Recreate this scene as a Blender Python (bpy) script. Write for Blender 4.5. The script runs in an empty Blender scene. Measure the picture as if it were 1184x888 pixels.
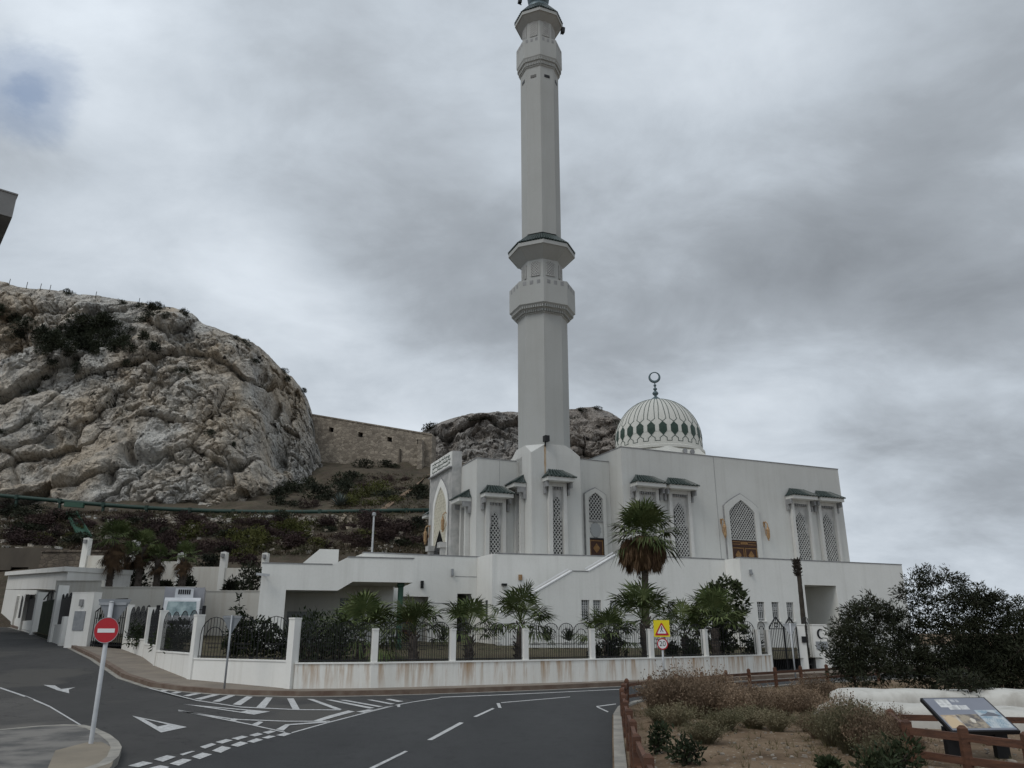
import bpy, bmesh, math, random
from math import sin, cos, pi, radians as R, sqrt, atan2
from mathutils import Vector, Matrix, noise
from mathutils.bvhtree import BVHTree
random.seed(7)
S = bpy.context.scene
COL = S.collection

# ------------------------------------------------------------------ camera, sky, sun, exposure
H = 1.65
PITCH = R(17.9)
cam_d = bpy.data.cameras.new('camera'); cam = bpy.data.objects.new('camera', cam_d); COL.objects.link(cam)
cam.location = (0, 0, H); cam.rotation_euler = (pi/2 + PITCH, 0, 0)
cam_d.sensor_width = 36; cam_d.lens = 36*890/1184; cam_d.clip_end = 3000; cam_d.clip_start = .05
S.camera = cam
SUN_EL, SUN_AZ = R(50), R(226)          # azimuth clockwise from +Y: behind the camera, a little to the left
SUN_DIR = Vector((sin(SUN_AZ)*cos(SUN_EL), cos(SUN_AZ)*cos(SUN_EL), sin(SUN_EL)))
sun_d = bpy.data.lights.new('sun', 'SUN'); sun_d.energy = .72; sun_d.angle = R(22); sun_d.color = (1, .95, .88)
sun = bpy.data.objects.new('sun', sun_d); COL.objects.link(sun)
sun.rotation_euler = (-SUN_DIR).to_track_quat('-Z', 'Y').to_euler()
S.view_settings.view_transform = 'Standard'; S.view_settings.look = 'None'
S.view_settings.gamma = 1; S.view_settings.exposure = .32; S.view_settings.use_curve_mapping = False

W = bpy.data.worlds.new('World'); S.world = W; W.use_nodes = True
def N(nt, typ, **kw):
    n = nt.nodes.new(typ)
    for k, v in kw.items():
        if k.startswith('i_'): n.inputs[k[2:].replace('_', ' ')].default_value = v
        else: setattr(n, k, v)
    return n
def L(nt, a, b): nt.links.new(a, b)
def math_n(nt, op, a, b=None, clamp=False):
    n = nt.nodes.new('ShaderNodeMath'); n.operation = op; n.use_clamp = clamp
    for i, v in enumerate((a, b)):
        if v is None: continue
        if isinstance(v, (int, float)): n.inputs[i].default_value = v
        else: nt.links.new(v, n.inputs[i])
    return n.outputs[0]
def ramp_n(nt, fac, stops, interp='LINEAR'):
    n = nt.nodes.new('ShaderNodeValToRGB'); n.color_ramp.interpolation = interp
    e = n.color_ramp.elements
    while len(e) < len(stops): e.new(.5)
    for x, (p, c) in zip(e, stops):
        x.position = p; x.color = (c, c, c, 1) if isinstance(c, (int, float)) else (*c, 1)
    nt.links.new(fac, n.inputs[0]); return n.outputs[0]
def mix_n(nt, fac, a, b, mode='MIX'):
    n = nt.nodes.new('ShaderNodeMix'); n.data_type = 'RGBA'; n.blend_type = mode
    for s, v in ((n.inputs[0], fac), (n.inputs[6], a), (n.inputs[7], b)):
        if isinstance(v, (int, float)): s.default_value = v
        elif isinstance(v, tuple): s.default_value = (*v, 1)
        else: nt.links.new(v, s)
    return n.outputs[2]
def noise_n(nt, vec, scale, detail=4, rough=.55, dist=0):
    n = nt.nodes.new('ShaderNodeTexNoise'); n.inputs['Scale'].default_value = scale; n.inputs['Detail'].default_value = detail
    n.inputs['Roughness'].default_value = rough; n.inputs['Distortion'].default_value = dist
    if vec is not None: nt.links.new(vec, n.inputs['Vector'])
    return n.outputs['Fac']
def mapping_n(nt, vec, scale=(1, 1, 1), loc=(0, 0, 0), rot=(0, 0, 0)):
    n = nt.nodes.new('ShaderNodeMapping'); n.inputs['Scale'].default_value = scale; n.inputs['Location'].default_value = loc
    n.inputs['Rotation'].default_value = rot; nt.links.new(vec, n.inputs['Vector']); return n.outputs[0]

def build_sky():
    nt = W.node_tree; nt.nodes.clear()
    out = N(nt, 'ShaderNodeOutputWorld'); mixs = N(nt, 'ShaderNodeMixShader')
    sky = N(nt, 'ShaderNodeTexSky', sky_type='NISHITA', sun_disc=False, sun_elevation=SUN_EL, sun_rotation=SUN_AZ)
    b1 = N(nt, 'ShaderNodeBackground'); b1.inputs[1].default_value = .1; L(nt, sky.outputs[0], b1.inputs[0])
    tc = N(nt, 'ShaderNodeTexCoord'); d = tc.outputs['Generated']
    sep = N(nt, 'ShaderNodeSeparateXYZ'); L(nt, d, sep.inputs[0])
    zz = math_n(nt, 'ADD', math_n(nt, 'MAXIMUM', sep.outputs[2], 0), .32)
    comb = N(nt, 'ShaderNodeCombineXYZ')
    L(nt, math_n(nt, 'DIVIDE', sep.outputs[0], zz), comb.inputs[0]); L(nt, math_n(nt, 'DIVIDE', sep.outputs[1], zz), comb.inputs[1])
    p = comb.outputs[0]
    big = noise_n(nt, mapping_n(nt, p, (1, 1.25, 1), (3.1, .4, 0)), 1.25, 5, .5, .1)
    small = noise_n(nt, mapping_n(nt, p, (1, 1.2, 1), (9.3, 2.0, 5)), 3.4, 8, .62, .3)
    v = math_n(nt, 'ADD', math_n(nt, 'MULTIPLY', big, .68), math_n(nt, 'MULTIPLY', small, .32))
    # the large banks of this particular sky: (direction, width, lift or dip)
    for px, py, wd, amp in ((60, 20, .10, .10), (480, 420, .16, .07), (440, 250, .13, -.11), (560, 300, .12, -.07), (150, 120, .14, .06), (1020, 300, .20, -.10), (960, 110, .2, -.02),
                            (1120, 440, .16, -.09), (280, 60, .22, -.03), (880, 540, .12, .06), (1100, 640, .13, .12), (800, 40, .2, .06),(300,330,.12,.08)):
        t = ray(px, py).normalized()
        dp = N(nt, 'ShaderNodeVectorMath', operation='DISTANCE'); L(nt, d, dp.inputs[0]); dp.inputs[1].default_value = t
        g = math_n(nt, 'DIVIDE', dp.outputs['Value'], wd); g = math_n(nt, 'POWER', 2.718, math_n(nt, 'MULTIPLY', math_n(nt, 'MULTIPLY', g, g), -1))
        v = math_n(nt, 'ADD', v, math_n(nt, 'MULTIPLY', g, amp))
    col = ramp_n(nt, v, [(.25, (.20, .22, .245)), (.40, (.29, .32, .355)), (.52, (.42, .465, .515)), (.66, (.56, .61, .665)), (.85, (.68, .725, .77))])
    # the overcast is brighter round the hidden sun
    dt = N(nt, 'ShaderNodeVectorMath', operation='DOT_PRODUCT'); L(nt, d, dt.inputs[0]); dt.inputs[1].default_value = SUN_DIR
    gain = math_n(nt, 'ADD', math_n(nt, 'MULTIPLY', math_n(nt, 'POWER', math_n(nt, 'MAXIMUM', dt.outputs['Value'], 0), 2), SKY_SUN_GAIN), SKY_BASE)
    b2 = N(nt, 'ShaderNodeBackground'); L(nt, col, b2.inputs[0]); L(nt, gain, b2.inputs[1])
    # a torn gap of blue
    t = ray(38, 102).normalized()
    dp = N(nt, 'ShaderNodeVectorMath', operation='DISTANCE'); L(nt, d, dp.inputs[0]); dp.inputs[1].default_value = t
    g = math_n(nt, 'ADD', dp.outputs['Value'], math_n(nt, 'MULTIPLY', math_n(nt, 'SUBTRACT', small, .5), .12))
    gap = ramp_n(nt, g, [(.0, .35), (.022, .62), (.058, 1.0)], 'EASE')
    L(nt, gap, mixs.inputs[0]); L(nt, b1.outputs[0], mixs.inputs[1]); L(nt, b2.outputs[0], mixs.inputs[2]); L(nt, mixs.outputs[0], out.inputs[0])
SKY_BASE, SKY_SUN_GAIN = 1.0, .55

# ------------------------------------------------------------------ measuring: photo pixel (1184 x 888) -> place in the world
def ray(x, y):
    a, v = (x-592)/890, (444-y)/890
    return Vector((a, cos(PITCH)-v*sin(PITCH), sin(PITCH)+v*cos(PITCH)))
EYE = Vector((0, 0, H))
def atY(x, y, Y): r = ray(x, y); return EYE + r*(Y/r.y)
def atZ(x, y, z): r = ray(x, y); return EYE + r*((z-H)/r.z)
def smooth(a, b, x):
    t = max(0, min(1, (x-a)/(b-a))); return t*t*(3-2*t)
def gz(x, y):                                   # the side road climbs to the left
    t = (x+6.1)*-.67 + (y-23.6)*.74
    k = .052*(t-2) if t > 4 else (.052*t*t/8 if t > 0 else 0)
    return k*smooth(4, -6, x) if x > -6 else k
def hitg(px, py, dz=0):                          # where the ray meets the road surface (+dz)
    r = ray(px, py); lo = None
    k = 2.0
    while k < 140:
        p = EYE + r*k
        if p.z < gz(p.x, p.y)+dz:
            lo = k; break
        k += .25
    if lo is None: return EYE + r*60
    a, b = lo-.25, lo
    for _ in range(30):
        m = (a+b)/2; p = EYE + r*m
        if p.z < gz(p.x, p.y)+dz: b = m
        else: a = m
    return EYE + r*b
build_sky()

# ------------------------------------------------------------------ materials
def new_mat(name):
    m = bpy.data.materials.new(name); m.use_nodes = True; nt = m.node_tree
    return m, nt, nt.nodes['Principled BSDF']
def mat(name, c1, c2=None, scale=3, rough=.8, bump=0, bscale=None, detail=5, stretch=(1, 1, 1), metal=0, spec=.3, lo=.35, hi=.65, obj=False, var=0):
    m, nt, b = new_mat(name)
    if obj: vec = N(nt, 'ShaderNodeTexCoord').outputs['Object']
    else: vec = N(nt, 'ShaderNodeNewGeometry').outputs['Position']
    b.inputs['Roughness'].default_value = rough; b.inputs['Metallic'].default_value = metal
    b.inputs['Specular IOR Level'].default_value = spec
    c = c1
    if c2:
        f = noise_n(nt, mapping_n(nt, vec, stretch), scale, detail, .6)
        c = mix_n(nt, ramp_n(nt, f, [(lo, 0.), (hi, 1.)]), c1, c2)
    if var:
        oi = N(nt, 'ShaderNodeObjectInfo')
        hv = N(nt, 'ShaderNodeHueSaturation')
        L(nt, math_n(nt, 'ADD', math_n(nt, 'MULTIPLY', oi.outputs['Random'], var*2), 1-var), hv.inputs['Value'])
        if isinstance(c, tuple): hv.inputs['Color'].default_value = (*c, 1)
        else: L(nt, c, hv.inputs['Color'])
        c = hv.outputs[0]
    if isinstance(c, tuple): b.inputs['Base Color'].default_value = (*c, 1)
    else: L(nt, c, b.inputs['Base Color'])
    if bump:
        bn = N(nt, 'ShaderNodeBump'); bn.inputs['Strength'].default_value = bump; bn.inputs['Distance'].default_value = .02
        L(nt, noise_n(nt, vec, bscale or scale*6, 6, .6), bn.inputs['Height']); L(nt, bn.outputs[0], b.inputs['Normal'])
    return m
def plaster(name, base=(.62, .62, .60), dirt=(.42, .40, .36), amount=.5, rust=0, ztop=None, zlen=.7, streak=.6):
    """white rendered masonry: cloudy patches, runs of dirt, and (rust > 0) rust runs below a coping at height ztop"""
    m, nt, b = new_mat(name)
    pos = N(nt, 'ShaderNodeNewGeometry').outputs['Position']
    f1 = ramp_n(nt, noise_n(nt, pos, .35, 6, .6), [(.35, 0.), (.75, 1.)])
    c = mix_n(nt, math_n(nt, 'MULTIPLY', f1, .35*amount), base, dirt)
    f2 = ramp_n(nt, noise_n(nt, mapping_n(nt, pos, (2.2, 2.2, .12)), 1.2, 6, .62), [(.5, 0.), (.78, 1.)])
    c = mix_n(nt, math_n(nt, 'MULTIPLY', f2, streak*amount), c, dirt)
    f3 = ramp_n(nt, noise_n(nt, pos, 9, 4, .7), [(.45, 0.), (.8, 1.)])
    c = mix_n(nt, math_n(nt, 'MULTIPLY', f3, .18*amount), c, dirt)
    if rust:
        sep = N(nt, 'ShaderNodeSeparateXYZ'); L(nt, pos, sep.inputs[0])
        depth = math_n(nt, 'DIVIDE', math_n(nt, 'SUBTRACT', ztop, sep.outputs[2]), zlen)      # 0 at the coping, 1 at zlen below
        s = noise_n(nt, mapping_n(nt, pos, (1.3, 1.3, .10)), 2.6, 7, .72)
        s = ramp_n(nt, s, [(.47, 0.), (.56, .6), (.68, 1.)])
        fall = ramp_n(nt, depth, [(0., 1.), (.55, .6), (1., .05)])
        c = mix_n(nt, math_n(nt, 'MULTIPLY', math_n(nt, 'MULTIPLY', s, fall), rust), c, (.36, .20, .08))
        g = ramp_n(nt, noise_n(nt, mapping_n(nt, pos, (3, 3, .2)), 2, 6, .7), [(.45, 0.), (.75, 1.)])
        c = mix_n(nt, math_n(nt, 'MULTIPLY', g, .22), c, (.36, .32, .24))
    L(nt, c, b.inputs['Base Color']); b.inputs['Roughness'].default_value = .85; b.inputs['Specular IOR Level'].default_value = .2
    bn = N(nt, 'ShaderNodeBump'); bn.inputs['Strength'].default_value = .25; bn.inputs['Distance'].default_value = .01
    L(nt, noise_n(nt, pos, 22, 5, .6), bn.inputs['Height']); L(nt, bn.outputs[0], b.inputs['Normal'])
    return m
M = {}
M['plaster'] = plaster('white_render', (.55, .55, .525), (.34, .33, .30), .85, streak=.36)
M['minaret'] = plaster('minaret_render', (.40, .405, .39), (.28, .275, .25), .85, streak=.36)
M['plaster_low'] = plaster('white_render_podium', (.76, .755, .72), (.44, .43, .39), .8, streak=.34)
M['wall'] = plaster('boundary_render', (.79, .78, .74), (.42, .39, .32), .5)
M['wall_rust'] = plaster('rusty_boundary_render', (.80, .79, .745), (.42, .38, .31), .5, rust=1.0, ztop=.80, zlen=.85)
M['terrace_wall'] = plaster('terrace_render', (.66, .64, .585), (.38, .31, .22), .8)
M['stained'] = plaster('stained_stucco', (.56, .555, .53), (.30, .29, .27), 1.2, streak=.5)
M['marble'] = mat('grey_marble', (.47, .46, .44), (.33, .33, .32), 1.6, .5, .1, detail=9, lo=.4, hi=.62)
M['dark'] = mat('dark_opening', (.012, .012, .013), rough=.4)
M['pane'] = mat('dark_pane', (.012, .014, .016), rough=.15, spec=.5)
M['pale_pane'] = mat('grey_pane', (.06, .065, .07), (.16, .165, .17), 4, .25, stretch=(1, 1, .3))
M['lattice'] = mat('lattice_white', (.46, .46, .44), (.36, .355, .34), 3, .7)
M['cream'] = mat('cream_screen', (.56, .53, .43), (.46, .43, .35), 3, .7)
M['lattice_gray'] = mat('lattice_grey', (.30, .31, .31), rough=.8)
M['win_bars'] = mat('window_bars', (.55, .55, .54), rough=.6)
M['tile'] = mat('green_glazed_tile', (.016, .028, .026), (.040, .058, .054), 6, .35, .2, spec=.4)
M['coping'] = mat('grey_coping', (.2, .2, .2), (.3, .3, .3), 3, .8)
M['soffit'] = M['plaster']
M['gold'] = mat('gilt_metal', (.40, .27, .15), (.26, .15, .07), 10, .5, metal=.25)
M['doorwood'] = mat('brown_wood', (.055, .022, .012), (.03, .013, .008), 5, .5, .2, stretch=(8, 8, 1))
M['doorgold'] = mat('ochre_inlay', (.24, .135, .05), (.15, .075, .025), 8, .5)
M['green_pat'] = mat('dark_green_mosaic', (.022, .046, .033), (.035, .06, .045), 12, .5)
M['green_line'] = mat('dark_line_mosaic', (.05, .075, .065), rough=.6)
M['dome'] = plaster('cream_dome', (.61, .60, .55), (.42, .40, .34), .5)
M['bronze'] = mat('blue_green_bronze', (.075, .11, .125), (.13, .17, .18), 6, .45, metal=.4)
M['black_iron'] = mat('black_ironwork', (.013, .013, .014), rough=.5)
M['green_paint'] = mat('green_paint', (.025, .075, .05), (.04, .09, .06), 4, .55)
M['pipe'] = mat('green_pipe_paint', (.012, .036, .027), (.022, .048, .037), 1, .6)
M['rust'] = mat('rust_run', (.36, .22, .10), (.50, .44, .36), 6, .9, stretch=(2, 2, .3))
M['black_box'] = mat('black_plastic', (.012, .012, .013), rough=.5)
M['grey_metal'] = mat('galvanised_metal', (.36, .37, .38), (.28, .29, .30), 5, .5, metal=.3, obj=True)
M['sign_back'] = mat('sign_back_grey', (.22, .235, .25), (.18, .19, .2), 3, .55)
M['pole'] = mat('pole_grey_paint', (.50, .51, .52), (.40, .41, .42), 4, .5)
M['red'] = mat('sign_red', (.42, .015, .025), rough=.4, spec=.4)
M['white'] = mat('sign_white', (.72, .72, .72), rough=.45)
M['yellow'] = mat('sign_yellow', (.72, .60, .02), rough=.4)
M['ink'] = mat('sign_black', (.01, .01, .012), rough=.5)
M['road_old'] = None
def asphalt(name, a, b_, patch=None, crack=.4):
    m, nt, b = new_mat(name)
    pos = N(nt, 'ShaderNodeNewGeometry').outputs['Position']
    f = ramp_n(nt, noise_n(nt, mapping_n(nt, pos, (1, .35, 1), rot=(0, 0, R(35))), .5, 7, .62), [(.35, 0.), (.68, 1.)])
    c = mix_n(nt, f, a, b_)
    g = noise_n(nt, pos, 60, 3, .7); c = mix_n(nt, ramp_n(nt, g, [(.4, 0.), (.75, .55)]), c, tuple(x*2.0 for x in b_))
    d = ramp_n(nt, noise_n(nt, pos, 3.2, 5, .7), [(.52, 0.), (.7, .5)]); c = mix_n(nt, d, c, tuple(x*.65 for x in a))
    if patch:
        q = ramp_n(nt, noise_n(nt, mapping_n(nt, pos, (1, .5, 1)), .28, 3, .5), [(.55, 0.), (.6, 1.)]); c = mix_n(nt, q, c, patch)
    vo = N(nt, 'ShaderNodeTexVoronoi', feature='DISTANCE_TO_EDGE'); vo.inputs['Scale'].default_value = .33
    wob = N(nt, 'ShaderNodeVectorMath', operation='ADD'); L(nt, pos, wob.inputs[0])
    nz = N(nt, 'ShaderNodeTexNoise'); nz.inputs['Scale'].default_value = 1.1; nz.inputs['Detail'].default_value = 5; L(nt, pos, nz.inputs['Vector'])
    sc = N(nt, 'ShaderNodeVectorMath', operation='SCALE'); L(nt, nz.outputs['Color'], sc.inputs[0]); sc.inputs['Scale'].default_value = 1.6
    L(nt, sc.outputs[0], wob.inputs[1]); L(nt, wob.outputs[0], vo.inputs['Vector'])
    cr = ramp_n(nt, vo.outputs['Distance'], [(.002, crack), (.008, 0.)]); c = mix_n(nt, cr, c, (.012, .012, .012))
    L(nt, c, b.inputs['Base Color']); b.inputs['Roughness'].default_value = .82; b.inputs['Specular IOR Level'].default_value = .3
    bn = N(nt, 'ShaderNodeBump'); bn.inputs['Strength'].default_value = .5; bn.inputs['Distance'].default_value = .008
    L(nt, noise_n(nt, pos, 90, 3, .7), bn.inputs['Height']); L(nt, bn.outputs[0], b.inputs['Normal'])
    return m
M['road_old'] = asphalt('worn_asphalt', (.028, .0275, .0265), (.050, .048, .046), (.068, .064, .058), crack=.7)
M['road_new'] = asphalt('dark_asphalt', (.023, .0235, .024), (.040, .0405, .041), crack=.12)
M['forecourt'] = asphalt('patched_asphalt', (.040, .038, .036), (.085, .08, .074), (.12, .112, .10), crack=.7)
def paint():
    m, nt, b = new_mat('worn_road_paint')
    pos = N(nt, 'ShaderNodeNewGeometry').outputs['Position']
    c = mix_n(nt, ramp_n(nt, noise_n(nt, pos, 14, 6, .75), [(.42, 0.), (.70, .85)]), (.56, .56, .55), (.12, .12, .12))
    c = mix_n(nt, ramp_n(nt, noise_n(nt, pos, 1.1, 3, .6), [(.4, 0.), (.8, .5)]), c, (.3, .3, .3))
    L(nt, c, b.inputs['Base Color']); b.inputs['Roughness'].default_value = .75; return m
M['paint'] = paint()
M['pavement'] = mat('tan_pavement', (.24, .205, .165), (.17, .145, .12), 1.2, .9, .3, 30)
M['kerb_red'] = mat('brown_kerb', (.12, .08, .06), (.18, .14, .11), 2.5, .9, .3)
M['kerb_grey'] = mat('grey_kerb', (.34, .32, .28), (.22, .21, .19), 3, .9, .3)
M['concrete_floor'] = mat('stained_concrete_paving', (.185, .175, .16), (.085, .083, .08), 1.5, .9, .3, 25, detail=8, lo=.4, hi=.6)
M['island_tan'] = mat('tan_paving', (.25, .215, .165), (.19, .165, .13), 1.1, .9, .3, 30)
M['soil'] = None
def soil(name, a, b_, c_, stones=(.42, .38, .31)):
    m, nt, b = new_mat(name)
    pos = N(nt, 'ShaderNodeNewGeometry').outputs['Position']
    c = mix_n(nt, ramp_n(nt, noise_n(nt, pos, .45, 6, .62), [(.4, 0.), (.62, 1.)]), a, b_)
    c = mix_n(nt, ramp_n(nt, noise_n(nt, pos, 1.7, 6, .65), [(.5, 0.), (.7, .9)]), c, c_)
    vo = N(nt, 'ShaderNodeTexVoronoi'); vo.inputs['Scale'].default_value = 9; L(nt, pos, vo.inputs['Vector'])
    c = mix_n(nt, ramp_n(nt, vo.outputs['Distance'], [(.08, .75), (.2, 0.)]), c, stones)
    L(nt, c, b.inputs['Base Color']); b.inputs['Roughness'].default_value = .95; b.inputs['Specular IOR Level'].default_value = .1
    bn = N(nt, 'ShaderNodeBump'); bn.inputs['Strength'].default_value = .9; bn.inputs['Distance'].default_value = .05
    L(nt, noise_n(nt, pos, 11, 7, .7), bn.inputs['Height']); L(nt, bn.outputs[0], b.inputs['Normal'])
    return m
M['soil'] = soil('sandy_soil', (.165, .115, .075), (.25, .185, .125), (.08, .055, .036))
M['hillsoil'] = soil('hillside_soil', (.062, .05, .038), (.092, .075, .055), (.042, .046, .026), (.27, .25, .22))
M['path_soil'] = soil('path_soil', (.17, .12, .085), (.2, .145, .1), (.12, .085, .06))
M['yard'] = soil('yard_soil', (.075, .062, .04), (.10, .085, .055), (.045, .06, .025))
def rock(name, cols, s=1.0, warm=.6):
    m, nt, b = new_mat(name)
    pos = N(nt, 'ShaderNodeNewGeometry').outputs['Position']
    grey, pale, tan, dark = cols
    c = mix_n(nt, ramp_n(nt, noise_n(nt, pos, .35*s, 8, .68), [(.36, 0.), (.62, 1.)]), grey, pale)
    f = ramp_n(nt, noise_n(nt, mapping_n(nt, pos, (1, 1, .6)), .085*s, 7, .6, .4), [(.43, 0.), (.6, 1.)])
    c = mix_n(nt, math_n(nt, 'MULTIPLY', f, warm), c, tan)
    # cracks: cells stretched along the bedding, edges wobbling
    nz = N(nt, 'ShaderNodeTexNoise'); nz.inputs['Scale'].default_value = .9*s; nz.inputs['Detail'].default_value = 6; L(nt, pos, nz.inputs['Vector'])
    sc = N(nt, 'ShaderNodeVectorMath', operation='SCALE'); L(nt, nz.outputs['Color'], sc.inputs[0]); sc.inputs['Scale'].default_value = 2.2/s
    ad = N(nt, 'ShaderNodeVectorMath', operation='ADD'); L(nt, pos, ad.inputs[0]); L(nt, sc.outputs[0], ad.inputs[1])
    hs = []
    for k, (vs, w_) in enumerate(((.34, .05), (.9, .06), (2.2, .08))):
        vo = N(nt, 'ShaderNodeTexVoronoi', feature='DISTANCE_TO_EDGE'); vo.inputs['Scale'].default_value = vs*s
        L(nt, mapping_n(nt, ad.outputs[0], (1, 1, .75), rot=(0, R(30), 0)), vo.inputs['Vector'])
        cr = ramp_n(nt, vo.outputs['Distance'], [(0., (.75, .6, .45)[k]), (w_, 0.)])
        msk = ramp_n(nt, noise_n(nt, pos, (.12, .3, .5)[k]*s, 3), [(.42, 0.), (.58, 1.)])
        c = mix_n(nt, math_n(nt, 'MULTIPLY', cr, msk), c, dark); hs.append(vo.outputs['Distance'])
    sp = ramp_n(nt, noise_n(nt, pos, 1.8*s, 8, .75), [(.56, 0.), (.70, .75)]); c = mix_n(nt, sp, c, dark)
    pv = N(nt, 'ShaderNodeTexVoronoi'); pv.inputs['Scale'].default_value = .75*s; L(nt, ad.outputs[0], pv.inputs['Vector'])      # solution pits
    pm = ramp_n(nt, noise_n(nt, pos, .2*s, 4), [(.46, 0.), (.56, 1.)])
    c = mix_n(nt, math_n(nt, 'MULTIPLY', ramp_n(nt, pv.outputs['Distance'], [(.16, .95), (.27, 0.)]), pm), c, tuple(x*.5 for x in dark))
    L(nt, c, b.inputs['Base Color']); b.inputs['Roughness'].default_value = .95; b.inputs['Specular IOR Level'].default_value = .1
    h = math_n(nt, 'ADD', math_n(nt, 'MULTIPLY', noise_n(nt, pos, 1.3*s, 9, .72), 1.0), math_n(nt, 'MINIMUM', math_n(nt, 'MULTIPLY', hs[0], .8), .25))
    h = math_n(nt, 'ADD', h, math_n(nt, 'MINIMUM', math_n(nt, 'MULTIPLY', hs[1], .8), .15))
    bn = N(nt, 'ShaderNodeBump'); bn.inputs['Strength'].default_value = 1; bn.inputs['Distance'].default_value = .75/s
    L(nt, h, bn.inputs['Height']); L(nt, bn.outputs[0], b.inputs['Normal'])
    return m
M['rock'] = rock('limestone', ((.45, .435, .405), (.66, .64, .59), (.55, .43, .29), (.05, .043, .038)), warm=.6)
M['rock_far'] = rock('far_limestone', ((.30, .29, .275), (.43, .415, .39), (.30, .225, .165), (.06, .053, .048)), .6, .4)
def masonry(name, a, b_, gap, s=1.4):
    m, nt, b = new_mat(name)
    pos = N(nt, 'ShaderNodeNewGeometry').outputs['Position']
    v1 = N(nt, 'ShaderNodeTexVoronoi'); v1.inputs['Scale'].default_value = s; mp = mapping_n(nt, pos, (1, 1, 1.6)); L(nt, mp, v1.inputs['Vector'])
    v2 = N(nt, 'ShaderNodeTexVoronoi', feature='DISTANCE_TO_EDGE'); v2.inputs['Scale'].default_value = s; L(nt, mp, v2.inputs['Vector'])
    sep = N(nt, 'ShaderNodeSeparateColor'); L(nt, v1.outputs['Color'], sep.inputs[0])
    c = mix_n(nt, sep.outputs[0], a, b_)
    c = mix_n(nt, ramp_n(nt, noise_n(nt, pos, .3*s, 6, .65), [(.45, 0.), (.7, .7)]), c, gap)
    c = mix_n(nt, ramp_n(nt, v2.outputs['Distance'], [(0., .9), (.06, 0.)]), c, gap)
    L(nt, c, b.inputs['Base Color']); b.inputs['Roughness'].default_value = .95
    bn = N(nt, 'ShaderNodeBump'); bn.inputs['Strength'].default_value = .9; bn.inputs['Distance'].default_value = .12
    L(nt, math_n(nt, 'MINIMUM', v2.outputs['Distance'], .15), bn.inputs['Height']); L(nt, bn.outputs[0], b.inputs['Normal'])
    return m
M['rampart'] = masonry('old_rampart_stone', (.37, .32, .255), (.19, .16, .125), (.10, .083, .066), 1.6)
M['rubble'] = masonry('rubble_stone', (.20, .165, .125), (.12, .095, .075), (.05, .042, .035), 2.4)
M['concrete'] = mat('brown_concrete', (.115, .098, .078), (.075, .064, .052), .6, .9, .3, 8, stretch=(1, 1, .4))
M['wood'] = mat('red_brown_timber', (.125, .058, .034), (.065, .032, .021), 4, .7, .3, 40, stretch=(1, 1, 6))
M['whitewash'] = plaster('whitewashed_stone', (.56, .55, .51), (.25, .225, .19), 1.1)
M['bark'] = mat('palm_trunk', (.075, .06, .05), (.12, .10, .085), 9, .95, .8, 30, stretch=(.6, .6, 3))
M['twig'] = mat('dark_bark', (.035, .028, .022), (.06, .05, .04), 6, .95, .5)
def leaf(name, a, b_, var=.25, scale=.8, trans=.15):
    m = mat(name, a, b_, scale, .7, 0, spec=.12, var=var, detail=3)
    return m
M['palm'] = leaf('palm_green', (.060, .085, .030), (.115, .135, .055), scale=2.2)
M['palm_dry'] = leaf('palm_dead', (.13, .083, .046), (.072, .042, .025), scale=3)
M['palm_dry_hill'] = leaf('palm_dead_brown', (.105, .068, .038), (.06, .038, .024), scale=2)
M['dkgreen'] = leaf('dark_shrub', (.020, .028, .014), (.034, .045, .021), scale=1.5)
M['tree'] = leaf('broad_leaf', (.042, .056, .026), (.085, .105, .05), scale=1.6)
M['tamarisk'] = leaf('tamarisk_leaf', (.017, .021, .012), (.034, .038, .021), scale=1.3)
M['dry'] = leaf('dry_stems', (.215, .155, .105), (.14, .10, .068), scale=2.5)
M['drygreen'] = leaf('grey_green_stems', (.105, .10, .055), (.16, .135, .085), scale=2.0)
M['scrub_purple'] = leaf('purple_brown_scrub', (.040, .026, .026), (.062, .042, .036), scale=.5)
M['scrub_olive'] = leaf('olive_scrub', (.060, .066, .018), (.085, .085, .028), scale=.5)
M['scrub_dark'] = leaf('dark_green_scrub', (.020, .024, .016), (.034, .038, .022), scale=.5)
M['grass'] = leaf('dull_grass', (.085, .082, .035), (.13, .105, .055), scale=.9)
M['pebble'] = mat('pale_pebble', (.30, .27, .23), (.18, .15, .12), 6, .9)
M['scrub_cover'] = leaf('brown_ground_scrub', (.065, .045, .034), (.05, .05, .026), scale=.35)
M['agave'] = leaf('grey_agave', (.12, .15, .14), (.17, .19, .17), scale=2)
M['truck_white'] = mat('truck_white', (.62, .63, .64), (.52, .53, .54), 2, .4)
M['truck_box'] = mat('truck_grey_box', (.36, .36, .38), (.30, .30, .32), 2, .5)
M['glass'] = mat('windscreen_glass', (.10, .16, .17), (.30, .38, .38), 2.2, .12, spec=.6)
M['rubber'] = mat('tyre_rubber', (.015, .015, .015), rough=.8)

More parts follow.
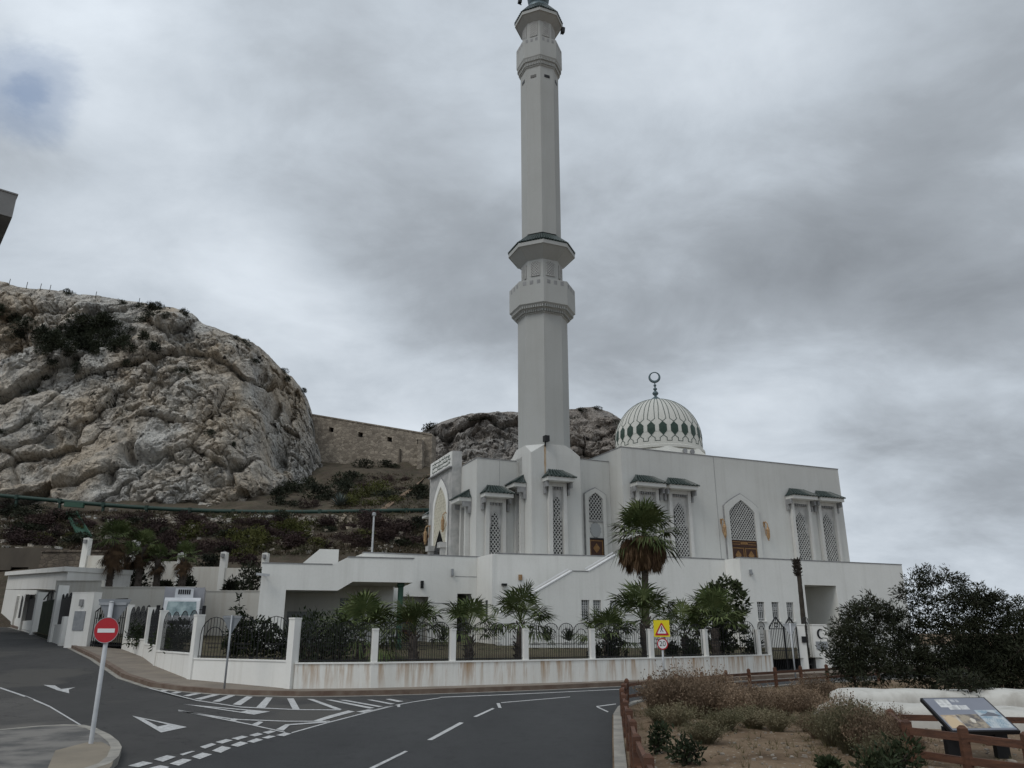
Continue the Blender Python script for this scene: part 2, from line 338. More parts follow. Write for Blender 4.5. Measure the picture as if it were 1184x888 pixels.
# ------------------------------------------------------------------ mesh builder
class MB:
    def __init__(s): s.v = []; s.f = []; s.mi = []; s.k = 0
    def add(s, vs, fs, mi=None):
        o = len(s.v); s.v += [tuple(v) for v in vs]
        for f in fs: s.f.append(tuple(i+o for i in f)); s.mi.append(s.k if mi is None else mi)
        return s
    def poly(s, pts): return s.add(pts, [tuple(range(len(pts)))])
    def box(s, a0, a1, b0, b1, c0, c1, fr=None):
        vs = [(a, b, c) for a in (a0, a1) for b in (b0, b1) for c in (c0, c1)]
        if fr: vs = [fr(*v) for v in vs]
        return s.add(vs, [(0, 1, 3, 2), (4, 6, 7, 5), (0, 4, 5, 1), (2, 3, 7, 6), (0, 2, 6, 4), (1, 5, 7, 3)])
    def beam(s, p, q, w, h=None, up=(0, 0, 1)):
        p, q = Vector(p), Vector(q); h = h or w; d = (q-p)
        if d.length < 1e-6: return s
        d.normalize(); u = Vector(up)
        if abs(d.dot(u)) > .99: u = Vector((1, 0, 0))
        a = d.cross(u).normalized(); b = a.cross(d)
        vs = [x + a*(w/2*i) + b*(h/2*j) for x in (p, q) for i, j in ((-1, -1), (1, -1), (1, 1), (-1, 1))]
        return s.add(vs, [(0, 3, 2, 1), (4, 5, 6, 7), (0, 1, 5, 4), (1, 2, 6, 5), (2, 3, 7, 6), (3, 0, 4, 7)])
    def tube(s, pts, rs, n=8, cap=True):
        pts = [Vector(p) for p in pts]
        if isinstance(rs, (int, float)): rs = [rs]*len(pts)
        rings = []
        for i, p in enumerate(pts):
            d = (pts[min(i+1, len(pts)-1)] - pts[max(i-1, 0)])
            d = d.normalized() if d.length > 1e-9 else Vector((0, 0, 1))
            u = Vector((0, 0, 1)) if abs(d.z) < .95 else Vector((1, 0, 0))
            a = d.cross(u).normalized(); b = a.cross(d)
            rings.append([p + (a*cos(2*pi*k/n) + b*sin(2*pi*k/n))*rs[i] for k in range(n)])
        vs = [v for r in rings for v in r]; fs = []
        for i in range(len(pts)-1):
            for k in range(n):
                k2 = (k+1) % n; fs.append((i*n+k, i*n+k2, (i+1)*n+k2, (i+1)*n+k))
        if cap: fs.append(tuple(range(n-1, -1, -1))); fs.append(tuple((len(pts)-1)*n+k for k in range(n)))
        return s.add(vs, fs)
    def lathe(s, prof, n=32, c=(0, 0), ph=0, cap=True):
        vs = []; fs = []
        for r, z in prof:
            vs += [(c[0]+r*cos(ph+2*pi*k/n), c[1]+r*sin(ph+2*pi*k/n), z) for k in range(n)]
        for i in range(len(prof)-1):
            for k in range(n):
                k2 = (k+1) % n; fs.append((i*n+k, i*n+k2, (i+1)*n+k2, (i+1)*n+k))
        if cap: fs.append(tuple(range(n-1, -1, -1))); fs.append(tuple((len(prof)-1)*n+k for k in range(n)))
        return s.add(vs, fs)
    def prism(s, poly, d0, d1, fr):                  # 2D outline (a, b) in a frame, from depth d0 to d1
        n = len(poly)
        vs = [fr(a, b, d0) for a, b in poly] + [fr(a, b, d1) for a, b in poly]
        return s.add(vs, [tuple(range(n)), tuple(range(2*n-1, n-1, -1))] + [(i, n+i, n+(i+1) % n, (i+1) % n) for i in range(n)])
    def ring(s, outer, inner, d0, d1, fr):           # frame between two outlines with the same number of points
        n = len(outer)
        vs = [fr(a, b, d) for d in (d0, d1) for pl in (outer, inner) for a, b in pl]
        fs = []
        for i in range(n):
            j = (i+1) % n
            fs += [(i, j, n+j, n+i), (2*n+i, 3*n+i, 3*n+j, 2*n+j), (i, 2*n+i, 2*n+j, j), (n+i, n+j, 3*n+j, 3*n+i)]
        return s.add(vs, fs)
    def wall(s, a0, a1, b0, b1, holes, t, fr):       # slab with rectangular openings; depth 0 is the outer face, -t the inner
        A = sorted({a0, a1} | {h[i] for h in holes for i in (0, 1)}); B = sorted({b0, b1} | {h[i] for h in holes for i in (2, 3)})
        A = [a for a in A if a0 <= a <= a1]; B = [b for b in B if b0 <= b <= b1]
        inside = lambda a, b: any(h[0] < a < h[1] and h[2] < b < h[3] for h in holes)
        solid = lambda i, j: 0 <= i < len(A)-1 and 0 <= j < len(B)-1 and not inside((A[i]+A[i+1])/2, (B[j]+B[j+1])/2)
        for i in range(len(A)-1):
            for j in range(len(B)-1):
                if not solid(i, j): continue
                x0, x1, y0, y1 = A[i], A[i+1], B[j], B[j+1]
                s.poly([fr(x0, y0, 0), fr(x1, y0, 0), fr(x1, y1, 0), fr(x0, y1, 0)])
                s.poly([fr(x0, y1, -t), fr(x1, y1, -t), fr(x1, y0, -t), fr(x0, y0, -t)])
                if not solid(i-1, j): s.poly([fr(x0, y0, -t), fr(x0, y0, 0), fr(x0, y1, 0), fr(x0, y1, -t)])
                if not solid(i+1, j): s.poly([fr(x1, y0, 0), fr(x1, y0, -t), fr(x1, y1, -t), fr(x1, y1, 0)])
                if not solid(i, j-1): s.poly([fr(x0, y0, -t), fr(x1, y0, -t), fr(x1, y0, 0), fr(x0, y0, 0)])
                if not solid(i, j+1): s.poly([fr(x0, y1, 0), fr(x1, y1, 0), fr(x1, y1, -t), fr(x0, y1, -t)])
        return s
    def move(s, off):
        s.v = [(x+off[0], y+off[1], z+off[2]) for x, y, z in s.v]; return s
    def build(s, name, mats, parent=None, sm=False, loc=None, merge=False):
        me = bpy.data.meshes.new(name); me.from_pydata(s.v, [], s.f)
        for m in (mats if isinstance(mats, (list, tuple)) else [mats]): me.materials.append(m)
        if any(s.mi): me.polygons.foreach_set('material_index', s.mi)
        if merge:
            bm = bmesh.new(); bm.from_mesh(me); bmesh.ops.remove_doubles(bm, verts=bm.verts, dist=1e-4); bm.to_mesh(me); bm.free()
        if sm: me.polygons.foreach_set('use_smooth', [True]*len(me.polygons))
        me.update()
        o = bpy.data.objects.new(name, me); COL.objects.link(o)
        if parent: o.parent = parent
        if loc: o.location = loc
        return o
def tag(o, label, cat, group=None, kind=None):
    if label: o['label'] = label
    if cat: o['category'] = cat
    if group: o['group'] = group
    if kind: o['kind'] = kind
    return o
def struct(o): o['kind'] = 'structure'; return o
def thing(name, label, cat, loc=(0, 0, 0), rz=0, group=None):
    o = bpy.data.objects.new(name, None); COL.objects.link(o); o.empty_display_size = .3
    o.location = loc; o.rotation_euler = (0, 0, rz); return tag(o, label, cat, group)
def dup(o, loc=None, rz=None, scale=None, label=None, parent=None):
    c = o.copy(); COL.objects.link(c)
    if parent: c.parent = parent
    if loc is not None: c.location = loc
    if rz is not None: c.rotation_euler = (0, 0, rz)
    if scale is not None: c.scale = (scale,)*3 if isinstance(scale, (int, float)) else scale
    if label: c['label'] = label
    for ch in KIDS(o): dup(ch, parent=c)
    return c
def KIDS(o): return [c for c in COL.objects if c.parent == o]
def frame(o, ex, n):                                 # (a along ex, b up, d out of the wall)
    o, ex, n = Vector(o), Vector((*ex, 0)), Vector((*n, 0))
    return lambda a, b, d: o + ex*a + n*d + Vector((0, 0, b))
def seg_clip(p, q, poly):                            # part of the segment inside a convex counter-clockwise outline
    t0, t1 = 0., 1.; dx, dy = q[0]-p[0], q[1]-p[1]
    for i in range(len(poly)):
        a, b = poly[i], poly[(i+1) % len(poly)]
        nx, ny = -(b[1]-a[1]), b[0]-a[0]
        den = nx*dx+ny*dy; num = nx*(a[0]-p[0])+ny*(a[1]-p[1])
        if abs(den) < 1e-12:
            if num > 0: return None
        elif den > 0: t0 = max(t0, num/den)
        else: t1 = min(t1, num/den)
    return None if t1-t0 < 1e-4 else ((p[0]+dx*t0, p[1]+dy*t0), (p[0]+dx*t1, p[1]+dy*t1))
def lattice(mb, poly, pitch, w, d0, d1, fr, tall=1.25):
    """diagonal screen filling a convex outline"""
    xs = [p[0] for p in poly]; ys = [p[1] for p in poly]; x0, x1, y0, y1 = min(xs), max(xs), min(ys), max(ys)
    hgt = y1-y0; run = hgt/tall
    for sgn in (1, -1):
        k = x0-run-pitch
        while k < x1+run+pitch:
            a, b = ((k, y0), (k+run, y1)) if sgn > 0 else ((k, y0), (k-run, y1))
            c = seg_clip(a, b, poly)
            if c:
                e = .002*sgn
                mb.beam(fr(*c[0], (d0+d1)/2+e), fr(*c[1], (d0+d1)/2+e), w, d1-d0, up=fr(0, 0, 1)-fr(0, 0, 0))
            k += pitch
def arch_outline(a, w, b0, b1, rise, n=5, pw=(1.15, .9)):            # counter-clockwise pointed outline, centre a, width w
    h = w/2; pts = [(a-h, b0), (a+h, b0), (a+h, b1-rise)]
    rt = []
    for i in range(1, n):
        t = i/n; rt.append((a+h*(1-t**pw[0]), b1-rise+rise*(t**pw[1])))
    pts += rt + [(a, b1)] + [(2*a-x, y) for x, y in reversed(rt)] + [(a-h, b1-rise)]
    return pts
def text_mesh(txt, size):
    c = bpy.data.curves.new('t', 'FONT'); c.body = txt; c.size = size; c.align_x = 'CENTER'; c.align_y = 'CENTER'
    o = bpy.data.objects.new('t', c); COL.objects.link(o)
    dg = bpy.context.evaluated_depsgraph_get(); me = bpy.data.meshes.new_from_object(o.evaluated_get(dg))
    vs = [v.co.copy() for v in me.vertices]; fs = [tuple(p.vertices) for p in me.polygons]
    bpy.data.objects.remove(o); bpy.data.curves.remove(c); bpy.data.meshes.remove(me)
    return vs, fs
def lerp(a, b, t): return a+(b-a)*t
def plerp(pts, x):
    if x <= pts[0][0]: return pts[0][1]
    for (x0, y0), (x1, y1) in zip(pts, pts[1:]):
        if x <= x1: return lerp(y0, y1, (x-x0)/(x1-x0))
    return pts[-1][1]

# ------------------------------------------------------------------ ground, roads, pavements, markings
def resample(pts, step):
    out = [Vector(pts[0][:2])]
    for a, b in zip(pts, pts[1:]):
        a, b = Vector(a[:2]), Vector(b[:2]); n = max(1, int((b-a).length/step))
        out += [a.lerp(b, i/n) for i in range(1, n+1)]
    return out
def normals2(pts):
    ns = []
    for i in range(len(pts)):
        d = pts[min(i+1, len(pts)-1)] - pts[max(i-1, 0)]
        d = d.normalized(); ns.append(Vector((-d.y, d.x)))
    return ns
def strip(mb, pts, d0, d1, zb, zt):               # band beside a polyline, from offset d0 to d1 (left positive)
    ns = normals2(pts); n = len(pts); vs = []
    for p, m in zip(pts, ns):
        for d in (d0, d1):
            q = p+m*d; g = gz(q.x, q.y); vs += [(q.x, q.y, g+zb), (q.x, q.y, g+zt)]
    fs = []
    for i in range(n-1):
        a, b = i*4, i*4+4
        fs += [(a+1, b+1, b+3, a+3), (a, b, b+1, a+1), (a+2, a+3, b+3, b+2)]
    fs += [(0, 1, 3, 2), (4*n-4, 4*n-2, 4*n-1, 4*n-3)]
    return mb.add(vs, fs)
def sheet(mb, poly, dz, step=0):                  # filled outline draped on the road surface
    from mathutils.geometry import tessellate_polygon
    pts = [Vector((p[0], p[1], 0)) for p in poly]
    tris = tessellate_polygon([pts])
    return mb.add([(p.x, p.y, gz(p.x, p.y)+dz) for p in pts], [tuple(t) for t in tris])
def fix_up(o):
    bm = bmesh.new(); bm.from_mesh(o.data)
    for f in bm.faces:
        f.normal_update()
        if f.normal.z < 0: f.normal_flip()
    bm.to_mesh(o.data); bm.free(); return o
mb = MB(); mb.lathe([(0.01, -.06), (60, -.06), (300, -.1), (2500, -.5)], 48, cap=False)
struct(fix_up(mb.build('ground', M['soil'])))
mb = MB(); nx, ny = 115, 87
for j in range(ny+1):
    for i in range(nx+1):
        x, y = -70+i, -12+j; mb.v.append((x, y, gz(x, y)))
for j in range(ny):
    for i in range(nx): mb.f.append((j*(nx+1)+i, j*(nx+1)+i+1, (j+1)*(nx+1)+i+1, (j+1)*(nx+1)+i)); mb.mi.append(0)
side_road = struct(mb.build('side_road', M['road_old'], sm=True))

W_FRONT = [(-6.1, 23.6), (-3.9, 24.1), (-1.9, 25.0), (.4, 26.1), (2.65, 27.25), (4.75, 28.45), (7.35, 30.3), (9.3, 31.9)]
W_LEFT = [(-6.1, 23.6), (-10.1, 26.0), (-13.0, 30.0), (-15.0, 33.4), (-17.6, 37.0)]
W_FAR = [(-20.9, 38.4), (-24.6, 43.0), (-38, 60)]
K_PX = [(0, 722), (40, 733), (80, 748.5), (108, 762), (141, 784), (173, 794.5), (210, 799.5), (250, 802.5), (294, 804.5), (345, 805.5), (400, 805), (450, 804), (500, 802.5), (560, 800.5), (640, 797.5)]
KERB = [hitg(*p) for p in K_PX]
KERB = [(-60, 86)] + [(p.x, p.y) for p in KERB] + [(2.9, 26.2), (5.0, 27.4), (7.8, 29.2), (10.2, 31.0), (14, 33.6), (22, 39), (42, 52)]
KL = resample(KERB, 1.2)
mb = MB()
sheet(mb, [tuple(p) for p in KL] + [(40, 60), (20, 42), (13, 35)] + [tuple(p) for p in reversed(W_FRONT)] + W_LEFT[1:] + [(-19.9, 38.1)] + W_FAR + [(-56, 86)], .12)
struct(fix_up(mb.build('pavement', M['pavement'])))
mb = MB(); strip(mb, KL, 0, .2, -.02, .135); kerb = struct(mb.build('kerb', M['kerb_red']))
mb = MB(); strip(mb, KL, -.16, -.004, -.02, .012); struct(mb.build('kerb_channel', M['kerb_grey']))

gw = [(176, 888), (206, 884), (245, 872), (267.5, 864.6), (287, 859), (310, 854), (336, 848), (381, 834), (430, 821), (457, 814.7), (480, 809.5)]
gw = [(lambda q: (q.x, q.y))(atZ(x, y, 0)) for x, y in gw]
ISLE = [(.25, -9), (.6, 3), (1.0, 8.5), (1.55, 13), (2.0, 16.6), (2.3, 18.2), (2.9, 19.7), (4.6, 21.9), (6.8, 24.2), (9.2, 26.2), (12.5, 28.4), (19, 32), (42, 44)]
kin = [tuple(p) for p in KL if p.x > -3.6]
mb = MB(); sheet(mb, [(-30, -9), (-16, -1), (-7.2, 6.5)] + gw + kin + list(reversed(ISLE)), .004)
main_road = struct(fix_up(mb.build('main_road', M['road_new'])))
mb = MB(); sheet(mb, ISLE + [(60, 40), (60, -12)], .085); struct(fix_up(mb.build('verge', M['soil'])))
IL = resample(ISLE, 1.0)
mb = MB(); strip(mb, IL, -.02, -.17, -.02, .12); struct(mb.build('verge_kerb', M['kerb_grey']))
def isl_edge(x, y):                               # metres from the verge's kerb (inside)
    best = 99
    for a, b in zip(ISLE, ISLE[1:]):
        a, b, p = Vector(a), Vector(b), Vector((x, y)); t = max(0, min(1, (p-a).dot(b-a)/(b-a).length_squared)); best = min(best, (a+(b-a)*t-p).length)
    return best
def inside_isle(x, y):
    c = False; P = ISLE + [(60, 40), (60, -12)]
    for (x0, y0), (x1, y1) in zip(P, P[1:]+P[:1]):
        if (y0 > y) != (y1 > y) and x < (x1-x0)*(y-y0)/(y1-y0)+x0: c = not c
    return c
def vz(x, y):
    if not inside_isle(x, y): return -.05
    e = isl_edge(x, y)
    return .04 + .07*smooth(.2, .7, e) + smooth(.4, 2.5, e)*(.015 + .05*noise.fractal(Vector((x*.55, y*.55, 3)), .9, 2.1, 4))
mb = MB(); g0 = {}
xs = [.2+.22*i for i in range(100)]; ys = [3.5+.25*j for j in range(110)]
for j, y in enumerate(ys):
    for i, x in enumerate(xs): mb.v.append((x, y, vz(x, y)))
for j in range(len(ys)-1):
    for i in range(len(xs)-1):
        q = (j*len(xs)+i, j*len(xs)+i+1, (j+1)*len(xs)+i+1, (j+1)*len(xs)+i)
        if all(mb.v[k][2] > -.04 for k in q): mb.f.append(q); mb.mi.append(0)
struct(mb.build('verge_mounds', M['soil'], sm=True))

# paving on the left, where the no-entry sign stands
LP = [(0, 796), (25, 803), (52, 815), (80, 832), (108, 848.5), (126, 857.5), (136, 866), (139.5, 873), (136, 884), (126, 893)]
LPW = [(lambda q: (q.x, q.y))(hitg(x, y, .0)) for x, y in LP]
mb = MB(); sheet(mb, [(-26, 27)] + LPW[:5] + [(-5.6, 9.0), (-6.5, 4), (-14, -1), (-30, -2), (-45, 20)], .004)
struct(fix_up(mb.build('left_forecourt', M['forecourt'])))
TPX = [(-60, 853), (0, 851), (40, 847), (72, 845), (96, 845.5), (108, 848.5), (126, 857.5), (136, 866), (139.5, 873), (136, 884), (126, 893)]
TPW = [(lambda q: (q.x, q.y))(hitg(x, y, .0)) for x, y in TPX]
mb = MB(); sheet(mb, TPW + [(-4.9, 5.5), (-8, 2), (-14, 2)], .10); struct(fix_up(mb.build('left_paving', M['concrete_floor'])))
tp = [(lambda q: (q.x, q.y))(hitg(x, y, .1)) for x, y in [(50, 900), (64, 868), (100, 858.5), (118, 858), (132, 866), (133, 874), (129, 886), (118, 896)]]
mb = MB(); sheet(mb, tp, .104); struct(fix_up(mb.build('tan_paving', M['island_tan'])))
LL = resample(TPW + [(-4.9, 5.5)], .3)
mb = MB(); strip(mb, LL, 0, -.14, -.02, .106); struct(mb.build('left_kerb', M['kerb_grey']))

def mark(name, polys, parent, dz=.009):
    mb = MB()
    for pl in polys:
        q = [hitg(x, y, dz) for x, y in pl]; mb.poly([(p.x, p.y, gz(p.x, p.y)+dz) for p in q])
    o = fix_up(mb.build(name, M['paint'], parent)); return struct(o)
def c5(*pl): return [(120+x/3.289, 760+y/3.289) for x, y in pl]
def c6(*pl): return [(420+x/3.7, 780+y/3.7) for x, y in pl]
def c3(*pl): return [(x/2.96, 680+y/2.96) for x, y in pl]
def line5(f, w, *pts):                            # thin painted line; width in photo pixels, w = (start, end)
    out = []; n = len(pts)-1
    for i, (a, b) in enumerate(zip(pts, pts[1:])):
        w0, w1 = lerp(w[0], w[1], i/n), lerp(w[0], w[1], (i+1)/n)
        out.append([f((a[0], a[1]-w0))[0], f((b[0], b[1]-w1))[0], f((b[0], b[1]+w1))[0], f((a[0], a[1]+w0))[0]])
    return out
def tri_ring(A, B, C, a, b, c): return [c5(A, B, b, a), c5(B, C, c, b), c5(C, A, a, c)]
mark('give_way_triangle', tri_ring((108, 222), (316, 265), (218, 286), (152, 234), (243, 255), (206, 263)), side_road)
mark('give_way_triangle', tri_ring((303, 178), (632, 206), (572, 218), (400, 189), (545, 202), (522, 207)), side_road)
for pl in [[(92, 412), (130, 418), (187, 402), (150, 395)], [(190, 388), (225, 397), (275, 378), (240, 372)], [(288, 368), (300, 373), (348, 357), (335, 356)],
           [(365, 340), (385, 347), (428, 331), (410, 326)], [(425, 322), (450, 328), (492, 315), (465, 311)], [(485, 308), (510, 314), (550, 302), (525, 298)],
           [(552, 296), (575, 301), (607, 292), (585, 287)], [(603, 285), (625, 291), (655, 282), (635, 278)],
           [(160, 424), (205, 436), (250, 417), (215, 410)], [(250, 404), (285, 412), (335, 390), (300, 385)], [(333, 378), (365, 387), (412, 369), (375, 362)],
           [(411, 355), (445, 363), (485, 344), (450, 337)], [(482, 334), (510, 340), (550, 326), (520, 320)], [(545, 320), (570, 325), (607, 313), (580, 308)],
           [(600, 306), (625, 309), (655, 300), (630, 297)], [(655, 296), (685, 300), (714, 290), (690, 286)]]:
    mark('give_way_dash', [c5(*pl)], side_road)
mark('edge_line', line5(c5, (2.2, 1.8), (283, 201), (400, 224), (550, 254), (690, 285)), side_road)
mark('edge_line', line5(c5, (1.8, 1.4), (283, 203), (500, 236), (700, 243), (860, 243)), side_road)
mark('edge_line', line5(c5, (1.9, 1.6), (714, 287), (860, 246), (1030, 202), (1110, 182)), side_road, .0095)
for pl in [[(478, 238), (500, 242), (515, 235), (495, 232)], [(560, 256), (583, 261), (607, 246), (590, 243)], [(655, 274), (683, 279), (707, 258), (690, 255)], [(690, 255), (707, 258), (850, 248), (840, 243)],
           [(795, 242), (820, 244), (880, 226), (855, 222)], [(855, 222), (880, 226), (955, 206), (930, 202)], [(960, 207), (985, 210), (1030, 200), (1005, 198)]]:
    mark('splitter_chevron', [c5(*pl)], side_road, .0105)
mark('hatching_border', line5(c5, (1.8, 1.4), (65, 80), (180, 119), (350, 163), (520, 189), (740, 199), (900, 200)), side_road)
for pl in [[(172, 110), (186, 114), (200, 111), (187, 107)], [(212, 127), (235, 130), (264, 120), (245, 117)], [(253, 136), (275, 138), (316, 127), (298, 124)], [(300, 146), (322, 148), (384, 135), (366, 131)],
           [(345, 158), (370, 161), (443, 142), (424, 138)], [(412, 168), (440, 169), (500, 145), (478, 142)], [(490, 179), (520, 182), (567, 150), (543, 148)], [(580, 190), (613, 192), (642, 153), (617, 152)],
           [(697, 156), (718, 197), (745, 197), (722, 156)], [(773, 158), (885, 200), (907, 198), (797, 159)], [(843, 161), (1010, 195), (1030, 192), (866, 161)], [(895, 162), (1045, 189), (1062, 187), (920, 162)],
           [(1000, 161), (1090, 179), (1108, 177), (1020, 161)], [(1070, 159), (1120, 170), (1140, 167), (1090, 158)]]:
    mark('hatching_stripe', [c5(*pl)], side_road)
mark('hatching_border', line5(c6, (1.5, 1.2), (0, 163), (100, 138), (205, 118), (330, 99)), side_road, .0095)
mark('lane_stub', [c6((145, 128), (146, 139), (158, 138), (158, 126))], side_road, .0105)
for pl in [[(20, 402), (44, 402), (192, 328), (178, 326)], [(273, 279), (295, 280), (430, 206), (412, 204)], [(470, 180), (486, 181), (563, 145), (552, 143)], [(570, 122), (578, 142), (592, 143), (584, 122)]]:
    mark('centre_dash', [c6(*pl)], main_road)
mark('edge_line', line5(c6, (1.3, 1.), (590, 120), (720, 109), (885, 95)), main_road)
mark('edge_line', line5(c6, (1.3, 1.), (330, 97), (530, 89), (800, 77), (1110, 62)), main_road, .0105)
mark('verge_mark', [c6((996, 135), (998, 138), (1082, 127), (1080, 124)), c6((998, 139), (1045, 161), (1050, 158), (1004, 137))], main_road)
mark('direction_arrow', [c3((148, 331), (188, 333), (212, 347), (196, 349)), c3((190, 348), (258, 339), (235, 347), (237, 360))], side_road)
mark('edge_line', line5(c3, (2.4, 2.8), (0, 341), (100, 375), (170, 405), (290, 477), (375, 522)), side_road)

# ------------------------------------------------------------------ hillside, cliff, far hill
HP = [(46, -1.2), (57, 3.6), (60, 4.8), (70, 8.8), (80, 13.35), (84, 14.7), (90, 16.2), (105, 22.5), (120, 27.0), (160, 34), (230, 38)]
def hz(x, y):
    f = smooth(26, 8, x)
    n = noise.fractal(Vector((x*.09, y*.09, 1.7)), .9, 2.1, 5)*1.3 + noise.fractal(Vector((x*.5, y*.5, 5)), .8, 2.1, 3)*.35
    a = smooth(55, 62, y)*(1-.85*math.exp(-((y-80.5)/3.5)**2))
    return (plerp(HP, y) + n*a)*f - .5*(1-f)
mb = MB(); X0, X1, NX = -150, 45, 280; Yr = []
y = 46.0
while y < 215: Yr.append(y); y += .45 + max(0, y-90)*.012
for y in Yr:
    for i in range(NX+1):
        x = X0+(X1-X0)*i/NX; mb.v.append((x, y, hz(x, y)))
for j in range(len(Yr)-1):
    for i in range(NX): mb.f.append((j*(NX+1)+i, j*(NX+1)+i+1, (j+1)*(NX+1)+i+1, (j+1)*(NX+1)+i)); mb.mi.append(0)
hillside = struct(mb.build('hillside', M['hillsoil'], sm=True))
HILL_BVH = BVHTree.FromPolygons(mb.v, mb.f)

def crag(name, mat_, top, base_y, depth, setback, pxs, rows, amp, dents=(), fs=1., back=40):
    """rock face: columns across, rows up, each point at its own distance; the top runs on backwards as a plateau"""
    mb = MB(); cols = len(pxs); back_rows = 8
    for i, px in enumerate(pxs):
        ty, by = plerp(top, px), base_y(px)
        for j in range(rows):
            t = j/(rows-1); py = lerp(by, ty, t)
            Y = depth(px) + setback*(t**1.3)
            p = atY(px, py, Y)
            q = p*(.11*fs); w = noise.turbulence_vector(q*1.1, 3, False)
            r = noise.ridged_multi_fractal(q + w*.35, 1.0, 2.15, 6, 1.0, 2.0)
            f2 = noise.fractal(p*(.34*fs), .85, 2.1, 6)
            pr_ = Vector((p.x*.83+p.z*.55, p.y, p.z*.83-p.x*.55))+w*.4
            v1, c1 = noise.voronoi(Vector((pr_.x*.11*fs, pr_.y*.11*fs, pr_.z*.23*fs))); v2, c2 = noise.voronoi(Vector((pr_.x*.42*fs, pr_.y*.42*fs, pr_.z*.6*fs)))
            rg_ = smooth(-.5, .15, noise.noise(Vector((p.x*.07, p.y*.07, p.z*.09+3))))
            v3, c3 = noise.voronoi(Vector((pr_.x*1.05*fs, pr_.y*1.05*fs, pr_.z*1.3*fs))); b3 = noise.cell(c3[0]*5.7+Vector((.5, .5, .5)))
            b1 = noise.cell(c1[0]*7.3+Vector((.5, .5, .5))); b2 = noise.cell(c2[0]*9.1+Vector((.5, .5, .5)))
            d = (1.15-r)*1.0*amp + f2*.6*amp + (b1-.5)*1.7*amp + .8*amp*max(0, 1-(v1[1]-v1[0])/.07) + rg_*((b2-.5)*.6*amp + .5*amp*max(0, 1-(v2[1]-v2[0])/.12) + (b3-.5)*.3*amp + .2*amp*max(0, 1-(v3[1]-v3[0])/.2))
            for dx, dy, sx, sy, dp in dents:
                u, v = (px-dx)/sx, (py-dy)/sy; d += dp*math.exp(-u*u-v*v)
            edge = smooth(1, .9, t)*.85+.15
            dirn = Vector((p.x*.004, 1, -.25))
            p = p + dirn*d*edge + Vector(noise.noise_vector(p*.5*fs))*.35*amp*edge
            mb.v.append(tuple(p))
        lastp = Vector(mb.v[-1])
        for j in range(back_rows):
            s = back*((j+1)/back_rows)**1.5
            mb.v.append((lastp.x*(1+s/140), lastp.y+s, lastp.z - s*.12 + noise.noise(Vector((px*.05, j, 2)))*.4))
    nr = rows+back_rows
    for i in range(cols-1):
        for j in range(nr-1):
            mb.f.append((i*nr+j, (i+1)*nr+j, (i+1)*nr+j+1, i*nr+j+1)); mb.mi.append(0)
    o = struct(mb.build(name, mat_))
    return o, BVHTree.FromPolygons(mb.v, mb.f)
TOP = [(-160, 290), (0, 326), (22, 331), (40, 333), (62, 336), (90, 341), (118, 344), (140, 348), (170, 352), (200, 357), (222, 364), (235, 374), (255, 382), (270, 388), (288, 394), (300, 402), (312, 413),
       (325, 426), (338, 436), (348, 448), (356, 462), (361, 478), (366, 500), (374, 528), (384, 556), (388, 572)]
cliff, CLIFF_BVH = crag('cliff', M['rock'], TOP, lambda x: 606 if x < 300 else lerp(606, 592, smooth(300, 388, x)), lambda x: 86 + 26*(max(0, x-225)/165)**2, 17,
    [-150+1.35*i for i in range(400)], 230, 1.0,
    dents=((316, 472, 9, 14, 4.5), (336, 478, 6, 14, 4.5), (322, 528, 13, 22, 5), (304, 445, 7, 6, 2.5), (152, 522, 6, 12, 3.5), (165, 534, 16, 8, 3.0), (88, 500, 7, 9, 2), (130, 555, 7, 10, 2), (20, 405, 22, 9, 2.2),
           (72, 360, 20, 8, 1.6), (150, 395, 10, 8, 1.5), (180, 420, 9, 7, 1.5), (250, 560, 10, 9, 2), (60, 515, 12, 5, 1.6)))
FTOP = [(470, 512), (492, 497), (503, 491), (520, 485), (545, 479), (570, 477), (600, 478), (640, 475), (668, 472), (690, 471), (712, 480), (735, 497), (765, 525), (800, 560), (840, 600)]
far_hill, FAR_BVH = crag('far_hill', M['rock_far'], FTOP, lambda x: 600, lambda x: 150 + 6*sin(x*.02), 26, [470+1.6*i for i in range(232)], 130, 1.6,
    dents=((640, 500, 10, 8, 4), (520, 510, 6, 20, 3)), fs=.7)
# the beaten track up to the rampart
tr = []
for px, py in [(440, 592), (452, 583), (464, 575), (476, 566), (486, 558), (497, 549)]:
    h = HILL_BVH.ray_cast(EYE, ray(px, py).normalized())[0]
    if h: tr.append(h)
mb = MB()
for i, p in enumerate(tr): mb.v += [(p.x-.35, p.y, hz(p.x-.35, p.y)+.1), (p.x+.35, p.y+.3, hz(p.x+.35, p.y+.3)+.1)]
for i in range(len(tr)-1): mb.f.append((2*i, 2*i+1, 2*i+3, 2*i+2)); mb.mi.append(0)
struct(fix_up(mb.build('hill_path', M['path_soil'])))

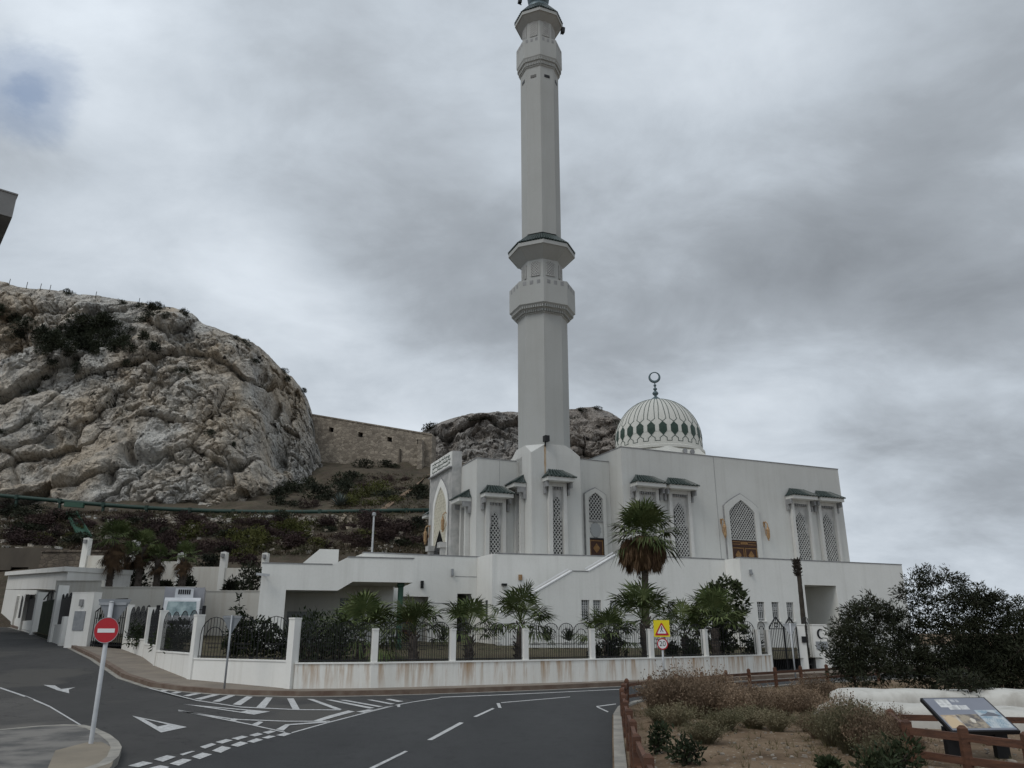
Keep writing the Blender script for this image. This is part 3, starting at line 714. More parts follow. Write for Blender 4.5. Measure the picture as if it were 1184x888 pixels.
# ------------------------------------------------------------------ the mosque (local axes: u to the right along its front, v into the building)
ORG = (5.996, 44.252, 0); HEAD = R(23)
UV = (cos(HEAD), sin(HEAD))
def to_uv(p): d = (p[0]-ORG[0], p[1]-ORG[1]); return (d[0]*UV[0]+d[1]*UV[1], -d[0]*UV[1]+d[1]*UV[0])
def to_w(u, v, z=0): return Vector((ORG[0]+u*UV[0]-v*UV[1], ORG[1]+u*UV[1]+v*UV[0], z))
mosque = thing('mosque', 'white mosque with a striped dome and pointed lattice windows above a walled terrace', 'mosque', ORG, HEAD)
FRONT = lambda u, v: frame((u, v, 0), (1, 0), (0, -1))          # faces the road
LEFT = lambda u, v: frame((u, v, 0), (0, -1), (-1, 0))          # faces left
def lattice_slit(root, name, fr, zb, zt, step, w1, w2, niche_w, niche_t, hood=True, hood_w=2.3, bars=.32):
    """tall stepped lattice slit in a marble niche between two pilasters under a tiled hood"""
    mb = MB(); mb.box(-niche_w/2+.12, niche_w/2-.12, zb-.4, niche_t, .02, .06, fr)
    wdw = mb.build(name, M['marble'], root)
    mb = MB()
    for s_ in (-1, 1): mb.box(min(s_*niche_w/2, s_*(niche_w/2-.24)), max(s_*niche_w/2, s_*(niche_w/2-.24)), zb-.4, niche_t+.25, .015, .30, fr)
    mb.box(-niche_w/2+.24, niche_w/2-.24, niche_t-.02, niche_t+.25, .07, .27, fr)
    mb.build('pilaster_frame', M['stained'], wdw)
    top = arch_outline(0, w1, step, zt, w1*.62, 3); low = [(-w2/2, zb-.4), (w2/2, zb-.4), (w2/2, step), (-w2/2, step)]
    mb = MB(); mb.prism(top, .063, .08, fr); mb.prism([(a, b-.003) for a, b in low], .063, .083, fr); mb.build('pane', M['dark'], wdw)
    mb = MB(); lattice(mb, top, bars, bars*.21, .085, .13, fr); lattice(mb, low, bars, bars*.21, .086, .131, fr); mb.build('lattice', M['lattice'], wdw)
    if hood:
        z0 = niche_t+.25; h = hood_w/2; pr = .85
        mb = MB(); mb.box(-h, h, z0, z0+.07, .02, pr, fr)
        mb.box(-h, h, z0+.07, z0+.25, pr-.08, pr, fr)
        for s_ in (-1, 1): mb.box(min(s_*h, s_*(h-.08)), max(s_*h, s_*(h-.08)), z0+.07, z0+.25, .02, pr-.083, fr)
        hd = mb.build('hood', M['plaster'], wdw)
        mb = MB()
        for s_ in (-1, 1):
            mb = MB(); a = s_*(niche_w/2+.2); mb.prism([(a-.07, z0-.004), (a-.07, z0-.75), (a+.07, z0-.75), (a+.07, z0-.004)], .02, .22, fr); mb.box(a-.07, a+.07, z0-.35, z0-.004, .22, .6, fr); mb.build('bracket', M['coping'], wdw)
        mb = MB()
        k = int((niche_w-.6)/.16)
        for i in range(k): a = -niche_w/2+.34+(niche_w-.68)*i/(k-1); mb.box(a-.04, a+.04, z0-.42, z0-.02, .10, .24, fr)
        mb.build('fringe', M['coping'], wdw)
        mb = MB(); e = .07; rz = z0+.25
        A, B = fr(-h-e, rz, pr+e), fr(h+e, rz, pr+e); C, D = fr(h-.45, rz+.5, .03), fr(-h+.45, rz+.5, .03); E_, F_ = fr(h+e, rz, .03), fr(-h-e, rz, .03)
        mb.poly([A, B, C, D]); mb.poly([B, E_, C]); mb.poly([F_, A, D]); mb.poly([F_, E_, B, A])
        n = max(6, int(hood_w/.24))
        for i in range(n+1):
            t = i/n; p, q = A.lerp(B, t), D.lerp(C, t); nrm = (B-A).cross(D-A).normalized()*.05; q = q+(q-p)*.08
            mb.tube([p+nrm*.4, q+nrm], .065, 6)
        for P_, Q_ in ((A, F_), (B, E_)):
            T_ = D if P_ is A else C
            for i in range(1, 4): t = i/4; mb.tube([P_.lerp(Q_, t), T_.lerp(Q_, .05)], .05, 5)
        mb.build('tile_roof', M['tile'], hd)
    return wdw
def arch_window(root, name, fr, w, zb, zt, door_t=None, leaves=2, bars=.24, surround=.38, sill=None):
    """big pointed lattice window with a raised surround, and a panelled door below"""
    zbot = zb
    mb = MB(); o = arch_outline(0, w+surround*2, zbot, zt+surround*1.1, w*.42); i = arch_outline(0, w, zbot, zt, w*.40)
    mb.ring(o, i, .0, .16, fr); i2 = [(a*1.0, b) for a, b in i]
    wd = mb.build(name, M['plaster'], root)
    e = arch_outline(0, w+surround*2+.10, zbot, zt+surround*1.1+.07, w*.42+.02); mb = MB(); mb.ring(e, o, .0, .10, fr); mb.build('edge_mould', M['coping'], wd)
    lat_b = sill if sill is not None else (door_t or zb)
    o2 = arch_outline(0, w, lat_b, zt, w*.40)
    mb = MB(); mb.prism(o2, .004, .03, fr); mb.build('pane', M['dark'], wd)
    mb = MB(); lattice(mb, o2, bars, bars*.18, .035, .085, fr); mb.ring(o2, [(a*(1-.10/w), lat_b+(b-lat_b)*.985+.03) for a, b in o2], .03, .10, fr); mb.build('lattice', M['lattice'], wd)
    return wd
def panel_door(root, name, fr, w, zb, zt, leaves):
    mb = MB(); mb.box(-w/2, w/2, zb, zt, .006, .05, fr); dr = mb.build(name, M['doorwood'], root)
    mb = MB(); lw = w/leaves
    for k in range(leaves):
        c = -w/2+lw*(k+.5); r = lw*.24; zc = zt-.58
        mb.prism([(c-r, zc), (c, zc-r*1.25), (c+r, zc), (c, zc+r*1.25)], .053, .075, fr)
        for z_ in (zt-.10, zt-1.12): mb.box(c-lw*.42, c+lw*.42, z_-.03, z_+.03, .053, .07, fr)
        for s_ in (-1, 1): mb.box(c+s_*lw*.43-.03, c+s_*lw*.43+.03, zb, zt-.06, .053, .071, fr)
    mb.build('inlay', M['doorgold'], dr); return dr
# masses of the upper hall
mb = MB()
mb.box(3.5, 22.5, 5, 25, .2, 13.44)
mb.box(-3, 3.49, 6.6, 24.5, .2, 12.74)
mb.box(-5.86, -3.001, 7.3, 16.4, .2, 12.36)
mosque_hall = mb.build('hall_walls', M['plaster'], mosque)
mb = MB()
mb.box(3.47, 22.53, 4.97, 5.25, 13.443, 13.50); mb.box(3.47, 3.75, 5.253, 25, 13.443, 13.50)
mb.box(.5, 3.46, 6.57, 6.8, 12.743, 12.79); mb.box(-5.89, -3.1, 7.27, 7.5, 12.363, 12.41); mb.box(-5.89, -5.6, 7.503, 10.2, 12.363, 12.41)
mb.build('roof_coping', M['coping'], mosque)
mb = MB(); mb.box(11.0-.02, 11.0, 4.985, 5, 4.8, 13.4); mb.build('joint_line', M['coping'], mosque); mb = MB(); mb.box(-4.3, -4.285, 7.29, 7.3, 4.8, 12.3); mb.build('joint_line', M['coping'], mosque)
for u in (5.22, 7.77, 18.2, 20.72):
    lattice_slit(mosque, 'slit_window', FRONT(u, 5), 4.8, 9.95, 8.45, .82, 1.12, 1.75, 10.55, hood_w=2.25, bars=.225)
wd = arch_window(mosque, 'arched_window', FRONT(12.95, 5), 2.2, 4.8, 10.5, sill=7.72, bars=.215, surround=.36)
fr = FRONT(12.95, 5)
mb = MB(); mb.box(-1.1, 1.1, 7.27, 7.72, .004, .07, fr); tr_ = mb.build('transom', M['doorwood'], wd)
mb = MB(); mb.box(-1.0, -.35, 7.40, 7.45, .073, .09, fr); mb.box(-1.0, -.35, 7.56, 7.61, .073, .09, fr); mb.box(.35, 1.0, 7.40, 7.45, .073, .09, fr); mb.box(.35, 1.0, 7.56, 7.61, .073, .09, fr); mb.box(-.3, .3, 7.42, 7.6, .073, .085, fr); mb.build('carved_band', M['doorgold'], tr_)
panel_door(mosque, 'door', fr, 2.2, 4.8, 7.265, 2)
# the small arched window, star medallion and door of the right-hand wing
fr = FRONT(2.27, 6.6)
arch_window(mosque, 'arched_window', fr, 1.08, 4.8, 10.55, sill=8.68, bars=.23, surround=.26)
mb = MB(); mb.box(-.56, .56, 8.60, 8.67, .01, .1, fr); mb.build('window_sill', M['coping'], mosque)
mb = MB(); mb.prism([((.42 if i % 2 else .36)*cos(i*pi/12), 8.08+(.52 if i % 2 else .45)*sin(i*pi/12)) for i in range(24)], .005, .05, fr); mb.build('star_medallion', M['lattice_gray'], mosque)
panel_door(mosque, 'door', fr, 1.06, 4.8, 7.48, 1)
mb = MB(); mb.box(-.62, -.535, 4.8, 7.56, .005, .10, fr); mb.box(.535, .62, 4.8, 7.56, .005, .10, fr); mb.box(-.53, .53, 7.485, 7.56, .005, .10, fr); mb.build('door_frame', M['dark'], mosque)
lattice_slit(mosque, 'slit_window', FRONT(-4.63, 7.3), 4.8, 8.98, 7.95, .44, .66, 1.35, 9.55, hood_w=1.95, bars=.225)
lattice_slit(mosque, 'slit_window', LEFT(-5.86, 9.05), 4.8, 8.98, 7.95, .44, .66, 1.15, 9.45, hood_w=1.7, bars=.225)
# entrance portal on the left face
mb = MB(); mb.box(-6.53, -5.863, 10.25, 15.32, .2, 13.42); mb.box(-5.9, -5.0, 15.4, 16.5, .2, 12.2)
pt = mb.build('portal', M['marble'], mosque)
fr = LEFT(-6.53, 12.45)
mb = MB(); o = arch_outline(0, 3.3, 4.8, 11.85, 2.0, 8, (1.7, .85)); i = arch_outline(0, 2.75, 4.8, 11.3, 1.75, 8, (1.7, .85)); mb.ring(o, i, .0, .10, fr); mb.build('arch_surround', M['plaster_low'], pt)
mb = MB(); mb.ring(arch_outline(0, 3.44, 4.8, 11.97, 2.05, 8, (1.7, .85)), o, .0, .06, fr); mb.build('edge_mould', M['coping'], pt)
mb = MB(); mb.prism(i, .004, .02, fr); mb.build('arch_screen', M['lattice_gray'], pt)
mb = MB(); lattice(mb, i, .42, .19, .022, .06, fr, 1.0); mb.build('screen_lattice', M['cream'], pt)
mb = MB(); mb.prism(arch_outline(0, 2.3, 4.8, 8.3, 1.5), .065, .09, fr); mb.build('doorway', M['pane'], pt)
for s_ in (-1, 1): mb = MB(); mb.box(s_*1.32-.16, s_*1.32+.16, 4.8, 7.0, .06, .40, fr); mb.box(s_*1.32-.3, s_*1.32+.3, 7.003, 7.35, .05, .55, fr); mb.build('portal_column', M['marble'], pt)
mb = MB(); mb.box(-2.6, 2.16, 12.36, 13.40, .004, .07, fr); sg = mb.build('inscription_panel', M['plaster_low'], pt)
mb = MB(); rr = random.Random(3)
for row in range(3):
    a = -2.1
    while a < 1.75:
        w_ = rr.uniform(.08, .3); zc = 12.62+row*.28+rr.uniform(-.03, .03)
        mb.box(a, a+w_, zc-.045, zc+.02, .073, .082, fr)
        if rr.random() < .65: mb.box(a+w_*.3, a+w_*.3+.05, zc+.022, zc+.15, .073, .081, fr)
        if rr.random() < .3: mb.box(a+w_*.5, a+w_*.5+.06, zc-.12, zc-.06, .073, .081, fr)
        a += w_+rr.uniform(.02, .08)
mb.build('green_inscription', M['green_pat'], sg)
mb = MB(); mb.box(-2.6, 2.2, 12.27, 12.35, .004, .22, fr); mb.build('panel_ledge', M['coping'], pt)
fr = LEFT(-5.9, 15.95)
mb = MB(); mb.box(-.5, .5, 9.6, 9.8, 0, .8, fr); mb.box(-.4, -.2, 4.8, 9.6, 0, .3, fr); mb.box(.2, .4, 4.8, 9.6, 0, .3, fr); hd = mb.build('hood', M['plaster'], mosque)
mb = MB(); mb.poly([fr(-.57, 9.803, .87), fr(.57, 9.803, .87), fr(.3, 10.4, .02), fr(-.3, 10.4, .02)]); mb.poly([fr(.57, 9.803, .87), fr(.57, 9.803, 0), fr(.3, 10.4, .02)]); mb.build('tile_roof', M['tile'], hd)
# gilt wall lanterns
def lantern(fr, zc):
    mb = MB(); o = fr(0, zc, .35)
    mb.lathe([(.02, zc-.62), (.05, zc-.58), (.03, zc-.5), (.09, zc-.45), (.11, zc-.36), (.125, zc+.1), (.145, zc+.12), (.09, zc+.28), (.05, zc+.36), (.06, zc+.42), (.02, zc+.5)], 6, (o.x, o.y))
    l = mb.build('wall_lantern', M['gold'], mosque)
    mb = MB(); mb.tube([fr(0, zc+.62, .02), fr(0, zc+.72, .2), fr(0, zc+.55, .35), fr(0, zc+.45, .35)], .04, 6); mb.tube([fr(0, zc+.62, .03), fr(0, zc-.1, .1), fr(0, zc-.55, .3)], .03, 6); mb.box(-.07, .07, zc+.4, zc+.75, .005, .05, fr)
    mb.build('lantern_arm', M['gold'], l)
for u in (11.2, 14.9): lantern(FRONT(u, 5), 8.35)
lantern(LEFT(-6.53, 10.95), 8.6); lantern(LEFT(-6.53, 14.9), 8.2)

# dome
DC = (13.45, 15.3); DR = 3.62; DZ = 17.08
mb = MB(); mb.lathe([(4.9, 13.3), (4.85, 14.8), (3.9, 15.75), (3.85, 15.8)], 8, DC, pi/8); mb.lathe([(3.8, 15.75), (3.8, 15.95), (3.68, 16.0), (3.62, 16.05), (3.60, 17.1)], 64, DC)
dm = mb.build('dome_drum', M['dome'], mosque)
mb = MB()
for k in range(4):
    for dx in (-.35, .35):
        a = -pi/2 + k*pi/2; e = (cos(a), sin(a)); p = Vector((DC[0]+e[0]*4.1-e[1]*dx, DC[1]+e[1]*4.1+e[0]*dx, 15.35)); mb.tube([p, p+Vector((e[0]*.12, e[1]*.12, 0))], .2, 10)
mb.build('drum_vent', M['coping'], dm)
prof = [(DR*cos(R(el)), DZ+DR*1.0*sin(R(el))) for el in range(0, 90, 3)] + [(.02, DZ+DR)]
mb = MB(); mb.lathe(prof, 96, DC, cap=False); dome = mb.build('dome', M['dome'], mosque, sm=True)
def dp(az, el, off=.012):
    if el < 0: r = DR+off-.01; return Vector((DC[0]+r*cos(R(az)), DC[1]+r*sin(R(az)), DZ+DR*R(el)))
    r = (DR+off)*cos(R(el)); return Vector((DC[0]+r*cos(R(az)), DC[1]+r*sin(R(az)), DZ+(DR+off)*sin(R(el))))
mbh = MB(); mbl = MB()
def dline(pts, w=.045):
    for (a0, e0), (a1, e1) in zip(pts, pts[1:]):
        n = max(1, int(abs(e1-e0)/6), int(abs(a1-a0)/3))
        P = [dp(lerp(a0, a1, i/n), lerp(e0, e1, i/n), .012) for i in range(n+1)]
        for p, q in zip(P, P[1:]):
            o = (p-Vector((*DC, DZ))).normalized(); mbl.beam(p, q+(q-p)*.03, w, .022, up=o)
for k in range(24):
    a = k*15+3; h = 4.7
    hexp = [(a, -5), (a+h, .5), (a+h, 8.5), (a, 13.2), (a-h, 8.5), (a-h, .5)]
    c = dp(a, 4, .03); ring = []
    for (a0, e0), (a1, e1) in zip(hexp, hexp[1:]+hexp[:1]): ring += [dp(a0, e0, .02), dp((a0+a1)/2, (e0+e1)/2, .02)]
    mbh.add([c]+ring, [(0, i+1, (i+1) % 12+1) for i in range(12)]); dline(hexp+hexp[:1], .03)
    dline([(a-4.6, 72), (a-3.9, 40), (a-4.9, 17.5), (a, 13.4), (a+4.9, 17.5), (a+3.9, 40), (a+4.6, 72)])
    dline([(a, -5.2), (a+4.5, -8.7), (a+4.2, -12.4), (a+10.8, -12.4), (a+10.5, -8.7), (a+15, -5.2)])
mbh.build('hexagon_mosaic', M['green_pat'], dome); mbl.build('mosaic_line', M['green_line'], dome)
mb = MB(); z = DZ+DR
mb.lathe([(.55, z-.06), (.42, z+.1), (.12, z+.35), (.1, z+.42), (.2, z+.5), (.27, z+.62), (.2, z+.76), (.09, z+.84), (.09, z+.9), (.15, z+.96), (.18, z+1.03), (.14, z+1.1), (.06, z+1.16), (.06, z+1.24), (.11, z+1.3), (.13, z+1.36), (.1, z+1.42), (.05, z+1.46), (.05, z+1.7)], 20, DC)
fin = mb.build('finial', M['bronze'], dome, sm=True)
mb = MB(); zc = z+2.12; n = 40; vs = []; Rr = .43
ca = R(-23)-0.2; ex = Vector((cos(ca), sin(ca), 0)); ey = Vector((-sin(ca), cos(ca), 0))
for i in range(n):
    t = 2*pi*i/n; th = .05+.055*(1-sin(t))/2*1.3
    c_ = Vector((DC[0], DC[1], zc)) + ex*(Rr*cos(t)) + Vector((0, 0, Rr*sin(t))); o_ = ex*cos(t)+Vector((0, 0, sin(t)))
    vs += [c_+o_*th, c_+ey*th*.8, c_-o_*th, c_-ey*th*.8]
mb.add(vs, [(4*i+k, 4*i+(k+1) % 4, 4*((i+1) % n)+(k+1) % 4, 4*((i+1) % n)+k) for i in range(n) for k in range(4)])
mb.build('crescent', M['bronze'], fin, sm=True)

# terrace podium with its stair wall
VB = -1.36
mb = MB()
fr = FRONT(0, 0)
small = lambda u, t, zb, w=.52: (u, u+w, zb, t)
A_H = [(-2.44, -1.94, 2.28, 3.34), (-1.72, -1.22, 2.28, 3.34), (-.66, -.13, 2.68, 3.34), (.25, .76, 2.68, 3.34), (1.16, 1.67, 2.68, 3.34), (2.05, 2.56, 2.68, 3.34), (3.11, 3.62, 2.3, 3.34), (3.86, 4.38, 2.3, 3.34), (5.0, 5.5, 2.3, 3.34)]
mb.wall(-.08, 7.33, .3, 5.8, [h for h in A_H if h[0] > 0] + [(6.05, 7.25, .3, 4.38)], .3, fr)
mb.wall(-2.95, -.081, .3, 4.0, [h for h in A_H if h[1] < 0], .3, fr)
# sloping stair wall: landings and two flights
mb.prism([(-7.3, .3), (-2.951, .3), (-2.951, 4.81), (-7.3, 2.52)], 0, -.3, fr)
mb.prism([(-2.95, 4.001), (-.081, 4.001), (-.081, 5.8), (-1.94, 4.83), (-2.95, 4.83)], 0, -.3, fr)
frB = FRONT(0, VB)
B_H = [(8.3, 8.82, 2.3, 3.35), (9.36, 9.88, 2.3, 3.35), (10.45, 10.97, 2.3, 3.35), (17.2, 17.8, 2.3, 3.38), (18.2, 18.8, 2.3, 3.38), (15.6, 16.2, 2.3, 3.38), (11.97, 14.46, .3, 4.38)]
mb.wall(7.33, 20.25, .3, 5.8, B_H, .3, frB)
mb.wall(-VB-.301+0, -.001+0, .3, 5.8, [], .3, LEFT(7.33, 0)) if False else mb.box(7.33, 7.63, VB+.3, 0, .3, 5.8)
mb.prism([(20.25, VB), (20.249, VB+.3), (23.2, 3.2), (23.2, 25), (23.5, 25), (23.5, 3.1)], .3, 5.8, lambda a, b, d: Vector((a, b, d)))
frC = frame((-6.58, 1.92, 0), (.989, -.148), (-.148, -.989))
mb.wall(0, 6.7, .3, 5.8, [], .3, frC)
mb.box(-6.88, -6.58, 1.93, 4.3, .3, 5.8)
mb.wall(-13.5, -6.881, .3, 5.8, [(-11.35, -9.75, .3, 3.55), (-8.05, -7.2, .3, 3.75)], .3, FRONT(0, 4.28))
mb.box(-13.5, -13.2, 4.59, 16, .3, 5.8)
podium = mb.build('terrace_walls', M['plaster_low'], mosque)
mb = MB()                                          # terrace floor and interior backs
mb.poly([(7.6, VB+.3, 4.75), (20.2, VB+.3, 4.75), (23.2, 3.2, 4.75), (23.2, 24.9, 4.75), (-13.2, 15.9, 4.75), (-13.2, 4.58, 4.75), (-6.6, 4.58, 4.75), (-6.3, 2.2, 4.75), (0, 1.25, 4.75), (7.3, .31, 4.75)])
mb.build('terrace_floor', M['plaster_low'], mosque)
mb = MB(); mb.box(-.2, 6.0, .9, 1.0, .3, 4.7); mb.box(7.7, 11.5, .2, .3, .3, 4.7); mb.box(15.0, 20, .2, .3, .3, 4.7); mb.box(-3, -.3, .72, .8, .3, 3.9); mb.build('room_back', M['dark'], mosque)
mb = MB(); mb.wall(11.97, 14.46, .3, 4.6, [(12.65, 13.05, 2.0, 3.35), (13.75, 14.15, 2.0, 3.35)], .2, FRONT(0, 1.3)); mb.box(11.77, 11.969, VB+.301, 1.3, .3, 4.7); mb.box(14.461, 14.66, VB+.301, 1.3, .3, 4.7); mb.box(11.97, 14.46, VB+.301, 1.3, 4.40, 4.6)
mb.build('porch', M['plaster_low'], mosque); mb = MB(); mb.wall(6.05, 7.3, .3, 4.6, [], .2, FRONT(0, 1.8)); mb.box(5.85, 6.049, .31, 1.8, .3, 4.7)
mb.build('porch', M['plaster_low'], mosque)
mb = MB(); mb.box(12.6, 14.2, 1.55, 1.6, 1.9, 3.5); mb.build('pane', M['pane'], mosque)
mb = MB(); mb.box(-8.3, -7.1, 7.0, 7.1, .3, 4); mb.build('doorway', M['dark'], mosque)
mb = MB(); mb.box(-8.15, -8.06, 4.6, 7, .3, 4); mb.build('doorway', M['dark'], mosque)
mb = MB(); mb.box(-7.19, -7.1, 4.6, 7, .3, 4); mb.build('doorway_side', M['plaster_low'], mosque)
mb = MB(); mb.wall(-11.6, -9.5, .3, 3.7, [(-10.9, -10.05, .3, 2.75)], .2, FRONT(0, 5.3)); mb.box(-9.74, -9.5, 4.59, 5.3, .3, 3.7); mb.build('porch', M['plaster_low'], mosque)
panel_door(mosque, 'door', FRONT(-10.47, 5.45), .9, .3, 2.75, 1)
for v_ in (3.55, 2.7):
    mb = MB(); mb.box(-.16, .16, 2.3, 3.35, .003, .012, LEFT(-6.88, v_)); mb.build('window', M['pale_pane'], mosque)
mb = MB()                                          # copings: grey line along every parapet, pale rail on the stairs
mb.box(-.06, 7.3, -.02, .32, 5.803, 5.86); mb.box(7.31, 20.27, VB-.02, VB+.32, 5.803, 5.86)
mb.box(0, 6.6, 5.803, 5.86, -.32, .02, frC); mb.box(-13.52, -6.57, 4.26, 4.6, 5.803, 5.86)
mb.box(-2.93, -1.95, -.02, .32, 4.833, 4.88)
mb.build('parapet_coping', M['coping'], mosque)
mb = MB()
for (a, b), (c_, d) in (((-7.2, 2.6), (-2.96, 4.83)), ((-1.92, 4.86), (-.08, 5.83))):
    mb.beam(fr(a, b+.03, -.15), fr(c_, d+.03, -.15), .36, .06); mb.beam(fr(a, b+.16, -.45), fr(c_, d+.16, -.45), .05)
mb.build('stair_rail', M['white'], mosque)
def barred_window(fr, h):
    mb = MB(); mb.box(h[0], h[1], h[2], h[3], -.25, -.22, fr); w_ = mb.build('window', M['pale_pane'], mosque)
    mb = MB(); n = 4; cw = h[1]-h[0]
    for i in range(n): a = h[0]+cw*(i+.5)/n; mb.box(a-.018, a+.018, h[2], h[3], -.12, -.09, fr)
    for t in (.12, .5, .85): z_ = lerp(h[2], h[3], t); mb.box(h[0], h[1], z_-.015, z_+.015, -.088, -.07, fr)
    for i in range(n-1):
        a = h[0]+cw*(i+1)/n; z_ = lerp(h[2], h[3], .66)
        mb.ring([(a+.07*cos(t*pi/4), z_+.1*sin(t*pi/4)) for t in range(8)], [(a+.045*cos(t*pi/4), z_+.07*sin(t*pi/4)) for t in range(8)], -.069, -.055, fr)
    mb.box(h[0]-.02, h[0]+.035, h[2], h[3], -.2, -.05, fr); mb.build('window_bars', M['win_bars'], w_)
    mb = MB(); mb.box(h[0]-.06, h[1]+.06, h[2]-.07, h[2]-.003, -.2, .07, fr); mb.build('window_sill', M['plaster_low'], w_)
for h in A_H: barred_window(fr, h)
for h in B_H[:6]: barred_window(frB, h)
# small fittings on the terrace walls
def fitting(name, fr, a, z_, w_, h_, d_, m_): mb = MB(); mb.box(a-w_/2, a+w_/2, z_-h_/2, z_+h_/2, .003, d_*.6, fr); mb.box(a-w_*.4, a+w_*.4, z_-h_*.45, z_-h_*.1, d_*.6+.002, d_, fr); return mb.build(name, m_, mosque)
fitting('alarm_box', frC, 1.3, 4.55, .2, .3, .15, M['gold']); fitting('security_camera', frC, -.02+.4, 4.15, .28, .12, .3, M['black_box'])
fitting('flood_lamp', frB, 8.0, 5.0, .14, .3, .2, M['grey_metal']); fitting('flood_lamp', FRONT(0, 4.28), -8.4, 4.9, .12, .4, .2, M['grey_metal'])
fitting('wall_lamp', FRONT(0, 4.28), -10.15, 4.2, .16, .4, .16, M['black_box'])
mb = MB(); frD = FRONT(0, 4.28); mb.box(-9.6, -8.06, 3.2, 3.23, .002, .012, frD); mb.box(-8.2, -6.9, 4.68, 4.71, .002, .012, frD); mb.build('render_joint', M['coping'], mosque)

# ------------------------------------------------------------------ the minaret (own local axes, turned like the mosque)
mc = to_w(-1.26, 6.89)
minaret = thing('minaret', 'tall white eight-sided minaret with two balconies standing at the left front corner of the mosque', 'minaret', (mc.x, mc.y, 0), HEAD)
MY = mc.y
def zy(py): return atY(592, py, MY).z
def rp(hw, py): z = zy(py); return hw*(MY*cos(PITCH)+(z-H)*sin(PITCH))/890
def octa(mb, prof, cap=True): return mb.lathe(prof, 8, (0, 0), R(22.5), cap)
Sq = 1.74
R1 = rp(30, 514); R2 = rp(28.6, 376); Rg = rp(38, 352); Rd = rp(23.6, 300)*1.0; Re = rp(38.4, 296); Rs = rp(22.6, 275); Rt = rp(21.7, 92); Rg2 = rp(26.2, 70); Rd2 = rp(18.8, 36); Re2 = rp(27.4, 29)
mb = MB()
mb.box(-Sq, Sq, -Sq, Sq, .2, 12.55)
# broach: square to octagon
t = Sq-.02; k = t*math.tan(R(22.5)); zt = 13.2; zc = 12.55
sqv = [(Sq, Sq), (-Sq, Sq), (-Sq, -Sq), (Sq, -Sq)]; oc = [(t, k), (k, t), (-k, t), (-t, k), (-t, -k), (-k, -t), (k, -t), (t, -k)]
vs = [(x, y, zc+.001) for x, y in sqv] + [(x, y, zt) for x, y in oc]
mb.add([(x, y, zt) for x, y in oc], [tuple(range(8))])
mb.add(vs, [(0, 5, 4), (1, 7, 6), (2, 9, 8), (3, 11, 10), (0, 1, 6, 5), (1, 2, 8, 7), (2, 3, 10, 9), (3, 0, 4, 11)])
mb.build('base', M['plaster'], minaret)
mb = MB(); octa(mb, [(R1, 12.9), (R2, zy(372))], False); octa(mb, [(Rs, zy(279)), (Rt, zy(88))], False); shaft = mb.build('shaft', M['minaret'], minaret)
def gallery(z0, z1, z2, z3, rin, rout, rdrum):
    mb = MB(); h = z1-z0
    octa(mb, [(rin, z0), (rin*1.05, z0+h*.08), (rin*1.05, z0+h*.30), (lerp(rin, rout, .62), z0+h*.62), (lerp(rin, rout, .62), z0+h*.72), (rout, z1), (rout, z2), (rout*.93, z2), (rout*.93, z2-.5), (rdrum, z2-.5)], False)
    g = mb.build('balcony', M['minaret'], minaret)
    md = MB()
    for f in range(8):
        th = f*pi/4; n = Vector((cos(th), sin(th), 0)); e = Vector((-sin(th), cos(th), 0)); ap = cos(R(22.5))
        fr = lambda a, b, d: n*d + e*a + Vector((0, 0, b))
        for (rr, b0, b1, kk) in ((lerp(rin*1.05, rout, .25), z0+h*.18, z0+h*.46, 9), (lerp(rin, rout, .75), z0+h*.56, z0+h*.88, 10)):
            wid = 2*rr*sin(R(22.5))*.97
            for i in range(kk):
                a = -wid/2+wid*(i+.5)/kk; md.box(a-wid/kk*.28, a+wid/kk*.28, b0, b1, rr*ap*.9, rr*ap*1.0+.03, fr)
        for i in (-1, 0, 1):
            wz = (z2-z1)*.17; a = i*rout*.22; zc_ = z1+(z2-z1)*.86
            ms = MB(); ms.box(a-rout*.055, a+rout*.055, zc_-wz/2, zc_+wz/2, rout*ap-.05, rout*ap+.006, fr); ms.build('drain_slot', M['coping'], g)
    md.build('dentil_course', M['minaret'], g)
    return g
gallery(zy(373), zy(363.5), zy(337), zy(323.5), R2, Rg, Rd)
gallery(zy(91), zy(81), zy(60), zy(44.5), Rt, Rg2, Rd2)
def lantern_room(z0, z1, r):
    mb = MB(); octa(mb, [(r, z0-1.5), (r, z1+.6)], False); d = mb.build('lantern_room', M['minaret'], minaret)
    ap = r*cos(R(22.5)); hw = r*sin(R(22.5))*.60
    for f in range(8):
        th = f*pi/4; n = Vector((cos(th), sin(th), 0)); e = Vector((-sin(th), cos(th), 0)); fr = lambda a, b, d_: n*(ap+d_) + e*a + Vector((0, 0, b))
        h = z1-z0; o = arch_outline(0, hw*2, z0+h*.10, z0+h*1.0, hw*.5, 3)
        mb = MB(); mb.prism(o, .003, .012, fr); w_ = mb.build('screen_window', M['coping'], d)
        mb = MB(); lattice(mb, o, hw*2/3.6, .05, .014, .05, fr, 1.1); mb.ring(o, [(a*.88, lerp(z0+h*.55, b, .94)) for a, b in o], .012, .06, fr); mb.build('lattice', M['lattice'], w_)
lantern_room(zy(330), zy(311), Rd); lantern_room(zy(56), zy(37.5), Rd2)
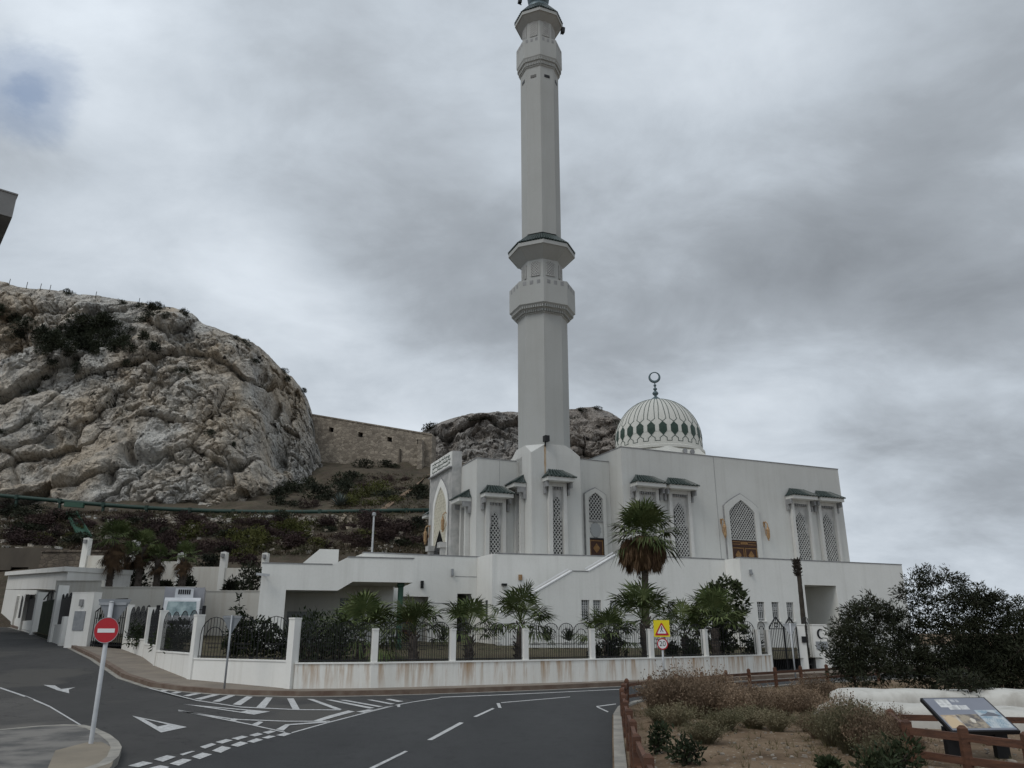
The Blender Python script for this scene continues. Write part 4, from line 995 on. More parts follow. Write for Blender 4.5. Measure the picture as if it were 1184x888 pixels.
def eave(zin, ze, zroof, rin, re, rtop, tiles):
    mb = MB(); octa(mb, [(rin*.98, zin), (re*.97, ze-.0), (re, ze), (re, ze+.28), (re*.95, ze+.32), (re*.9, ze+.32), (rtop, zroof-.05)], False)
    e = mb.build('eave', M['minaret'], minaret)
    mb = MB(); octa(mb, [(re*1.0, ze+.33), (rtop, zroof)], False)
    for f in range(8):
        a0, a1 = f*pi/4-R(22.5), f*pi/4+R(22.5)
        P0, P1 = Vector((re*cos(a0), re*sin(a0), ze+.35)), Vector((re*cos(a1), re*sin(a1), ze+.35)); Q0, Q1 = Vector((rtop*cos(a0), rtop*sin(a0), zroof)), Vector((rtop*cos(a1), rtop*sin(a1), zroof))
        for i in range(tiles):
            t = (i+.5)/tiles; p, q = P0.lerp(P1, t), Q0.lerp(Q1, t); mb.tube([p-(q-p)*.04, q+Vector((0, 0, .12))], [.085, .075], 6)
    mb.build('tile_roof', M['tile'], e); return e
eave(zy(310), zy(298.5), zy(283), Rd, Re, Rs*1.03, 9)
ze2 = zy(32); ev = eave(zy(38), ze2, zy(17), Rd2, Re2, rp(16, 12), 7)
z = zy(16); mb = MB(); mb.lathe([(rp(17, 12), z-.2), (rp(12, 10), zy(9.5)), (.75, zy(8.6)), (.55, zy(8)), (.62, zy(7)), (.85, zy(3)), (.9, zy(-1)), (.7, zy(-5)), (.35, zy(-8)), (.3, zy(-10)), (.45, zy(-13)), (.5, zy(-16)), (.3, zy(-19)), (.12, zy(-21)), (.12, zy(-30))], 24)
fin = mb.build('finial', M['bronze'], minaret, sm=True)
mb = MB(); n = 40; vs = []; zc_ = zy(-30)+.85
ey = Vector((0, 1, 0)); ex = Vector((1, 0, 0))
for i in range(n):
    t = 2*pi*i/n; th = .09+.09*(1-sin(t))/2; o_ = ex*cos(t)+Vector((0, 0, sin(t))); c_ = o_*.85+Vector((0, 0, zc_)); vs += [c_+o_*th, c_+ey*th, c_-o_*th, c_-ey*th]
mb.add(vs, [(4*i+k, 4*i+(k+1) % 4, 4*((i+1) % n)+(k+1) % 4, 4*((i+1) % n)+k) for i in range(n) for k in range(4)]); mb.build('crescent', M['bronze'], fin, sm=True)
# slots of the upper shaft, one in each face
zs = zy(101)
for f in range(8):
    th = f*pi/4; n_ = Vector((cos(th), sin(th), 0)); e = Vector((-sin(th), cos(th), 0)); ap = lerp(Rs, Rt, .95)*cos(R(22.5)); fr = lambda a, b, d_: n_*(ap+d_) + e*a + Vector((0, 0, b))
    mb = MB(); mb.box(-.22, .22, zs-.12, zs+.12, -.1, .03, fr); mb.build('shaft_slot', M['dark'], shaft)
for (a, z_, sp) in ((200, zy(20)+.2, 1.1), (247, zy(13)+.5, .8), (293, zy(12)+.6, .75), (330, zy(39), 1.0)):
    th = R(a); p = Vector((Re2*sp*cos(th), Re2*sp*sin(th), z_)); mb = MB(); mb.beam(p*.92+Vector((0, 0, z_*.08-.25)), p, .06); mb.beam(p+Vector((0, 0, -.15)), p+Vector((.05, 0, .35)), .3, .25); mb.build('floodlight', M['black_box'], minaret)
fr = frame((0, -Sq, 0), (1, 0), (0, -1))
a = R(247.5); rr = R1*.955; dv = Vector((cos(a), sin(a), 0)); sd = Vector((-sin(a), cos(a), 0))
fr2 = lambda x, b, d: dv*(rr*.96+d) + sd*x + Vector((0, 0, b))
ptc = Vector((-.78, -1.70, 0))
mb = MB(); mb.box(-.93, -.62, 13.28, 13.66, 0.02, .4, fr); mb.box(-.80, -.74, 13.0, 13.3, 0, .1, fr); mb.build('floodlight', M['black_box'], minaret)
mb = MB()
for x0, x1, z1_, z0_ in ((-.84, -.75, 13.12, 10.9), (-.80, -.72, 13.1, 11.0), (-.745, -.70, 13.05, 11.7)): mb.box(x0, x1, z0_, z1_, .002, .0035+.001*(x0+1), fr)
mb.build('rust_streak', M['rust'], minaret)
lattice_slit(minaret, 'slit_window', frame((-.05, -Sq, 0), (1, 0), (0, -1)), 4.8, 9.85, 8.5, .40, .64, 1.25, 10.45, hood_w=1.9, bars=.22)
lattice_slit(minaret, 'slit_window', frame((-Sq, -.18, 0), (0, -1), (-1, 0)), 4.8, 9.85, 8.5, .40, .64, 1.05, 10.2, hood_w=1.6, bars=.22)

# ------------------------------------------------------------------ porch building in front of the mosque
def yz(x, y): return .62 + .7*gz(x, y)
mb = MB()                                          # yard behind the boundary wall
P = [(-6.1, 23.75), (-3.9, 24.25), (-1.9, 25.15), (.4, 26.25), (2.65, 27.4), (4.75, 28.6), (7.35, 30.45), (9.9, 32.4), (14, 36), (40, 58), (40, 70), (-40, 70), (-38.2, 60), (-24.8, 43), (-21, 38.6), (-17.7, 37.2), (-15.1, 33.5), (-13.1, 30.1), (-10.2, 26.2)]
from mathutils.geometry import tessellate_polygon
for t in tessellate_polygon([[Vector((*p, 0)) for p in P]]): mb.poly([(*P[i], yz(*P[i])) for i in t])
struct(fix_up(mb.build('yard', M['yard'])))
AX = (-10.767, 34.0); ah = R(15)
annex = thing('porch_building', 'white flat-roofed building with a stepped roof edge over a dark carport and one green column', 'building', (*AX, 0), ah)
fr = frame((0, 0, 0), (1, 0), (0, -1))
mb = MB()
mb.prism([(0, .3), (1.07, .3), (1.07, 3.4), (3.25, 3.4), (3.87, 3.79), (6.53, 3.79), (6.53, 4.84), (3.6, 4.84), (2.95, 4.5), (0, 4.5)], 0, -.3, fr)
mb.box(0, .3, .3, 8, .3, 4.5); mb.box(6.23, 6.53, .3, 4.5, 3.79, 4.84); mb.box(.3, 3.4, .3, 8, 3.5, 4.2); mb.box(3.4, 6.22, .3, 8, 3.85, 4.5)
annex_wall = mb.build('wall', M['plaster_low'], annex)
mb = MB(); holes = [(1.15, 2.5, .3, 2.62), (3.6, 4.1, 2.1, 3.25), (4.3, 4.8, 2.1, 3.25), (4.95, 5.4, 2.1, 3.25)]
mb.wall(.31, 6.2, .3, 3.84, holes, .2, frame((0, 4.5, 0), (1, 0), (0, -1))); mb.build('carport_back_wall', M['plaster_low'], annex)
f4 = frame((0, 4.5, 0), (1, 0), (0, -1))
mb = MB(); mb.box(1.15, 2.5, .3, 2.62, -.15, -.1, f4); d_ = mb.build('garage_door', M['grey_metal'], annex)
for h in holes[1:]:
    mb = MB(); mb.box(h[0], h[1], h[2], h[3], -.15, -.1, f4); w_ = mb.build('window', M['pane'], annex)
    mb = MB(); mb.box((h[0]+h[1])/2-.03, (h[0]+h[1])/2+.03, h[2], h[3], -.098, -.06, f4); mb.box(h[0], h[1], h[2]+.5, h[2]+.55, -.098, -.065, f4); mb.build('window_bars', M['win_bars'], w_)
mb = MB(); mb.lathe([(.17, .3), (.17, .5), (.125, .55), (.125, 3.6), (.17, 3.65), (.17, 3.785)], 16, (6.05, .42)); mb.build('column', M['green_paint'], annex, sm=False)
mb = MB(); mb.box(3.6, 6.56, -.03, .33, 4.843, 4.88); mb.box(-.02, 2.95, -.02, .33, 4.503, 4.54); mb.build('roof_coping', M['coping'], annex)
mb = MB(); mb.beam((.1, -.02, 4.05), (.1, -.35, 4.0), .05); mb.beam((-.2, -.36, 4.02), (.35, -.36, 3.98), .1); mb.build('security_camera', M['pole'], annex)
mb = MB(); mb.prism([(-.2, 4.2), (2.0, 4.2), (2.0, 6.31), (.9, 6.31), (-.2, 5.3)], 0, -2.2, frame((1.7, 11.6, 0), (1, 0), (0, -1))); mb.build('stair_housing', M['plaster_low'], annex)
mb = MB(); mb.prism([(0, 4.2), (1.6, 4.2), (1.6, 6.3), (.25, 6.3), (0, 6.05)], 0, -2, frame((5.6, 13.3, 0), (1, 0), (0, -1))); mb.build('roof_housing', M['plaster_low'], annex)

# ------------------------------------------------------------------ boundary walls with railings, gates
def az(px, line):                                  # where the vertical plane through photo column px crosses a ground line
    for a, b in zip(line, line[1:]):
        k = (px-592)/890/cos(PITCH)*1.0
        best = None
        def f(t):
            x, y = lerp(a[0], b[0], t), lerp(a[1], b[1], t); z = 1.2-H
            return 592+890*x/(y*cos(PITCH)+z*sin(PITCH)) - px
        if f(0)*f(1) <= 0:
            lo, hi = 0., 1.
            for _ in range(40):
                m = (lo+hi)/2
                if f(lo)*f(m) <= 0: hi = m
                else: lo = m
            return (lerp(a[0], b[0], lo), lerp(a[1], b[1], lo))
    return line[-1]
def slab(mb, p, q, t, z0, z1, ext=0):
    p, q = Vector(p), Vector(q); d = (q-p).normalized(); n = Vector((-d.y, d.x))*t/2; p = p-d*ext; q = q+d*ext
    b = [p-n, q-n, q+n, p+n]
    mb.add([(v.x, v.y, z) for z in (z0, z1) for v in b], [(0, 3, 2, 1), (4, 5, 6, 7), (0, 1, 5, 4), (1, 2, 6, 5), (2, 3, 7, 6), (3, 0, 4, 7)])
def railing(mb, p, q, z0, zt, arches, bars=6):
    p, q = Vector(p), Vector(q); L_ = (q-p).length; d = (q-p)/L_; w = L_/arches
    at = lambda s, z: Vector((p.x+d.x*s, p.y+d.y*s, z))
    for k in range(arches):
        r = w/2-.02; c = w*(k+.5); base = zt-r*.8
        for i in range(bars+1):
            s = c-r+2*r*i/bars; u = (s-c)/r
            mb.beam(at(s, z0), at(s, base+.8*r*sqrt(max(0, 1-u*u))), .014)
        for rr, zb in ((r, base), (r*.62, base-.1)):
            P_ = [at(c+rr*cos(pi-pi*i/8), zb+rr*.8*sin(pi*i/8)) for i in range(9)]
            for a, b in zip(P_, P_[1:]): mb.beam(a, b, .018)
        for zz, h in ((base-.28, .5), (z0+.45, .6)):
            mb.beam(at(c-r*h, zz), at(c+r*h, zz), .016); mb.beam(at(c-r*h*.6, zz-.12), at(c+r*h*.6, zz-.12), .016)
    mb.beam(at(0, z0+.05), at(L_, z0+.05), .025)
def fence_run(root, pts, tops, posts, rails, wmat, postw=.17, arches=4, thick=.2, bars=7):
    for i, (a, b) in enumerate(zip(pts, pts[1:])):
        mb = MB(); g = min(gz(*a), gz(*b))
        slab(mb, a, b, thick, g-.2, tops[i])
        mb.build('wall_base', wmat, root).location = -root.location
        mb = MB(); slab(mb, a, b, thick+.05, tops[i]+.003, tops[i]+.045); mb.build('wall_coping', M['wall'], root).location = -root.location
        if rails[i]:
            d = (Vector(b)-Vector(a)).normalized(); e = postw/2+.02
            mb = MB(); railing(mb, Vector(a)+d*e, Vector(b)-d*e, tops[i]+.05, rails[i], arches[i] if isinstance(arches, list) else arches, bars); mb.build('railing', M['black_iron'], root).location = -root.location
    for i, p in enumerate(pts):
        if posts[i] is None: continue
        q = pts[min(i+1, len(pts)-1)]; o = pts[max(i-1, 0)]; ang = atan2(q[1]-o[1], q[0]-o[0])
        e = Vector((cos(ang), sin(ang)))*postw/2
        mb = MB(); slab(mb, Vector(p)-e, Vector(p)+e, postw+.02, gz(*p)-.2, posts[i]); slab(mb, Vector(p)-e*1.06, Vector(p)+e*1.06, postw+.05, posts[i]+.002, posts[i]+.05)
        mb.build('post', M['wall'], root).location = -root.location
WF = W_FRONT + [(14, 36.2)]
fp = [(-6.1, 23.6)] + [az(x, WF) for x in (433, 523, 607, 684, 752, 815, 876, 888)]
front = thing('boundary_wall', 'long white boundary wall streaked with rust, black hooped railings between white posts', 'wall', (fp[0][0], fp[0][1], 0))
fence_run(front, fp[1:], [.78]*7, [1.72, 1.72, 1.73, 1.73, 1.73, 1.72, 1.72, 1.72], [1.95, 1.95, 1.95, 1.95, 1.95, 2.08, 2.08], M['wall_rust'], arches=[4, 4, 4, 4, 4, 3, 1])
fence_run(front, [(-6.27, 23.70), fp[1]], [.78], [None, None], [1.95], M['wall_rust'])
left = thing('boundary_wall', 'white boundary wall stepping up the hill beside the side road, railings with hooped tops', 'wall', (-10.1, 26, 0))
LPX = [(-6.38, 23.72), (-10.1, 26.0), (-13.0, 30.0), (-15.0, 33.4), (-17.6, 37.0)]
fence_run(left, LPX, [.84, .98, 1.17, 1.36], [2.02, 2.16, 2.4, 2.6, 2.83], [2.12, 2.36, 2.56, 2.76], M['wall'], arches=[3, 4, 4, 4], postw=.24, bars=9)
# pillar with the notice board
def on_far(px): return az(px, W_FAR)
pl = thing('gate_pillar', 'wide white pillar with a pale blank notice board and small lamp beside the side gate', 'pillar', (-20.6, 38.3, 0))
a, b = Vector((-20.95, 38.35)), Vector((-19.75, 38.05))
mb = MB(); slab(mb, a, b, .5, .6, 3.45); slab(mb, a, b, .53, 3.453, 3.49); mb.build('pillar', M['wall'], pl).location = -pl.location
d = (b-a).normalized(); n = Vector((d.y, -d.x))
def pf(s0, s1, z0, z1, d0, d1, name, m_, par=pl):
    mb = MB(); fr = lambda s, z, dd: Vector((a.x+d.x*s+n.x*dd, a.y+d.y*s+n.y*dd, z)); mb.box(s0, s1, z0, z1, d0, d1, fr); o = mb.build(name, m_, par); o.location = -par.location; return o
nb = pf(.33, .93, 1.75, 2.62, .252, .29, 'notice_board', M['grey_metal']); pf(.55, .72, 2.85, 3.15, .252, .36, 'wall_lamp', M['coping'])
lg = thing('side_gate', 'black barred gate with a curved top between notice board pillar and stepped wall', 'gate', (-19, 37.7, 0))
ga, gb = Vector((-19.7, 38.0)), Vector((-17.85, 37.1)); gd = gb-ga; at = lambda t, z: Vector((ga.x+gd.x*t, ga.y+gd.y*t, z))
mb = MB(); gt = lambda t: 2.6+.55*sin(pi/2*min(1, t*1.4))
for i in range(15): t = i/14; mb.beam(at(t, 1.02), at(t, gt(t)), .03)
for i in range(14): mb.beam(at(i/14, gt(i/14)), at((i+1)/14, gt((i+1)/14)), .04)
mb.beam(at(0, 1.1), at(1, 1.1), .05); mb.beam(at(0, 2.3), at(1, 2.3), .03)
mb.build('leaf', M['black_iron'], lg).location = -lg.location
far = thing('boundary_wall', 'far white boundary wall with black slatted panels climbing the road at the left edge', 'wall', (-24.6, 43, 0))
fpt = [on_far(x) for x in (75, 62)] ; fp2 = [on_far(x) for x in (39, 24.5, 14.5, 6.5)] + [(-38, 60)]
def solid_bays(pts, tops, posts, rails):
    for i, (p, q) in enumerate(zip(pts, pts[1:])):
        mb = MB(); slab(mb, p, q, .25, gz(*p)-.3, tops[i]); mb.build('wall_base', M['wall'], far).location = -far.location
        if rails[i]:
            mb = MB(); railing(mb, p, q, tops[i], rails[i], 3, 8); slab(mb, p, q, .02, tops[i]+.01, rails[i]-.25); mb.build('railing', M['black_iron'], far).location = -far.location
    for p, z in zip(pts, posts):
        mb = MB(); e = Vector((.15, -.17)); slab(mb, Vector(p)-e, Vector(p)+e, .5, gz(*p)-.3, z); mb.build('post', M['wall'], far).location = -far.location
solid_bays(fpt, [2.05], [2.4, 4.0], [3.55]); solid_bays(fp2, [2.35, 2.55, 2.75, 3.0], [3.9, 3.95, 4.0, 4.1, 4.2], [3.9, 4.0, 4.1, 0])
p, q = on_far(60), on_far(42)
fg = thing('foot_gate', 'narrow dark green gate with an arched frame in the far left wall', 'gate', (p[0], p[1], 0))
mb = MB(); slab(mb, p, q, .06, gz(*p)+.05, 3.35); mb.build('leaf', M['dkgreen'], fg).location = -fg.location
mb = MB(); P_ = [Vector((lerp(p[0], q[0], t), lerp(p[1], q[1], t), 3.45+.4*sin(pi*t))) for t in [i/8 for i in range(9)]]
for x, y in zip(P_, P_[1:]): mb.beam(x, y, .05)
for t in (2, 4, 6): mb.beam(P_[t]-Vector((0, 0, .5)), P_[t], .04)
mb.build('arch_frame', M['black_iron'], fg).location = -fg.location

# right-hand gate, post and crescent pedestal
gl = [fp[-1], (14, 36.2)]; g0, g1, g2 = Vector(az(891, gl)), Vector(az(908, gl)), Vector(az(923, gl))
gate = thing('entrance_gate', 'black double gate with pointed tops at the right end of the white boundary wall', 'gate', (g1.x, g1.y, 0))
for a, b in ((g0, g1), (g1, g2)):
    d = b-a; at = lambda t, z: Vector((a.x+d.x*t, a.y+d.y*t, z)); mb = MB(); tz = lambda t: 1.85+.42*(1-abs(2*t-1))
    for i in range(9): t = .03+.94*i/8; mb.beam(at(t, .12), at(t, tz(t)), .045 if i in (0, 8) else .022)
    for t0, t1 in ((.03, .5), (.5, .97)): mb.beam(at(t0, tz(t0)), at(t1, tz(t1)), .04)
    for zz in (.2, .95, 1.8): mb.beam(at(.03, zz), at(.97, zz), .03)
    mb.ring([(.5+.16*cos(k*pi/5), 1.95+.1*sin(k*pi/5)) for k in range(10)], [(.5+.1*cos(k*pi/5), 1.95+.06*sin(k*pi/5)) for k in range(10)], -.01, .01, lambda x, y, z: at(x, y)+Vector((0, z, 0)))
    mb.build('leaf', M['black_iron'], gate).location = -gate.location
pp = Vector(az(926.5, gl)); gp = thing('gate_post', 'square white gate post with a small dark letter box, right of the double gate', 'post', (pp.x, pp.y, 0))
mb = MB(); mb.box(-.17, .17, -.15, .15, -.1, 1.95); mb.box(-.19, .19, -.17, .17, 1.953, 2.0); mb.build('pillar', M['wall'], gp)
mb = MB(); mb.box(-.02, .16, -.22, -.153, 1.25, 1.5); mb.build('letter_box', M['black_box'], gp)
pp = Vector(az(947, gl)); pd = thing('crescent_pedestal', 'broad white pedestal carrying a dark crescent emblem beside the trees', 'pedestal', (pp.x, pp.y, 0), R(8))
mb = MB(); mb.box(-.36, .36, -.2, .2, -.1, 1.95); mb.box(-.38, .38, -.22, .22, 1.953, 2.0); mb.build('pillar', M['wall'], pd)
mb = MB(); fr = frame((0, -.2, 0), (1, 0), (0, -1)); o = [(.16*cos(R(a)), 1.6+.21*sin(R(a))) for a in range(50, 311, 13)]; i_ = [(.045+.125*cos(R(a)), 1.6+.17*sin(R(a))) for a in [58+12.2*k for k in range(21)]]
for k in range(len(o)-1): mb.prism([o[k], i_[k], i_[k+1], o[k+1]], .003, .03, fr)
mb.build('crescent', M['ink'], pd)
mb = MB(); mb.box(-.26, .28, .95, 1.28, .003, .02, fr); mb.build('name_plate', M['grey_metal'], pd)
mb = MB(); q0, q1 = Vector(az(930, gl)), Vector(az(938, gl)); railing(mb, q0, q1, .3, 2.3, 1, 6); sp = mb.build('side_railing', M['black_iron']); tag(sp, 'short run of black hooped railing between gate post and crescent pedestal', 'railing')
mb = MB(); slab(mb, (pp.x+.4, pp.y+.1), (24, 44), .2, -.1, 1.0); tag(mb.build('boundary_wall', M['wall']), 'plain low white wall running right behind the dark trees', 'wall')
# low ledge with agaves inside the yard
mb = MB(); a, b = to_w(-6.9, -2.2), to_w(5.5, -2.2); slab(mb, (a.x, a.y), (b.x, b.y), .3, .5, 1.15); slab(mb, (a.x, a.y), (b.x, b.y), .36, 1.153, 1.2)
tag(mb.build('planter_wall', M['plaster_low']), 'low white garden wall along the foot of the mosque terrace', 'wall')

# ------------------------------------------------------------------ terraces, sheds and walls at the foot of the hill on the left
def wall_thing(name, label, cat, pts, t, zs, z0, m_, ext=0):
    mb = MB()
    for (a, b), z in zip(zip(pts, pts[1:]), zs): slab(mb, a, b, t, z0, z)
    return tag(mb.build(name, m_), label, cat)
rw = thing('retaining_wall', 'white stepped retaining wall behind the parked truck, below the palms', 'wall', (-26.5, 47, 0))
for (x0, x1, z) in ((-27.0, -24.3, 4.54), (-24.298, -18.86, 4.18), (-18.858, -12.5, 3.96)):
    mb = MB(); mb.box(x0, x1, 47, 47.35, .5, z); mb.box(x0-.001, x1, 46.96, 47.4, z+.003, z+.06); mb.build('wall_step', M['terrace_wall'], rw).location = -rw.location
mb = MB(); mb.poly([(-31, 47.3, 4.1), (-12, 47.3, 3.8), (-12, 58, 4.4), (-31, 58, 4.7)]); struct(mb.build('terrace', M['hillsoil']))
tw = thing('terrace_wall', 'upper white terrace wall with tall lamp posts, stained brown, behind the palms', 'wall', (-26, 56, 0))
for (x0, x1, z) in ((-30.6, -26.95, 6.88), (-26.948, -23.6, 6.48), (-23.598, -20.5, 6.1), (-20.498, -17.3, 6.02)):
    mb = MB(); mb.box(x0, x1, 56, 56.3, 3.5, z); mb.build('wall_panel', M['terrace_wall'], tw).location = -tw.location
for x, z in ((-30.5, 8.1), (-27.0, 7.95), (-23.6, 7.05), (-20.55, 7.12), (-17.6, 7.05)):
    mb = MB(); mb.box(x-.2, x+.2, 55.9, 56.4, 3.5, z); p_ = mb.build('post', M['wall'], tw); p_.location = -tw.location
    mb = MB(); mb.lathe([(.03, z+.003), (.12, z+.02), (.12, z+.05), (.05, z+.07)], 8, (x, 56.1)); mb.box(x-.1, x+.1, 55.7, 55.897, z-.38, z-.12); mb.build('lamp', M['coping'], p_)
sh = thing('store_building', 'low white building with a sloping flat roof behind the far left wall', 'building', (-28, 47, 0))
mb = MB(); q0, q1 = atY(10, 664, 55.5), atY(79, 659, 49)
b0, b1, b2, b3 = (q0.x, q0.y), (q1.x, q1.y), (q1.x+2.5, q1.y+3), (q0.x+2.5, q0.y+3)
za, zb_ = q0.z-.1, q1.z-.1
mb.add([(*b0, .5), (*b1, .5), (*b2, .5), (*b3, .5), (*b0, za), (*b1, zb_), (*b2, zb_), (*b3, za)], [(0, 1, 5, 4), (1, 2, 6, 5), (2, 3, 7, 6), (3, 0, 4, 7), (4, 5, 6, 7)]); mb.build('wall', M['wall'], sh).location = -sh.location
mb = MB(); d = Vector((5.3, -2.3, 0)).normalized()
mb.add([(b0[0]-.15, b0[1]-.2, za+.005), (b1[0]-.1, b1[1]-.2, zb_+.005), (b2[0]+.1, b2[1], zb_+.005), (*b3, za+.005), (b0[0]-.15, b0[1]-.2, za+.25), (b1[0]-.1, b1[1]-.2, zb_+.3), (b2[0]+.1, b2[1], zb_+.3), (*b3, za+.25)], [(0, 1, 5, 4), (1, 2, 6, 5), (2, 3, 7, 6), (3, 0, 4, 7), (4, 5, 6, 7), (0, 3, 2, 1)]); mb.build('roof', M['wall'], sh).location = -sh.location
br = thing('concrete_bridge', 'brown concrete deck over a black opening at the foot of the hill', 'bridge', (-42, 64, 0))
mb = MB(); mb.box(-60, -37.6, 64, 70, 6.7, 8.25); mb.box(-60.0, -40.6, 63.9, 64, 6.45, 6.75); mb.box(-39.2, -37.6, 63.95, 70, 2, 6.697); mb.build('deck', M['concrete'], br).location = -br.location
mb = MB(); mb.box(-60, -39.2, 66.5, 66.7, 1, 6.69); mb.build('dark_opening', M['dark'], br).location = -br.location
mb = MB(); mb.box(-37.4, -30.5, 62.3, 63, 2, 7.75); mb.box(-37.4, -30.5, 62.2, 63.1, 7.753, 7.9); tag(mb.build('rubble_wall', M['rubble']), 'short brown rubble stone wall between the concrete bridge and the palms', 'wall')

# ------------------------------------------------------------------ rampart, pipeline, pole, tall building
ra = atY(360, 480, 119); rb = atY(494, 502.5, 116); d = Vector((rb.x-ra.x, rb.y-ra.y)); RL = d.length; d.normalize()
ramp = thing('rampart', 'old stone rampart wall with square gun openings on the hill above the slope', 'rampart', (ra.x, ra.y, 0))
sl = (rb.z-ra.z)/RL; rfr = lambda a, b, dd: Vector((d.x*a + d.y*dd, d.y*a - d.x*dd, b + sl*a))
def ra_of(px): 
    lo, hi = -5., RL+6
    for _ in range(40):
        m = (lo+hi)/2; x = ra.x+d.x*m; y = ra.y+d.y*m
        if 592+890*x/(y*cos(PITCH)+30*sin(PITCH)) < px: lo = m
        else: hi = m
    return lo
holes = []
for px, dz_ in ((382.7, 1.45), (417, 1.45), (451, 1.4), (485.5, 1.0)): a = ra_of(px); holes.append((a-.38, a+.38, ra.z-dz_-.75, ra.z-dz_))
mb = MB(); mb.wall(-6, RL+.8, ra.z-16, ra.z, holes, 2.5, rfr); mb.build('wall', M['rampart'], ramp)
mb = MB()
for h in holes: mb.box(h[0]-.1, h[1]+.1, h[2]-.1, h[3]+.1, -1.2, -1.1, rfr)
mb.build('gun_opening', M['dark'], ramp)
mb = MB(); mb.box(-6, RL+.8, ra.z+.003, ra.z+.22, -2.6, .1, rfr); mb.build('wall_cap', M['rampart'], ramp)
a = ra_of(464); mb = MB(); mb.box(a-.12, a+.12, ra.z-9, ra.z-3.0, .003, .25, rfr); mb.build('drain_pipe', M['concrete'], ramp)
a = ra_of(489.5); mb = MB(); mb.prism([(a-.5, ra.z-12), (a+.6, ra.z-12), (a+.3, ra.z-1.2), (a-.3, ra.z-1.2)], .003, 1.6, rfr); mb.build('buttress', M['rampart'], ramp)
PL = [(-90, 566), (-40, 568.5), (0, 573), (50, 577.5), (100, 582), (150, 586), (200, 589), (250, 591), (300, 592), (350, 592), (400, 591.5), (450, 590.5), (500, 590)]
pts = [atY(x, y, 80.5) for x, y in PL]
pipe = thing('pipeline', 'long dark green pipe on short supports crossing the hillside below the cliff', 'pipeline', pts[3])
mb = MB(); mb.tube(pts, .21, 10); mb.build('pipe', M['pipe'], pipe, sm=True).location = -pipe.location
for i in range(12):
    t = (i+.4)/12*(len(pts)-1); k = int(t); p = pts[k].lerp(pts[k+1], t-k)
    mb = MB(); mb.beam((p.x, p.y, p.z-.2), (p.x, p.y, hz(p.x, p.y)-.3 if hz(p.x, p.y) < p.z-.5 else p.z-.7), .22); mb.beam((p.x-.16, p.y, p.z), (p.x+.16, p.y, p.z), .47); mb.build('support', M['pipe'], pipe).location = -pipe.location
mb = MB(); A_ = atY(75, 583, 80.2); B_ = atY(97, 584.5, 80.2); mb.beam(A_, B_, .35, .5); c0, c1 = atY(82, 594, 79), atY(99, 623, 74); mb.beam(c0, c1, 1.0, .12); mb.beam(c0+Vector((.5, 0, .1)), c1+Vector((.5, 0, .1)), .08, .4); mb.beam(c0-Vector((.5, 0, -.1)), c1-Vector((.5, 0, -.1)), .08, .4)
tag(mb.build('drain_chute', M['green_paint']), 'pale green metal chute running down the slope under the pipe', 'chute')
pb = atY(430, 640, 52); lp = thing('light_pole', 'thin grey pole standing behind the roof against the scrub slope', 'pole', (pb.x, pb.y, 0))
mb = MB(); mb.tube([(0, 0, 1), (0, 0, 9.1)], [.09, .06], 8); mb.build('pole', M['pole'], lp)
mb = MB(); mb.lathe([(.05, 9.1), (.14, 9.15), (.14, 9.3), (.06, 9.36)], 10); mb.build('lamp_head', M['grey_metal'], lp)
tb = atY(19.8, 226, 34); hd_ = R(40)
tall = thing('tall_building', 'grey corner of a tall building with a pale overhanging parapet, cut by the left edge', 'building', (tb.x, tb.y, 0), hd_)
zt_ = tb.z; mb = MB(); mb.box(-24, -.45, .45, 14, 0, zt_-1.25); mb.build('wall', mat('dark_grey_cladding', (.075, .08, .09), (.055, .06, .07), .8, .6, stretch=(1, 1, .2)), tall)
mb = MB(); mb.box(-24.5, 0, 0, 14.5, zt_-1.247, zt_); mb.box(-24.5, .04, -.04, 14.5, zt_+.003, zt_+.08); mb.build('parapet', mat('grey_concrete_panel', (.26, .255, .245), (.21, .205, .2), .7, .8), tall)
mb = MB()
for k in range(6): mb.box(-23.8, -.7, .40, .449, 2+k*3, 3.4+k*3)
mb.build('window_band', M['pane'], tall)

# ------------------------------------------------------------------ plants
RV = random.Random(11)
def rnd_dir(rng, up=0):
    while True:
        v = Vector((rng.uniform(-1, 1), rng.uniform(-1, 1), rng.uniform(-1, 1)))
        if .05 < v.length < 1: v.normalize(); v.z += up; return v.normalized()
def blade(mb, p, d, l, w, rng, fold=.0):
    s_ = d.cross(rnd_dir(rng))
    if s_.length < 1e-3: return
    s_ = s_.normalized()*w/2; m = p+d*l*.45
    mb.add([p, m+s_, p+d*l, m-s_], [(0, 1, 2, 3)])
def fan_frond(mb, base, dirn, pet, L_, n, rng, droop=.25, spread=105, stalk=True):
    dirn = dirn.normalized(); side = dirn.cross(Vector((0, 0, 1)))
    if side.length < .1: side = Vector((1, 0, 0))
    side.normalize(); nor = side.cross(dirn)
    t = base + dirn*pet + Vector((0, 0, -pet*.10))
    if stalk: mb.beam(base, t, .03, .018)
    sp = R(spread)
    for k in range(n):
        a = -sp+2*sp*k/(n-1)+rng.uniform(-.05, .05); sd = (dirn*cos(a)+side*sin(a)+nor*(-.10+.08*cos(a)+rng.uniform(-.06, .06))).normalized()
        l = L_*(.62+.38*cos(a*.75))*rng.uniform(.85, 1.1); w = L_*.085*rng.uniform(.7, 1.1)
        sn = sd.cross(nor).normalized()*w/2; m = t+sd*l*.55; e = t+sd*l+Vector((0, 0, -droop*l*rng.uniform(.5, 1.6)))
        mb.add([t, m+sn, m-sn], [(0, 1, 2)]); mb.add([m+sn, e, m-sn], [(0, 1, 2)])
